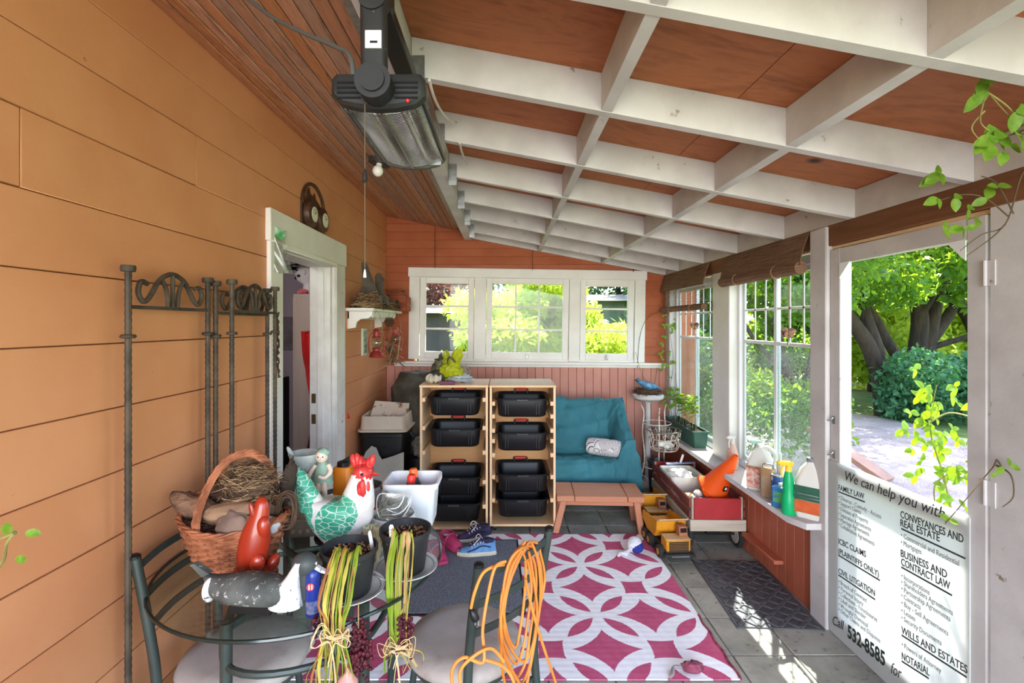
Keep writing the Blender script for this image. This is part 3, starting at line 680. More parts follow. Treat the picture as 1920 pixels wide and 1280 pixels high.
# ---- vines
def leaf_mesh(L, W):
    mb = MB(); n = 6
    for s in (-1, 1):
        pass
    top = []; 
    secs = []
    for i in range(n+1):
        t = i/n; w = W*math.sin(PI*min(1, t*.94+.06))**.8*(1-.25*t); y = L*t; z = -.12*L*t*t
        secs.append([V((-w/2, y, z+w*.12)), V((0, y, z)), V((w/2, y, z+w*.12)), V((0, y, z-.0006))])
    return mb.loft(secs).build('leaf', LM['vine'])
LEAF0 = leaf_mesh(1, .72); LEAFD = LEAF0.data; bpy.data.objects.remove(LEAF0)
STEM = mat('vine_stem', (150, 150, 80), (120, 110, 60), sc=12, ro=.7); STEMB = mat('vine_stem_brown', (100, 84, 56), (80, 66, 44), sc=12, ro=.8)
def add_leaf(parent, p, d, nrm, L, m=None):
    d = V(d).normalized(); x = d.cross(V(nrm)); x = x.normalized() if x.length > 1e-3 else d.orthogonal().normalized(); z = x.cross(d)
    o = bpy.data.objects.new('leaf', LEAFD); C.objects.link(o); o.parent = parent
    mt = Matrix((x, d, z)).transposed().to_4x4(); mt.translation = V(p)-parent.location; o.matrix_basis = mt @ Matrix.Scale(L, 4)
    return o
def vine(name, label, stems, leaf_pts, Ls, seed, stem_m=STEM, r=.0028, cluster=3):
    q = random.Random(seed); base = V(stems[0][0]); t = thing(name, label, 'vine', base)
    for s in stems:
        c = catmull(s, 6); mb = MB(); mb.tube(c, [r*(1-.6*i/len(c)) for i in range(len(c))], 6); mb.build('stem', stem_m, t, world=True)
    for p in leaf_pts:
        p = V(p); k = q.choice((2, 3, 3)) if cluster == 3 else cluster
        a0 = q.uniform(0, 2*PI)
        for i in range(k):
            a = a0+i*2.1+q.uniform(-.3, .3); d = V((math.cos(a)*.8, q.uniform(-.3, .3), math.sin(a)-.35)); add_leaf(t, p, d, (q.uniform(-.4, .4), -1, q.uniform(.1, .7)), q.uniform(*Ls))
    return t
q = random.Random(5)
def along(s, n, sp):
    c = catmull(s, 10); return [c[int(q.uniform(.15, 1)*(len(c)-1))]+V((q.uniform(-sp, sp), q.uniform(-sp, sp), q.uniform(-sp, sp))) for _ in range(n)]
s1 = [P(1872, 880, 1.66), P(1800, 960, 1.9), P(1775, 1000, 2.05), P(1790, 900, 2.2), P(1840, 760, 2.25), P(1800, 700, 2.3)]
s1 = [V((2.0, 2.0, -.2)), V((2.02, 2.0, .5)), V((2.03, 2.02, .95)), V((2.05, 2.05, 1.2)), V((2.1, 2.0, 1.38)), V((2.15, 2.1, 1.45))]
s2 = [V((1.98, 2.12, -.2)), V((2.0, 2.15, .6)), V((2.0, 2.2, .9)), V((2.02, 2.3, 1.12)), V((2.05, 2.3, 1.33))]
s3 = [V((2.05, 1.9, -.2)), V((2.05, 1.9, .8)), V((2.1, 1.95, 1.1)), V((2.15, 1.98, 1.3)), V((2.2, 2.0, 1.55))]
pts = along(s1[1:], 40, .09)+along(s2[1:], 46, .10)+along(s3[1:], 60, .12)
vine('climbing_vine', 'sunlit lime-green vine climbing outside the screen door at its right', [s1, s2, s3, [V((2.03, 2.02, .95)), V((2.0, 2.12, .98)), V((1.96, 2.2, .9)), V((1.97, 2.22, .8))], [V((2.05, 2.05, 1.2)), V((2.0, 2.18, 1.22)), V((1.98, 2.3, 1.12))]], pts, (.03, .058), 1, STEM, .005)
s4 = [V((1.73, 1.70, .50)), P(1868, 872, 1.66), P(1800, 945, 1.70), P(1770, 975, 1.72), P(1792, 930, 1.7)]
s4 = [V((1.80, 1.69, .95)), P(1874, 868, 1.672), P(1860, 878, 1.66), P(1812, 935, 1.67), P(1772, 982, 1.70)]
vine('climbing_vine', 'wiry vine shoot poking through the hinge gap of the screen door', [s4, [P(1868, 872, 1.66), P(1895, 890, 1.6), P(1900, 930, 1.58), P(1880, 950, 1.58)]], [P(1894, 872, 1.6), P(1868, 888, 1.62), P(1765, 905, 1.72), P(1780, 975, 1.70), P(1808, 950, 1.68)], (.022, .036), 2, STEMB, .003, 2)
s5 = [V((1.78, 1.62, 2.2)), P(1915, 330, 1.5), P(1885, 420, 1.62), P(1840, 440, 1.66), P(1800, 470, 1.7)]
s6 = [P(1890, 405, 1.62), P(1845, 370, 1.6), P(1800, 365, 1.58), P(1765, 375, 1.58)]
s7 = [P(1900, 400, 1.6), P(1870, 345, 1.55), P(1840, 330, 1.52)]
vine('climbing_vine', 'green vine sprays hanging from the header above the screen door', [s5, s6, s7, [P(1885, 420, 1.62), P(1860, 445, 1.64), P(1812, 480, 1.66)]],
     [P(1757, 330, 1.55), P(1758, 372, 1.56), P(1790, 372, 1.56), P(1815, 392, 1.58), P(1803, 425, 1.62), P(1832, 424, 1.62), P(1768, 432, 1.62), P(1870, 350, 1.55), P(1850, 372, 1.58), P(1762, 325, 1.54)], (.035, .055), 3, STEMB, .0028, 2)
s8 = [V((1.70, 1.30, 2.30)), P(1930, 250, 1.3), P(1890, 215, 1.3), P(1850, 170, 1.28)]
vine('climbing_vine', 'leafy vine trailing under the plywood at the upper right corner', [s8, [P(1850, 170, 1.28), P(1838, 225, 1.28), P(1855, 245, 1.28)], [P(1930, 240, 1.3), P(1870, 262, 1.32), P(1850, 268, 1.33)], [P(1850, 172, 1.28), P(1890, 200, 1.29), P(1918, 235, 1.3)], [P(1846, 208, 1.28), P(1822, 238, 1.29), P(1836, 262, 1.3)]],
     [P(1834, 178, 1.28), P(1846, 165, 1.28), P(1905, 210, 1.28), P(1915, 225, 1.29), P(1868, 260, 1.3), P(1846, 270, 1.32), P(1895, 275, 1.33), P(1915, 268, 1.3), P(1860, 272, 1.32), P(1882, 285, 1.34)], (.04, .06), 4, STEM, .0025, 2)
s9 = [V((-1.255, .9, 1.05)), P(-60, 1100, .86), P(0, 1060, .82), P(12, 1020, .8), P(28, 998, .8)]
vine('vine_sprig', 'pale green vine sprig against the orange wall at the left frame edge', [s9, [P(28, 998, .8), P(0, 1010, .8)]], [P(18, 980, .8), P(48, 998, .8), P(50, 1048, .8)], (.02, .032), 5, STEM, .004, 1)
# thin dried vines by the back right corner
q = random.Random(9)
st = [[P(1195, 690, 5.15), P(1200, 630, 5.15), P(1215, 595, 5.15), P(1245, 585, 5.12), P(1262, 600, 5.1)], [P(1232, 690, 5.1), P(1225, 720, 5.0), P(1205, 705, 5.1), P(1192, 660, 5.15)], [P(1262, 800, 4.95), P(1256, 740, 5.0), P(1262, 680, 5.0), P(1256, 620, 5.0)], [P(1262, 800, 4.95), P(1272, 760, 4.95), P(1266, 700, 4.97)]]
vine('climbing_vine', 'thin straggling vine on the back wall beside the right back window', st, [P(1254+q.uniform(-14, 16), 590+q.uniform(0, 190), 5.03) for _ in range(26)], (.025, .05), 6, STEMB, .003, 2)
# ================================================================ BACK OF THE PORCH
# ---- rolling pine racks with black totes
def rack(name, label, x0, x1, zb, cast, levels):
    t = thing(name, label, 'rack', ((x0+x1)/2, 4.0, 0)); w = (x1-x0)/2; d = .225; h = 1.143
    MB().bb(-w, -w+.018, -d, d, zb, h-.018, .002).build('side_panel', M['pine'], t); MB().bb(w-.018, w, -d, d, zb, h-.018, .002).build('side_panel', M['pine'], t)
    MB().bb(-w-.004, w+.004, -d-.004, d, h-.018, h, .003).build('top_panel', M['pine_y'], t); MB().bb(-w+.018, w-.018, -d, d, zb, zb+.018, .002).build('bottom_panel', M['pine_y'], t)
    MB().bb(-w+.018, w-.018, d-.012, d, zb+.018, h-.018).build('back_panel', wood('rack_back', (196, 140, 88), (216, 166, 112), 0, 5, .55, None, .1, .12, 1.2, knots=3), t)
    for z in levels:
        for s in (-1, 1):
            o = MB().bb(-.012, .012, -d-.006, d-.02, -.016, .016, .002).build('runner', M['pine_y'], t); o.location = (s*(w-.030), 0, z)
    if cast:
        for sx in (-1, 1):
            for sy in (-1, 1):
                mb = MB(); mb.cyl((sx*(w-.04)-.011, sy*.18, .022), (sx*(w-.04)+.011, sy*.18, .022), .021, 14); mb.bb(sx*(w-.04)-.016, sx*(w-.04)+.016, sy*.18-.012, sy*.18+.012, .034, zb); mb.build('caster', M['blackm'], t)
    return t
def tote():
    t = thing('tote', '', 'tote', (0, 0, 0), group='black totes in the pine racks')
    W, D, H = .405, .40, .15
    mb = MB(); prof = [(W*.86, D*.86, .05, 0), (W*.93, D*.93, .055, .012), (W*.965, D*.965, .055, H*.75), (W*.97, D*.97, .055, H-.018), (W*1.06, D*1.06, .07, H-.016), (W*1.075, D*1.07, .07, H-.004), (W*1.05, D*1.05, .065, H), (W*1.0, D*1.0, .06, H-.004), (W*.94, D*.94, .055, H-.03), (W*.88, D*.88, .05, .016), (W*.2, D*.2, .02, .012)]
    rtub(mb, prof); mb.build('tub', M['black'], t, smooth=50)
    for x in (-.13, -.11, .11, .13): MB().bb(x-.004, x+.004, -D*.485-.004, -D*.47, .02, H-.03, .002).build('rib', M['black'], t)
    for s in (1,):
        h = MB(); y = D*.515
        h.bb(-.062, -.046, y-.01, y+.018, H-.03, H+.022, .004); h.bb(.046, .062, y-.01, y+.018, H-.03, H+.022, .004); h.bb(-.05, .05, y-.006, y+.014, H-.03, H-.012, .003)
        hd = h.build('handle', M['black'], t); g_ = MB(); g_.cyl((-.048, y+.004, H+.016), (.048, y+.004, H+.016), .0115, 12); lab(g_.build('grip', M['red'], hd), 'red handle grip')
    f = MB(); f.bb(-.045, .045, -D*.545, -D*.52, H-.022, H-.006, .004); f.bb(-.022, .03, -D*.549, -D*.54, H-.016, H-.011, .001); f.build('latch', mat('latch_grey', (58, 58, 60), ro=.3), t)
    return t
rack('storage_rack', 'pale pine rack of black totes at the left, clutter piled on top', -.655, -.125, .02, False, (1.03, .81, .62, .39, .20))
rack('storage_rack', 'pale pine rolling rack of black totes at the right, beside the green seat', -.112, .402, .045, True, (1.0, .90, .79, .71, .60, .43, .25))
proto = tote(); first = True
for x, name, lv in ((-.39, 'left', (.902, .655, .275, .07)), (.145, 'right', (.89, .625, .30, .105))):
    for i, z in enumerate(lv):
        l = f'black tote with red grip, {("topmost", "second from top", "third from top", "lowest")[i]} in the {name} pine rack'
        if first: o = proto; first = False
        else: o = copy_tree(proto)
        o.location = (x, 3.985, z); o.rotation_euler = (0, 0, R.uniform(-.02, .02)); o['label'] = l
# ---- clutter on the left rack
CLOTH = mat('olive_cloth', (86, 82, 70), (60, 58, 50), sc=7, ro=.9, bs=90, bst=.3)
def drape(fn, nu, nv, name, m, parent=None, th=.003, world=True): return MB().sheet(fn, nu, nv, th).build(name, m, parent, world=world, smooth=70)
def blob(c, r, seed, nzv=.3, n=26, k=16, ns=2.4, zmin=None):
    mb = MB(); mb.ball((0, 0, 0), r, n, k, None, nzv, ns, seed); vs = [V(p)+V(c) for p in mb.v]
    if zmin is not None: vs = [V((p.x, p.y, max(p.z, zmin))) for p in vs]
    mb.v = [tuple(p) for p in vs]; return mb
def fold(p, a, f, s): return a*mnoise.noise(V(p)*f+V((s, s*1.7, -s)))
top = 1.143
o = blob((-.56, 4.08, top+.035), (.10, .10, .05), 3, .5, 30, 18, 3, top+.001).build('jacket', CLOTH, origin='c'); tag(o, 'crumpled olive jacket on the left end of the left rack', 'jacket')
mb = MB(); pts = catmull([V((-.60, 3.92, top+.04)), V((-.585, 3.9, top+.035)), V((-.55, 3.89, top+.038)), V((-.51, 3.90, top+.034))], 4); mb.tube(pts, [.030+.008*math.sin(i*1.7) for i in range(len(pts))], 12)
o = mb.build('rolled_cloth', mat('cream_cloth', (206, 198, 180), (182, 172, 152), sc=20, ro=.9), origin='c'); tag(o, 'small cream rolled cloth at the front left of the left rack', 'cloth')
def bagfn(cx, cy, z0, w, d, h, seed, tip):
    def f(u, v):
        a = 2*PI*u; r = (1-.25*v+.12*math.sin(3*a+seed)*v)
        p = V((cx+w*r*math.cos(a), cy+d*r*math.sin(a), z0+h*v+tip*v*v*math.cos(2*a+seed)*.45))
        n = fold(p, .04, 13, seed)+.022*(1-abs(mnoise.noise(p*34)))**3; return p+V((math.cos(a)*n, math.sin(a)*n, n*1.1*v))
    return f
YB_ = mat('yellow_bag', (206, 210, 40), (176, 182, 24), sc=9, ro=.35, tr=.35)
t = thing('plastic_bag', 'crumpled yellow-green plastic bag on the left rack', 'bag', (-.44, 4.05, top))
mb = MB(); mb.sheet(bagfn(-.44, 4.05, top+.002, .085, .055, .165, 2, .16), 60, 28, .0015); mb.build('bag', YB_, t, world=True, smooth=70)
mb = MB(); mb.ribbon(catmull([V((-.47, 4.0, top+.15)), V((-.455, 3.985, top+.20)), V((-.43, 3.985, top+.195)), V((-.40, 4.0, top+.16))], 5), .018, .001, (0, 0, 1)); mb.build('handle', mat('bag_handle', (70, 64, 44), ro=.6), t, world=True)
o = blob((-.36, 4.0, top+.025), (.10, .075, .032), 8, .6, 34, 18, 4, top+.001).build('plastic_bag', mat('white_bag', (226, 228, 228), (190, 200, 208), sc=14, ro=.35, tr=.3), origin='c'); tag(o, 'crumpled white plastic bag beside the yellow bag', 'bag')
o = blob((-.345, 4.14, top+.05), (.06, .05, .065), 12, .5, 28, 16, 4, top+.001).build('plastic_bag', M['film'], origin='c'); tag(o, 'clear crinkled plastic bag behind the yellow bag', 'bag')
mb = MB(); mb.cyl((-.505, 3.80, top+.016), (-.39, 3.80, top+.016), .015, 14); o = mb.build('purple_roll', mat('purple_cloth', (110, 62, 92), ro=.7), origin='c'); tag(o, 'short purple roll at the front edge of the left rack', 'roll')
o = blob((-.53, 4.15, top+.10), (.08, .06, .10), 17, .5, 28, 16, 3, top+.001).build('work_glove', mat('striped_glove', (120, 116, 84), (70, 66, 50), sc=14, ro=.9), origin='c'); tag(o, 'drab bundle of gloves behind the yellow bag', 'gloves')
# ---- covered barbecue behind the racks
def bbq(u, v):
    a = 2*PI*u; rx = .20+.03*math.cos(2*a); ry = .33
    zt = [0.02, .35, .72, 1.0, 1.15, 1.17][min(5, int(v*5))]; f = v*5-int(v*5) if v < 1 else 0
    zs = [0.02, .35, .72, 1.0, 1.15, 1.17, 1.17]; sc = [1.0, .98, 1.0, .92, .55, .02, .02]; i = min(5, int(v*5)); z = zs[i]+(zs[i+1]-zs[i])*f; s = sc[i]+(sc[i+1]-sc[i])*f
    p = V((-.865+rx*s*math.cos(a), 4.74+ry*s*math.sin(a), z)); n = fold(p, .05, 5, 3)+fold(p, .02, 14, 5)
    return p+V((math.cos(a)*n, math.sin(a)*n, n*.4*min(1, v*3)))
t = thing('covered_barbecue', 'dark olive covered barbecue in the corner behind the left rack', 'barbecue', (-.865, 4.74, 0)); MB().sheet(bbq, 48, 40, .003).build('cover', CLOTH, t, world=True, smooth=70)
mb = MB(); mb.tube(catmull([V((-.90, 4.38, .72)), V((-.86, 4.36, .66)), V((-.80, 4.36, .58)), V((-.76, 4.38, .5))], 4), .014, 8); mb.build('strap', M['black'], t, world=True)
t = thing('black_bucket', 'black bucket in the dark gap left of the left rack', 'bucket', (-.745, 4.22, 0)); MB().lathe([(.01, 0), (.075, 0), (.09, .46), (.095, .462), (.095, .472), (.08, .472), (.07, .4), (.01, .39)], 24).build('bucket', M['black'], t)
o = blob((-.735, 4.22, .555), (.06, .1, .09), 31, .4, 26, 14, 3).build('folded_tarp', mat('tarp_grey', (150, 142, 132), (100, 96, 90), sc=6, ro=.8), origin='c'); tag(o, 'pale grey folded tarp wedged beside the left rack', 'tarp')
# ---- bin with beige tray
t = thing('storage_bin', 'black plastic bin against the orange wall under the beige tray', 'bin', (-1.03, 4.3, 0))
mb = MB(); rtub(mb, [(.32, .38, .04, 0), (.34, .40, .04, .02), (.38, .42, .04, .66), (.40, .44, .05, .665), (.40, .44, .05, .695), (.2, .2, .02, .70)]); mb.build('tub', M['black'], t, smooth=45)
o = MB().cyl((.02, -.222, .58), (.02, -.205, .58), .012, 12).build('rivet', M['blackm'], t)
pan = [(-.19, 0), (-.19, .26), (-.13, .40), (-.085, .445), (-.045, .43), (-.02, .37), (.005, .335), (.09, .36), (.185, .395), (.19, .1), (.16, 0)]
m = Matrix.Translation((-1.02, 4.00, .16)) @ Matrix.Rotation(math.radians(90-8), 4, 'X')
o = MB().prism(pan, .012, m).build('plastic_offcut', mat('grey_panel', (176, 172, 162), (164, 160, 150), sc=3, ro=.6), origin='c', smooth=0); tag(o, 'pale grey notched panel leaning on the black bin', 'panel')
t = thing('litter_tray', 'beige plastic tray with dirty inner lid on top of the black bin', 'tray', (-1.03, 4.29, .702)); TR = mat('beige_plastic', (206, 194, 176), (194, 180, 160), sc=4, ro=.5)
mb = MB(); rtub(mb, [(.41, .40, .05, 0), (.43, .42, .05, .006), (.43, .42, .05, .022), (.39, .38, .045, .024), (.37, .36, .04, .13), (.36, .35, .04, .135), (.35, .34, .035, .13), (.37, .36, .035, .03), (.1, .1, .02, .028)]); mb.build('tray', TR, t, smooth=45)
m = Matrix.Translation((0, .02, .06)) @ Matrix.Rotation(math.radians(62), 4, 'X') @ Matrix.Rotation(math.radians(-4), 4, 'Z')
lab(MB().prism([(-.165, 0), (.175, 0), (.165, .17), (-.145, .17)], .012, m).build('lid', mat('dirty_lid', (206, 194, 178), (196, 182, 164), sc=4, ro=.6, c3=(120, 82, 54), sc3=16, con3=(.56, .66)), t, smooth=0), 'dirt-stained lid')
# ---- settee under a teal cover
TEAL = mat('teal_canvas', (54, 118, 130), (44, 104, 116), sc=4, ro=.75, bs=160, bst=.15)
YS = [(4.235, .13), (4.225, .25), (4.235, .385), (4.26, .415), (4.33, .42), (4.42, .418), (4.50, .42), (4.535, .46), (4.60, .62), (4.67, .80), (4.70, .875), (4.74, .893), (4.79, .885), (4.82, .80), (4.84, .5), (4.845, .2)]
def settee(u, v):
    i = min(len(YS)-2, int(v*(len(YS)-1))); f = v*(len(YS)-1)-i; y = YS[i][0]+(YS[i+1][0]-YS[i][0])*f; z = YS[i][1]+(YS[i+1][1]-YS[i][1])*f
    za = .60+.29*max(0, min(1, (y-4.27)/.42)); za = min(za, .893)
    if v < .13: za = .13+(za-.13)*v/.13
    if v > .78: za = z
    xs = [.12, .5, .85, .98, 1.01, 1.06, 1.10, 1.13, 1.17, 1.205]; w = [0, 0, 0, .05, .55, .96, 1, .97, None, None]
    k = min(len(xs)-2, int(u*(len(xs)-1))); g = u*(len(xs)-1)-k; x = xs[k]+(xs[k+1]-xs[k])*g
    zz = []
    for q in (k, k+1):
        if w[q] is None: zz.append(za*.55+.06 if q == 8 else .14)
        else: zz.append(z+(max(za, z)-z)*w[q])
    Z = zz[0]+(zz[1]-zz[0])*g
    p = V((x, y, Z)); n = fold(p, .024, 7, 4)+fold(V((p.x*2.2, p.y, p.z*.8)), .018, 12, 9)+.010*abs(mnoise.noise(V((p.x*26-p.z*9, p.y*9, p.z*7))))
    rg = lambda a, s, k: (1-abs(mnoise.noise(V(a)+V((s, s, s)))))**k
    if x < 1.03: n += .022*rg((x*9+y*5, y*3, z*4), 3, 5)*math.exp(-((y-4.31)/.11)**2)+.016*rg((x*14-y*4, y*4, 1), 8, 6)*math.exp(-((y-4.30)/.09)**2)
    n += .018*rg((x*4+z*5, x*2-z*3, y*2), 5, 7)*(1 if z > .45 else .3)+.014*rg((x*2-z*7, z*2, y*3), 11, 8)
    return p+V((n*.5, -abs(n)*.7, n*.7 if Z > .2 else 0))
t = thing('settee', 'two-seat settee under a wrinkled teal canvas cover', 'settee', (.65, 4.5, 0)); MB().sheet(settee, 130, 130, .003).build('cover', TEAL, t, world=True, smooth=70)
for x, y in ((.2, 4.3), (1.1, 4.3), (.2, 4.76), (1.1, 4.76)): MB().bb(x-.03, x+.03, y-.03, y+.03, 0, .16).build('leg', mat('dark_leg', (52, 42, 36), ro=.6), t, world=True)
def bolster():
    mb = MB(); prof = [(.005, -.165), (.045, -.16), (.068, -.145), (.076, -.11), (.078, 0), (.076, .11), (.068, .145), (.045, .16), (.005, .165)]; mb.lathe(prof, 26); return mb
m_, nt, b, o_ = newmat('paisley'); k = coords(nt, False); vo = nt.nodes.new('ShaderNodeTexVoronoi'); nt.links.new(k, vo.inputs['Vector']); vo.inputs['Scale'].default_value = 11; vo.feature = 'F1'
d = E(nt, vo.outputs['Distance']); ring = (d*7.5).fract(); col = ramp(nt, ring.k, [(.0, (60, 56, 66)), (.22, (70, 66, 74)), (.28, (226, 222, 220)), (.9, (206, 202, 202))]); nt.links.new(col, b.inputs['Base Color']); b.inputs['Roughness'].default_value = .85
t = thing('bolster_cushion', 'white bolster cushion with grey swirl pattern on the teal settee', 'cushion', (.90, 4.36, .512), rot=(math.radians(90), math.radians(0), math.radians(62))); bolster().build('cushion', m_, t)
# ---- low wooden bench table
t = thing('low_table', 'low reddish wood table in front of the teal settee', 'table', (.75, 3.89, 0), -.05)
for a, b_ in ((-.335, -.20), (-.196, .205), (.209, .335)): MB().bb(a, b_, -.165, .165, .25, .295, .004).build('top_board', M['bench'], t, origin='c')
MB().bb(-.32, .32, -.12, -.09, .21, .25).build('apron', M['bench'], t)
for sx in (-1, 1):
    for sy in (-1, 1):
        mb = MB(); mb.bar((sx*.30-sx*.02, sy*.12, .25), (sx*.315+sx*.0-.03*(sx < 0), sy*.145, 0.0), .05, .045, (0, 1, 0), .006); mb.build('leg', M['bench'], t)
# things in the dark under the table
o = blob((.78, 4.36, .065), (.07, .06, .06), 41, .3, 22, 12, 3, .003).build('teal_bundle', TEAL, origin='c'); tag(o, 'small teal cloth bundle on the floor under the low table', 'bundle')
# ---- bird bath style pedestal with nest and blue bird
t = thing('pedestal_stand', 'white pedestal dish stand in the back right corner', 'stand', (1.44, 4.86, 0)); WM = M['white_old']
mb = MB(); mb.lathe([(.13, 0), (.13, .02), (.05, .05), (.028, .1), (.026, .82), (.04, .85)], 20); mb.build('post', WM, t)
mb = MB(); mb.lathe([(.04, .85), (.11, .855), (.15, .88), (.155, .91), (.14, .925), (.02, .915)], 26); mb.build('dish', WM, t)
TW = [mat('twig_a', (128, 98, 70), (90, 66, 46), sc=9, ro=.9), mat('twig_b', (168, 138, 100), (140, 108, 76), sc=9, ro=.9), mat('twig_c', (96, 72, 54), (70, 52, 40), sc=9, ro=.9)]
def nest(mb, c, rx, ry, rz, n, seed, r=.0022, L=.10, hollow=.35):
    g = random.Random(seed); c = V(c)
    for _ in range(n):
        a = g.uniform(0, 2*PI); ph = g.uniform(-.2, 1.1); p = V((math.cos(a)*math.cos(ph)*rx, math.sin(a)*math.cos(ph)*ry, max(0, math.sin(ph))*rz))*g.uniform(.75, 1.05)
        tdir = V((-math.sin(a)*rx, math.cos(a)*ry, g.uniform(-.4, .4)*rz))*1.0+V((g.uniform(-1, 1), g.uniform(-1, 1), g.uniform(-.6, .6)))*.5*rx
        tdir.normalize(); l = L*g.uniform(.5, 1.2)
        q0, q2 = p-tdir*l/2, p+tdir*l/2; q1 = p*1.03+V((g.uniform(-1, 1), g.uniform(-1, 1), g.uniform(-1, 1)))*l*.08
        mb.tube([c+q0, c+q1, c+q2], r*g.uniform(.6, 1.3), 4, caps=False)
    return mb
def nest_thing(name, label, c, rx, ry, rz, n, seed, r=.0022, L=.1, m=0):
    t = thing(name, label, 'nest', c)
    mb = MB(); mb.ball((0, 0, rz*.32), (rx*.82, ry*.82, rz*.5), 18, 9, None, .2, 3, seed); mb.v = [(p[0], p[1], max(0.001, p[2])) for p in mb.v]; mb.build('core', TW[2], t)
    for j in range(2):
        o = nest(MB(), (0, 0, rz*.1), rx, ry, rz, n//2, seed+j, r, L).build('twigs', TW[(m+j) % 3], t, kind='stuff')
    return t
nest_thing('bird_nest', 'twig nest on the white pedestal dish under the blue bird', (1.44, 4.86, .922), .14, .14, .05, 150, 5, .0022, .13, 2)
BLUE = mat('blue_bird_paint', (92, 146, 176), (58, 100, 138), sc=9, ro=.5)
t = thing('bird_figurine', 'blue bird figurine sitting in the nest on the white pedestal', 'figurine', (1.44, 4.85, .965))
mb = MB(); sec = []
for x, r, z in ((-.115, .004, .085), (-.10, .018, .080), (-.075, .024, .066), (-.04, .036, .045), (0, .042, .035), (.05, .034, .028), (.085, .018, .022), (.125, .008, .012)): sec.append([V((x, y*r/1.0*.9, z+q*r)) for y, q in [(math.cos(a*PI/6), math.sin(a*PI/6)) for a in range(12)]])
mb.loft(sec); mb.build('body', BLUE, t, smooth=70)
mb = MB(); mb.ball((-.098, 0, .092), (.026, .022, .022), 14, 9); mb.build('head', mat('bird_head', (52, 70, 96), (80, 120, 150), sc=20, ro=.5), t)
mb = MB(); mb.lathe([(.007, 0), (.001, .022)], 8, (-.122, 0, .095), Matrix.Rotation(-PI/2, 3, 'Y')); mb.build('beak', M['black'], t)
for s in (-1, 1):
    mb = MB(); mb.ball((.015, s*.037, .042), (.062, .008, .024), 14, 8, (0, .12, 0)); mb.build('wing', mat('bird_wing', (70, 118, 160), (120, 166, 190), sc=26, ro=.5), t)
# ---- wrought iron plant stand with wire basket
IR = mat('white_iron', (214, 206, 196), (176, 160, 142), sc=14, ro=.55, c3=(110, 84, 60), sc3=22, con3=(.6, .66)); DI = mat('dark_iron', (62, 56, 50), ro=.5, me=.4)
t = thing('plant_stand', 'rusty white iron plant stand with scrolls behind the wagon', 'plant stand', (1.42, 4.52, 0))
for a in (.6, 2.6, 4.6):
    x, y = .13*math.cos(a), .13*math.sin(a)
    mb = MB(); mb.tube(catmull([V((x*1.5, y*1.5, 0)), V((x*1.2, y*1.2, .12)), V((x*.85, y*.85, .35)), V((x, y, .6)), V((x*.9, y*.9, .78)), V((x*1.1, y*1.1, .86))], 6), .006, 7); mb.build('leg', IR, t)
    mb = MB(); sc = [V((x*(.9+.5*math.cos(b)*(1-b/9)), y*(.9+.5*math.cos(b)*(1-b/9)), .13+.07*math.sin(b)*(1-b/9))) for b in [i*.35 for i in range(22)]]; mb.tube(sc, .004, 6); mb.build('scroll', IR, t)
for r_, z_ in ((.125, .30), (.13, .70)): MB().tube(circ(r_, 28, (0, 0, z_)), .0038, 6, closed=True).build('hoop', IR, t)
t = thing('wire_basket', 'white wire basket of white stones in the iron plant stand', 'basket', (1.45, 4.40, .49))
mb = MB(); mb.tube(circ(.15, 30, (0, 0, .17)), .006, 7, closed=True); mb.build('rim', mat('rim_iron', (120, 112, 104), ro=.5, me=.4), t)
mb = MB(); mb.tube(circ(.115, 28, (0, 0, .0)), .005, 7, closed=True); mb.tube(circ(.135, 28, (0, 0, .10)), .003, 6, closed=True)
for k in range(6): a = PI*k/6; mb.cyl((.115*math.cos(a), .115*math.sin(a), 0), (-.115*math.cos(a), -.115*math.sin(a), 0), .003, 6)
mb.build('hoop', IR, t)
for k in range(14):
    a = 2*PI*k/14; c, s = math.cos(a), math.sin(a); mb = MB(); mb.tube(catmull([V((.115*c, .115*s, 0)), V((.13*c, .13*s, .05)), V((.118*c, .118*s, .10)), V((.15*c, .15*s, .17))], 4), .0032, 6)
    mb.tube([V(((.142+.0)*c-s*.018*math.cos(b), .142*s+c*.018*math.cos(b), .13+.02*math.sin(b))) for b in [i*.6 for i in range(9)]], .0022, 5); mb.build('wire', IR, t)
q = random.Random(3); ST = mat('white_stone', (232, 230, 226), (206, 202, 196), sc=9, ro=.7)
for k in range(9):
    a = q.uniform(0, 6.3); rr = q.uniform(0, .075); mb = MB(); mb.ball((0, 0, 0), (.033, .028, .022), 10, 7, None, .3, 2, k); o = mb.build('stone', ST); o.location = (1.45+rr*math.cos(a), 4.40+rr*math.sin(a), .517+.012*(k % 3)); tag(o, 'white stone lying in the white wire basket', 'stone', 'white stones in the wire basket')
t = thing('dark_pot', 'dark metal planter standing under the wire basket', 'pot', (1.46, 4.62, 0)); mb = MB(); mb.lathe([(.06, 0), (.075, .02), (.085, .30), (.092, .305), (.092, .325), (.08, .325), (.07, .28), (.01, .27)], 22); mb.build('pot', mat('pewter', (96, 98, 102), (70, 72, 76), sc=10, ro=.4, me=.4), t)
# scrolled dark iron piece beneath
mb = MB()
for s, c in ((1, (1.20, 4.12, .0)), (-1, (1.28, 4.15, .0))):
    pts = [V(c)+V((s*.06*(1-b/14)*math.cos(b), 0, .10+.07*(1-b/14)*math.sin(b))) for b in [i*.4 for i in range(30)]]; mb.tube(pts, .005, 6)
mb.tube([V((1.13, 4.13, .006)), V((1.33, 4.13, .006))], .006, 6)
o = mb.build('scroll_bracket', DI, origin='c'); tag(o, 'dark scrolled iron bracket on the floor behind the second toy truck', 'bracket')

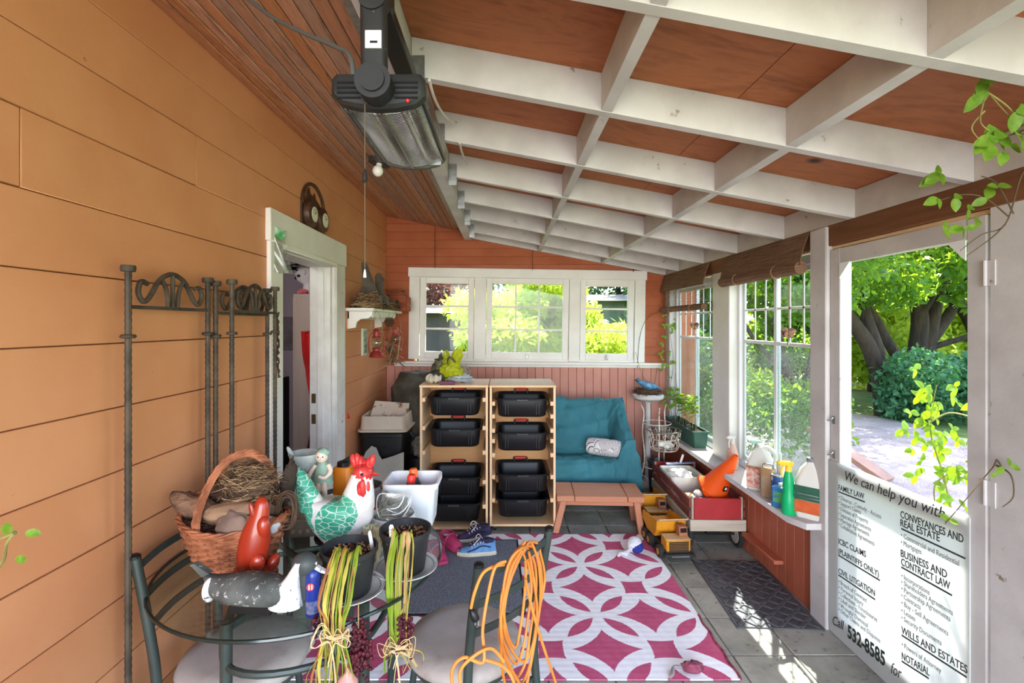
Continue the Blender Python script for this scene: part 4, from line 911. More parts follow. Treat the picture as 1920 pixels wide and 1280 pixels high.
# ================================================================ RIGHT SIDE
# ---- red wagon
t = thing('wagon', 'old red wooden wagon with stake sides beside the right wall', 'wagon', (1.52, 3.90, 0), -.015)
WR = mat('wagon_red', (176, 46, 50), (160, 40, 44), sc=5, ro=.5); WO = wood('weathered_wood', (150, 134, 116), (196, 182, 164), 1, 9, .8, None, .3, .08); WD = mat('wagon_maroon', (132, 62, 56), (104, 50, 46), sc=6, ro=.6, c3=(176, 150, 130), sc3=20, con3=(.62, .68)); WOX = wood('weathered_cross', (158, 142, 126), (204, 192, 174), 0, 9, .8, None, .3, .08)
w, L = .185, .455
MB().bb(-w, w, -L, L, .165, .185).build('bed', WO, t)
MB().bb(-w-.012, w+.012, -L-.02, -L, .155, .235, .003).build('end_board', WOX, t); MB().bb(-w-.012, w+.012, L, L+.02, .155, .235, .003).build('end_board', WOX, t)
MB().bb(-w+.02, w-.02, -L-.012, -L+.006, .237, .385, .003).build('front_panel', WR, t); MB().bb(-w+.02, w-.02, L-.006, L+.012, .237, .385, .003).build('rear_panel', WR, t)
for s in (-1, 1):
    for z0, z1, mm in ((.165, .225, WO), (.245, .295, WD), (.315, .375, WD)): o = MB().bb(-.007, .007, -L+.0, L, z0, z1, .002).build('side_rail', mm, t); o.location = (s*(w+.006), 0, 0)
    for y in (-L+.012, 0, L-.012): MB().bb(s*(w-.012)-.008, s*(w-.012)+.008, y-.014, y+.014, .17, .39, .002).build('stake', WO, t)
    for y in (-L+.09, L-.09):
        mb = MB(); x = s*(w-.005); mb.lathe([(.03, -.016), (.082, -.017), (.092, -.008), (.092, .008), (.082, .017), (.03, .016)], 28, (x, y, .092), Matrix.Rotation(PI/2, 3, 'Y')); wl_ = mb.build('wheel', mat('tire_rubber', (44, 42, 40), ro=.8), t)
        mb = MB(); mb.lathe([(.01, -.019), (.062, -.0185), (.066, 0), (.062, .0185), (.01, .019)], 24, (x, y, .092), Matrix.Rotation(PI/2, 3, 'Y')); lab(mb.build('hub_disc', mat('cream_disc', (206, 196, 182), (170, 156, 140), sc=12, ro=.6), wl_), 'cream wheel disc')
for y in (-L+.09, L-.09): MB().cyl((-w, y, .092), (w, y, .092), .007, 8).build('axle', M['blackm'], t); MB().bb(-.05, .05, y-.03, y+.03, .10, .165).build('bolster', M['blackm'], t)
# wagon contents
t = thing('storage_tub', 'white open plastic tub inside the red wagon', 'tub', (1.47, 4.02, .186)); mb = MB(); rtub(mb, [(.24, .30, .03, 0), (.26, .32, .035, .20), (.275, .335, .04, .203), (.275, .335, .04, .215), (.255, .315, .03, .213), (.235, .30, .03, .01), (.05, .05, .01, .008)]); mb.build('tub', mat('white_tub', (236, 234, 228), ro=.45, tr=.2), t, smooth=45)
o = blob((1.46, 4.0, .36), (.10, .12, .055), 55, .4, 28, 16, 3).build('paper_bag', mat('white_paper', (240, 238, 234), ro=.7), origin='c'); tag(o, 'crumpled white paper lying in the white tub', 'paper')
t = thing('squeegee', 'blue and white squeegee lying across the white tub', 'squeegee', (1.53, 4.2, .41)); mb = MB(); mb.bar((-.13, 0, 0), (.12, .02, .005), .03, .012, (0, 0, 1), .003); mb.build('head', mat('squeegee_blue', (150, 158, 200), ro=.4), t); MB().bar((-.13, .016, -.012), (.12, .036, -.007), .006, .016).build('blade', M['black'], t); MB().cyl((.0, .01, .005), (.02, .0, .08), .01, 10).build('handle', M['white'], t)
OR = mat('cone_orange', (252, 104, 24), (246, 92, 18), sc=3, ro=.5, tr=.25)
dvec = (P(1386, 846, 3.42)-P(1338, 914, 3.60)).normalized(); mt = V((0, 0, 1)).rotation_difference(dvec).to_matrix()
t = thing('traffic_cone', 'orange traffic cone lying tipped in the red wagon', 'cone', P(1338, 914, 3.60)); t.matrix_basis = Matrix.Translation(P(1338, 914, 3.60)) @ mt.to_4x4()
mb = MB(); mb.lathe([(.105, 0), (.10, .012), (.018, .335), (.013, .338), (.011, .33), (.09, .012)], 26, cap0=False, cap1=False); mb.build('cone', OR, t)
mb = MB(); mb.loft([[V((x, y, z)) for x, y in rrect(.20, .20, .03, 4)] for z in (-.014, 0)]); mb.build('base', OR, t)
m = Matrix.Rotation(math.radians(-75), 4, 'Z') @ Matrix.Translation((.081, 0, .085)) @ Matrix.Rotation(math.radians(-14.5), 4, 'Y') @ Matrix(((0, 0, 1, 0), (1, 0, 0, 0), (0, 1, 0, 0), (0, 0, 0, 1)))
MB().prism([(-.018, -.02), (.018, -.02), (.018, .02), (-.018, .02)], .003, m).build('sticker', M['black'], t, smooth=0); MB().prism([(-.007, -.008), (.010, -.008), (.010, .012), (-.007, .012)], .0045, m).build('mark', mat('pinkish_white', (240, 214, 218), ro=.6), t, smooth=0)
mb = MB(); mb.ball((1.44, 3.60, .36), (.034, .034, .03)); o = mb.build('ball', mat('cream_ball', (236, 228, 210), ro=.6), origin='c'); tag(o, 'cream ball resting on the purple yarn in the wagon front', 'ball')
mb = MB(); q = random.Random(4)
for k in range(10):
    c = V((1.47+q.uniform(-.05, .06), 3.56+q.uniform(-.04, .03), .30+q.uniform(0, .05))); a0 = q.uniform(0, 6)
    mb.tube([c+V((.035*math.cos(a), .028*math.sin(a), .012*math.sin(a*2+a0))) for a in [i*.5 for i in range(12)]], .005, 6)
o = mb.build('yarn', mat('mauve_yarn', (150, 132, 150), (120, 100, 124), sc=30, ro=.9), origin='c'); tag(o, 'loose mauve yarn heap in the front of the red wagon', 'yarn')
o = MB().bb(1.38, 1.56, 3.52, 3.82, .187, .298, .006).build('cardboard_box', mat('cardboard', (150, 120, 96), ro=.8), origin='c'); tag(o, 'brown cardboard box low in the wagon under the yarn', 'box')
# ---- toy dump trucks
TY = mat('toy_yellow', (222, 150, 36), (206, 134, 28), sc=8, ro=.45, c3=(150, 96, 40), sc3=24, con3=(.63, .68)); TG = mat('toy_tan', (214, 184, 140), (196, 164, 120), sc=10, ro=.6); TK = mat('toy_black', (52, 50, 48), (40, 38, 38), sc=10, ro=.6); TB = mat('toy_brown', (168, 106, 74), (150, 92, 64), sc=9, ro=.6)
def truck(label, loc, rz):
    t = thing('toy_dump_truck', label, 'toy truck', loc, rz, 'old toy dump trucks')    # front faces -Y
    mb = MB(); mb.bb(-.085, .085, -.20, .20, .045, .085, .004); mb.build('chassis', TK, t)
    mb = MB(); mb.bb(-.085, .085, -.205, -.10, .07, .150, .008); mb.build('hood', TY, t)
    mb = MB(); mb.bb(-.086, .086, -.206, -.10, .1505, .156, .002); mb.build('hood_top', TG, t)
    mb = MB()
    for i in range(6): mb.bb(-.068, .068, -.211, -.204, .078+i*.011, .085+i*.011, .001)
    mb.build('grille', TK, t)
    mb = MB(); mb.bb(-.105, .105, -.235, -.205, .045, .066, .004); mb.build('bumper', M['steel'] if False else TK, t); MB().bb(-.06, .06, -.239, -.234, .050, .058).build('bumper_plate', M['steel'], t)
    mb = MB(); mb.bb(.02, .08, -.165, -.105, .156, .225, .005); c_ = mb.build('cab', TB, t); MB().bb(.028, .072, -.1665, -.164, .185, .215).build('cab_window', M['black'], c_)
    mb = MB(); mb.loft([[V((sx*wx, y, z)) for sx in (-1, 1)]+[V((sx*wx*.96, y, z-.006)) for sx in (1, -1)] for y, z, wx in ((-.215+.09, .262, .105), (-.10, .245, .105), (-.07, .238, .10))]); mb.build('canopy', TG, t, smooth=0)
    for s in (-1, 1):
        mb = MB(); ol = [(-.08, .235), (.21, .205), (.215, .150), (.12, .105), (-.03, .11), (-.07, .17)]
        mb.prism(ol, .006, Matrix(((0, 0, 1, s*.102-.003), (1, 0, 0, 0), (0, 1, 0, 0), (0, 0, 0, 1)))); mb.build('dump_side', TY, t, smooth=0)
    mb = MB(); mb.loft([[V((-.10, y, z)), V((.10, y, z)), V((.10, y, z-.006)), V((-.10, y, z-.006))] for y, z in ((-.072, .235), (-.065, .17), (-.03, .115), (.12, .11), (.215, .155))]); mb.build('dump_bed', TY, t, smooth=0)
    for sx in (-1, 1):
        for y in (-.13, .06, .15):
            mb = MB(); mb.lathe([(.02, -.02), (.040, -.021), (.046, -.014), (.046, .014), (.040, .021), (.02, .02)], 22, (sx*.098, y, .046), Matrix.Rotation(PI/2, 3, 'Y')); wl_ = mb.build('wheel', mat('tire', (48, 46, 44), ro=.85) if 'tire' not in M else M['tire'], t)
            mb = MB(); mb.lathe([(.002, -.022), (.022, -.0215), (.022, .0215), (.002, .022)], 14, (sx*.098, y, .046), Matrix.Rotation(PI/2, 3, 'Y')); mb.build('hub', TY, wl_)
    return t
M['tire'] = mat('tire', (48, 46, 44), ro=.85)
tr = truck('yellow toy dump truck nearest the camera, its front wheels by the rug', (1.175, 3.50, 0), .06)
copy_thing(tr, 'yellow toy dump truck behind, between low table and wagon', (1.20, 4.0, 0), .03)
# ---- rubber mat
t = thing('rubber_mat', 'dark rubber door mat with basket-weave blocks by the right wall', 'mat', (1.49, 2.945, 0), -.06); RB = mat('mat_rubber', (92, 92, 96), (76, 76, 80), sc=9, ro=.55, bs=60, bst=.2)
MB().bb(-.22, .22, -.37, .37, 0, .006, .002).build('base', RB, t); MB().bb(-.228, -.216, -.378, .378, 0, .009, .002).build('edge', RB, t); MB().bb(.216, .228, -.378, .378, 0, .009, .002).build('edge', RB, t)
mb = MB(); p = .058
for i in range(-4, 4):
    for j in range(-7, 7):
        x, y = (i+.5)*p*.93, (j+.5)*p*.9; a = PI/4 if (i+j) % 2 else -PI/4
        mb.box((x, y, .0095), (.062, .021, .007), (0, 0, a), .0025)
        mb.box((x+.012*math.cos(a+PI/2), y+.012*math.sin(a+PI/2), .0085), (.04, .008, .005), (0, 0, a), .002)
mb.build('tread', RB, t, kind='stuff')
# ---- patterned rug
rm, nt, b, o_ = newmat('rug_weave'); k = coords(nt, False); sp = nt.nodes.new('ShaderNodeSeparateXYZ'); nt.links.new(k, sp.inputs[0]); X, Y = E(nt, sp.outputs[0]), E(nt, sp.outputs[1])
jg = E(nt, nz(nt, coords(nt, False, (150, 150, 1)), 1, 1)); X = X+(jg-.5)*.014
D = .562
fx = ((X/D+.5).fract()-.5).abs()*D; fy = ((Y/D+.5).fract()-.5).abs()*D        # folded to one quarter cell, node at 0,0
def star(cx, cy, a, b_, p_): return (((fx-cx).abs()/a).pow(p_)+((fy-cy).abs()/b_).pow(p_)).lt(1)
H = D/2
s_ = star(H, 0, .178, .160, .72).max(star(0, H, .182, .160, .72))
u = (fx+fy)*.7071; v_ = (fx-fy).abs()*.7071
lens = ((((u-.150)/.112).abs().pow(2))+(v_/.036)).lt(1)
uu = ((fx-H)+(fy-H)).abs()*.7071; vv = ((fx-H)-(fy-H)).abs()*.7071
cell = ((uu/.098).pow(.85)+(vv/.098).pow(.85)).lt(1)
redm = s_.max(lens).max(cell)
wv = E(nt, nz(nt, coords(nt, False, (60, 420, 1)), 1, 3)); n2 = E(nt, nz(nt, coords(nt, False), 9, 4))
cw = ramp(nt, (wv*.7+n2*.3).k, [(.15, (236, 234, 240)), (.5, (250, 248, 252))]); cr = ramp(nt, (wv*.6+n2*.4).k, [(.25, (180, 72, 106)), (.65, (210, 104, 138))])
nt.links.new(mixc(nt, redm, cw, cr), b.inputs['Base Color']); b.inputs['Roughness'].default_value = .95; b.inputs['Specular IOR Level'].default_value = .1
wx = ((X+Y*.35)*95).op('SINE'); wy = ((Y*150)).op('SINE'); bump(nt, b, wx*.5+wy*.5+wv*.6, .22, .003)
def rugz(x, y): return .005+.003*mnoise.noise(V((x*3, y*3, 1)))+.012*max(0, (x-1.02))*0
RX0, RX1, RYa, RYb = -1.02, 1.07, 2.20, 3.72; cx_, cy_ = .513, 2.685
rug = MB(); rug.sheet(lambda u, v: V((RX0+(RX1-RX0)*u+.012*math.sin(v*3)*(u-.5)-cx_, RYa+(RYb-RYa)*v-.0-cy_, rugz(RX0+(RX1-RX0)*u, v)+.003)), 40, 30, .006)
rug.m = 0; o = rug.build('rug', rm, smooth=60); o.location = (cx_, cy_, .0025); tag(o, 'red and white interlocking-circle woven rug on the tiled floor', 'rug')
EDG = mat('rug_binding', (120, 44, 60), (156, 84, 94), sc=40, ro=.95); mb = MB(); c = [V((1.072+.004*math.sin(i*.9), 2.2+i*.021, .009)) for i in range(24)]; mb.tube(c, .007, 6); ob = mb.build('binding', EDG, o); ob.location = (-cx_, -cy_, 0)
# ---- charcoal carpet mat
t = thing('carpet_mat', 'charcoal ribbed carpet mat lying on the rug', 'mat', (-.25, 3.14, .012), .02); cm, nt, b, o_ = newmat('charcoal_rib'); k = coords(nt, False); sp = nt.nodes.new('ShaderNodeSeparateXYZ'); nt.links.new(k, sp.inputs[0]); n1 = E(nt, nz(nt, coords(nt, False), 230, 2, .7)); rb = (E(nt, sp.outputs[1])*520).op('SINE')
nt.links.new(ramp(nt, (n1+rb*.08).k, [(.36, (50, 54, 64)), (.52, (108, 114, 128)), (.66, (172, 178, 190))]), b.inputs['Base Color']); b.inputs['Roughness'].default_value = .95; bump(nt, b, n1+rb*.4, .6, .004)
MB().bb(-.35, .35, -.45, .45, 0, .008, .002).build('pile', cm, t)
mb = MB(); mb.bb(-.362, -.35, -.462, .462, -.001, .006); mb.bb(.35, .362, -.462, .462, -.001, .006); mb.bb(-.35, .35, .45, .462, -.001, .006); mb.bb(-.35, .35, -.462, -.45, -.001, .006); mb.build('border', M['black'], t)
# ---- shoes
PK = mat('clog_pink', (190, 66, 110), (170, 50, 94), sc=6, ro=.5)
def clog(label, loc, rz, rx=0):
    t = thing('clog', label, 'shoe', loc, rot=(rx, 0, rz), group='pink clogs on the carpet mat')
    ol = [(-.125, .030), (-.10, .042), (-.05, .046), (0, .045), (.05, .043), (.09, .036), (.115, .022)]   # toe is -x
    def ring(f, z): return [V((x*f, y*f, z)) for x, y in ol]+[V((x*f, -y*f, z)) for x, y in reversed(ol)]
    mb = MB(); mb.loft([ring(.96, 0), ring(1.04, .006), ring(1.04, .022), ring(.98, .026)]); mb.build('sole', PK, t)
    mb = MB(); secs = []
    for x, wd_, h in ((-.122, .026, .035), (-.10, .040, .058), (-.06, .045, .075), (-.02, .045, .082), (.0, .045, .082)): secs.append([V((x, wd_*math.cos(a), .022+(h-.022)*math.sin(a))) for a in [PI*i/12 for i in range(13)]])
    mb.loft(secs, caps=False, close=False); mb2 = MB(); g_ = secs; mb2.sheet(lambda u, v: (lambda i, f: g_[i][int(round(u*12))]*(1-f)+g_[min(4, i+1)][int(round(u*12))]*f)(min(3, int(v*4)), v*4-min(3, int(v*4))), 12, 8, .004); up = mb2.build('upper', PK, t, smooth=60)
    mb = MB(); mb.tube([V((x, y, z)) for x, y, z in [(.0, .047, .03), (.05, .045, .05), (.10, .032, .056), (.118, 0, .058), (.10, -.032, .056), (.05, -.045, .05), (0, -.047, .03)]], .009, 8); mb.tube([V((.0, .046*math.cos(a), .024+.06*math.sin(a))) for a in [PI*i/12 for i in range(13)]], .006, 8); mb.build('collar', PK, t)
    mb = MB(); mb.tube(catmull([V((0, .05, .05)), V((.07, .052, .07)), V((.125, 0, .066)), V((.07, -.052, .07)), V((0, -.05, .05))], 6), .005, 6); mb.build('heel_strap', PK, t)
    return t
c1 = clog('pink clog standing tipped behind, opening toward the camera', (-.385, 3.50, .022), 2.2)
copy_thing(c1, 'pink clog in front, lying nearer the table', (-.455, 3.33, .022), 2.0)
def sneaker(label, loc, rz, base, dark, lace):
    t = thing('running_shoe', label, 'shoe', loc, rz, 'running shoes on the carpet mat')
    xs = [(-.135, .022, .024), (-.11, .038, .044), (-.06, .046, .056), (-.01, .044, .076), (.04, .040, .094), (.09, .038, .098), (.125, .028, .090)]
    def ring(f, z): return [V((x*f, y*f, z)) for x, y, h in xs]+[V((x*f, -y*f, z)) for x, y, h in reversed(xs)]
    mb = MB(); mb.loft([ring(.98, 0), ring(1.05, .006), ring(1.05, .022), ring(1.0, .028)]); lab(mb.build('sole', mat('shoe_sole', (214, 206, 190), (190, 180, 160), sc=9, ro=.7), t), 'dirty cream sole')
    mb = MB(); secs = []
    for x, y, h in xs: secs.append([V((x, y*math.cos(a)*(1-.25*max(0, math.sin(a))), .024+(h-.024)*math.sin(a))) for a in [PI*i/12 for i in range(13)]]+[V((x, 0, .022))])
    mb.loft(secs); mb.build('upper', base, t, smooth=60)
    mb = MB(); mb.lathe([(.9, 0), (1.0, .004), (1.02, .016), (.85, .02), (.75, .008), (.7, -.01)], 20, (.065, 0, .088), Matrix.Rotation(.15, 3, 'Y') @ Matrix.Diagonal((.052, .030, 1)), cap0=False); lab(mb.build('collar', dark, t), 'dark padded collar')
    mb = MB(); mb.bar((-.055, 0, .062), (.03, 0, .102), .04, .010, (0, 0, 1), .003); mb.build('tongue', dark, t)
    mb = MB()
    for i in range(5): x = -.05+i*.02; mb.tube(catmull([V((x, .026, .055+i*.008)), V((x+.004, 0, .074+i*.009)), V((x+.012, -.026, .057+i*.008))], 4), .0032, 6)
    mb.tube(catmull([V((.03, 0, .11)), V((.01, .04, .12)), V((-.01, .05, .09)), V((.02, .01, .11)), V((.0, -.05, .115)), V((-.03, -.05, .085))], 5), .003, 6); mb.build('laces', lace, t)
    mb = MB()
    for s in (-1, 1): mb.tube(catmull([V((-.07, s*.044, .034)), V((-.02, s*.045, .05)), V((.03, s*.041, .07)), V((.09, s*.038, .06))], 4), .004, 6)
    mb.build('trim', dark, t); return t
LW = mat('lace_white', (226, 222, 226), ro=.9)
s1 = sneaker('light blue running shoe with cream sole on the carpet mat', (-.185, 3.375, .022), .1, mat('shoe_blue', (110, 158, 206), (84, 130, 184), sc=12, ro=.7), mat('shoe_navy', (52, 48, 76), ro=.8), LW)
s2 = sneaker('dark purple running shoe with pale laces behind the blue one', (-.225, 3.60, .0225), .35, mat('shoe_purple', (64, 52, 92), (48, 42, 70), sc=12, ro=.7), mat('shoe_dark', (44, 36, 52), ro=.8), LW)
# ---- dog toys
t = thing('dog_toy', 'white and blue knitted ball toy with rope tail on the rug', 'dog toy', (.92, 3.42, .010)); WK = mat('knit_white', (226, 224, 226), (196, 194, 200), sc=70, ro=.95, bs=120, bst=.8)
mb = MB(); mb.ball((0, 0, .055), .055, 20, 14); mb.build('ball', WK, t); mb = MB(); mb.ball((.008, -.006, .048), (.054, .054, .046), 20, 14); lab(mb.build('patch', mat('knit_blue', (46, 54, 140), (36, 42, 116), sc=60, ro=.95), t), 'royal blue knitted half')
mb = MB(); mb.tube(catmull([V((-.04, -.02, .03)), V((-.075, -.05, .018)), V((-.11, -.05, .016)), V((-.135, -.075, .012))], 5), [.014, .013, .012, .013, .016, .018, .016, .013, .012, .012, .012, .013, .014, .012, .010, .007][:16], 8); mb.build('rope_tail', WK, t)
t = thing('dog_toy', 'chewed pink and grey dog toy at the bottom edge of the rug', 'dog toy', (.87, 2.245, .012)); mb = MB(); mb.ball((0, 0, .022), (.05, .03, .024), 18, 10, None, .4, 3, 2); mb.build('body', mat('toy_pink', (150, 72, 92), (80, 50, 62), sc=26, ro=.9), t); mb = MB(); mb.tube(catmull([V((-.045, 0, .02)), V((-.08, .01, .014)), V((-.10, -.03, .012)), V((-.12, -.05, .012))], 4), .008, 7); mb.build('tail', mat('toy_grey', (150, 140, 140), ro=.9), t)

# ================================================================ THINGS ON THE RIGHT SILL
SZ = .5505
def bottle_prof(mb, prof, n=24, **k): return mb.lathe(prof, n, **k)
def jug(label, loc, rz, S, lab_cols, capm, kw=1):
    t = thing('jug', label, 'jug', loc, rz); BW = mat('jug_white'+label[:6], (232, 230, 224), (224, 220, 212), sc=4, ro=.4, tr=.12)
    w, d, h = .17*S*kw, .105*S*kw, .30*S
    mb = MB(); rtub(mb, [(w*.9, d*.88, .02*S, 0), (w, d, .03*S, .012*S), (w, d, .03*S, h*.58), (w*.96, d*.96, .03*S, h*.66), (w*.7, d*.7, .03*S, h*.86), (w*.36, d*.42, .02*S, h*.96), (.034*S, .034*S, .016*S, h*.985), (.034*S, .034*S, .016*S, h*1.0)], 6); mb.build('body', BW, t, smooth=60)
    mb = MB(); mb.tube(catmull([V((w*.10, 0, h*.97)), V((w*.30, 0, h*1.0)), V((w*.52, 0, h*.90)), V((w*.54, 0, h*.72)), V((w*.44, 0, h*.60))], 6), .0135*S, 10); mb.build('handle', BW, t)
    mb = MB(); mb.lathe([(.022*S, h*.99), (.022*S, h*1.055), (.018*S, h*1.06)], 18); mb.build('cap', capm, t)
    y = -d/2-.0015; 
    for (x0, x1, z0, z1, mm) in lab_cols: MB().bb(x0*w, x1*w, y-.0006, y+.003, z0*h, z1*h).build('paper_label', mm, t, smooth=0)
    return t
def lm(n, c, c2=None, sc=60): return mat(n, c, c2, sc=sc, ro=.5, rnd=False)
jug('white jug with red and blue label and yellow star on the sill', (1.66, 3.14, SZ), -.75, .92, [(-.46, .40, .06, .56, lm('l_red', (206, 120, 100), (226, 200, 186), 45)), (.06, .40, .07, .36, lm('l_blue', (52, 96, 130), (80, 130, 150), 20)), (-.46, .40, .50, .56, lm('l_yel', (232, 190, 70)))], M['white'])
t_ = [o for o in bpy.data.objects if o.get('category') == 'jug'][-1]
mb = MB(); sp_ = [((.022 if i % 2 else .009)*math.cos(i*PI/8), (.022 if i % 2 else .009)*math.sin(i*PI/8)) for i in range(16)]; mb.prism([(x+.03, y+.125) for x, y in sp_], .0016, Matrix(((1, 0, 0, 0), (0, 0, -1, -.0526), (0, 1, 0, 0), (0, 0, 0, 1)))); mb.build('star', lm('l_star', (240, 200, 60)), t_, smooth=0)
jug('large white jug with green and orange label nearest the door post', (1.700, 2.685, SZ), -.80, 1.04, [(-.46, .42, .32, .57, lm('l_green', (34, 78, 62), (44, 92, 72), 20)), (-.46, .42, .10, .315, lm('l_orange', (206, 96, 50), (190, 84, 44), 20)), (-.36, .30, .42, .435, lm('l_wh', (226, 226, 220))), (-.30, .34, .37, .38, lm('l_wh2', (226, 226, 220)))], mat('grey_cap', (120, 122, 126), ro=.5), .86)
t = thing('metal_can', 'tall pale flat metal can beside the red-labelled jug', 'can', (1.635, 3.005, SZ), -.7); mb = MB(); rtub(mb, [(.078, .05, .012, 0), (.08, .052, .014, .004), (.08, .052, .014, .17), (.07, .045, .012, .178)]); mb.build('body', mat('can_tan', (206, 196, 180), (176, 140, 104), sc=3, ro=.3, me=.3), t, smooth=45); mb = MB(); mb.tube(catmull([V((-.026, 0, .176)), V((-.024, 0, .20)), V((.024, 0, .20)), V((.026, 0, .176))], 5), .005, 8); mb.build('handle', M['steel'], t)
t = thing('caulking_tube', 'white caulking cartridge standing behind the blue cans', 'tube', (1.71, 3.0, SZ)); mb = MB(); mb.lathe([(.024, 0), (.024, .20), (.02, .205), (.008, .215), (.005, .27)], 18); mb.build('cartridge', M['white'], t)
t = thing('paint_can', 'blue cylindrical can behind the small blue box', 'can', (1.655, 2.93, SZ)); mb = MB(); mb.lathe([(.036, 0), (.038, .004), (.038, .15), (.036, .152), (.034, .158), (.012, .165)], 24); mb.build('body', mat('can_blue', (50, 74, 140), (80, 120, 180), sc=18, ro=.35, c3=(222, 226, 230), sc3=30, con3=(.6, .62)), t); mb = MB(); mb.lathe([(.0385, .152), (.0385, .160), (.03, .162)], 24); mb.build('lid', M['steel'], t)
t = thing('small_tin', 'short blue and green rectangular tin beside the green spray bottle', 'tin', (1.62, 2.84, SZ), -.75); mb = MB(); rtub(mb, [(.085, .055, .008, 0), (.085, .055, .008, .115), (.06, .04, .006, .122)]); mb.build('body', mat('tin_blue', (60, 130, 186), (50, 108, 168), sc=8, ro=.35), t, smooth=45); MB().bb(-.034, .034, -.029, -.0265, .03, .09).build('paper_label', lm('l_gr', (110, 176, 90), (60, 120, 150), 30), t, smooth=0); MB().lathe([(.014, .12), (.014, .137)], 14).build('cap', M['white'], t)
def sprayer(label, loc, rz, body, trig, prof):
    t = thing('spray_bottle', label, 'spray bottle', loc, rz); mb = MB(); mb.lathe(prof, 24); mb.build('body', body, t, smooth=60); h = prof[-1][1]
    mb = MB(); mb.lathe([(.017, h-.005), (.018, h+.02), (.012, h+.03)], 16); mb.bar((-.065, 0, h+.052), (.03, 0, h+.040), .026, .026, (0, 0, 1), .006); mb.bar((0, 0, h+.015), (0, 0, h+.045), .026, .026, (0, 1, 0), .005); hd = mb.build('spray_head', trig, t)
    mb = MB(); mb.tube(catmull([V((-.03, 0, h+.038)), V((-.048, 0, h+.01)), V((-.045, 0, h-.025))], 5), .006, 8); mb.build('trigger', trig, hd); mb = MB(); mb.cyl((-.065, 0, h+.052), (-.076, 0, h+.0535), .008, 10); mb.build('nozzle', trig, hd); return t
sprayer('bright green spray bottle with yellow trigger head on the sill', (1.603, 2.735, SZ), .25, mat('green_plastic', (20, 190, 118), (16, 176, 108), sc=3, ro=.35, tr=.2), mat('yellow_trigger', (250, 190, 50), ro=.4), [(.034, 0), (.036, .006), (.035, .10), (.028, .12), (.030, .16), (.026, .20), (.017, .24)])
sprayer('clear pinkish spray bottle at the far end of the nearer sill', (1.685, 3.58, SZ), .6, mat('pink_clear', (232, 196, 180), ro=.2, tr=.4), mat('clear_trigger', (226, 214, 206), ro=.3, tr=.3), [(.040, 0), (.042, .006), (.042, .11), (.030, .15), (.015, .19)])
sprayer('pale bottle with grey-green trigger behind the red-labelled jug', (1.72, 3.30, SZ), .3, mat('pale_clear', (220, 226, 222), ro=.2, tr=.4), mat('greygreen_trigger', (140, 164, 150), ro=.4), [(.036, 0), (.038, .006), (.038, .12), (.026, .17), (.015, .225)])
# ---- planter box with plants
GP = mat('planter_green', (52, 92, 80), (44, 80, 70), sc=4, ro=.5)
t = thing('window_planter', 'long green planter box on the sill under the farther window', 'planter', (1.69, 4.52, SZ)); L2, w2 = .36, .065
mb = MB(); mb.loft([[V((x, y, z)) for x, y in rrect(2*w2*f, 2*L2*f2, .012, 3)] for f, f2, z in ((.82, .96, 0), (1.0, 1.0, .13), (1.1, 1.02, .132), (1.1, 1.02, .145), (.92, .98, .145), (.9, .97, .12))]); mb.build('box', GP, t, smooth=45)
MB().bb(-w2*.85, w2*.85, -L2*.94, L2*.94, .115, .124).build('soil', mat('soil', (52, 42, 34), (36, 30, 26), sc=40, ro=.95, bs=80, bst=.8), t)
q = random.Random(21)
for k in range(11):
    y0 = -L2*.8+k*.055; x0 = q.uniform(-.03, .03); d = V((q.uniform(-.08, .06), q.uniform(-.10, .14), 0)); hh = q.uniform(.14, .36)
    c = catmull([V((x0, y0, .12)), V((x0+d.x*.3, y0+d.y*.3, .12+hh*.6)), V((x0+d.x, y0+d.y, .12+hh*.9)), V((x0+d.x*1.6, y0+d.y*1.7, .12+hh*.75))], 5); mb = MB(); mb.tube(c, .002, 5); mb.build('stem', STEM, t)
    for p in c[5::2]:
        for s in (-1, 1): add_leaf(t, V(p)+V(t.location), (s*.6+d.x, d.y*3+.2, q.uniform(-.5, .3)), (0, q.uniform(-.6, .6), 1), q.uniform(.04, .075))
# ================================================================ CEILING AND WALL THINGS
# ---- infrared heater
HK = mat('heater_black', (34, 34, 34), (26, 26, 26), sc=20, ro=.5, c3=(120, 110, 100), sc3=70, con3=(.70, .74))
t = thing('patio_heater', 'black infrared heater with wire grille hanging below the ceiling', 'heater', (-.275, 1.28, 2.13))
def dsec(y, w, hu, hl):   # flat back on top, bowed front below
    return [V((-w, y, hu)), V((-w*.9, y, hu+.012)), V((w*.9, y, hu+.012)), V((w, y, hu)), V((w, y, -hl*.3)), V((w*.8, y, -hl*.8)), V((w*.4, y, -hl*1.05)), V((0, y, -hl*1.12)), V((-w*.4, y, -hl*1.05)), V((-w*.8, y, -hl*.8)), V((-w, y, -hl*.3))]
mb = MB(); mb.loft([dsec(-.225, .094, .02, .03), dsec(-.218, .102, .024, .036), dsec(-.196, .102, .024, .036), dsec(-.194, .098, .02, .03)]); ec = mb.build('end_cap', HK, t)
SB = mat('slot_black', (8, 8, 8), ro=.9)
for s in (-1, 1):
    for i in range(4): MB().bb(s*.062-.026, s*.062+.026, -.2275, -.224, .012-i*.011, .0165-i*.011, .001).build('vent_slot', SB, ec)
MB().ball((.066, -.227, -.026), .0045, 10, 6).build('indicator', M['red'], ec)
mb = MB(); mb.loft([dsec(.195, .094, .02, .03), dsec(.198, .096, .022, .034), dsec(.212, .096, .022, .034), dsec(.216, .09, .02, .03)]); mb.build('end_cap', mat('heater_grey', (70, 70, 66), ro=.45), t)
mb = MB(); mb.bb(-.095, .095, -.196, .197, .018, .03); 
for s in (-1, 1): mb.bb(s*.095-.005, s*.095+.005, -.196, .197, -.014, .03, .003)
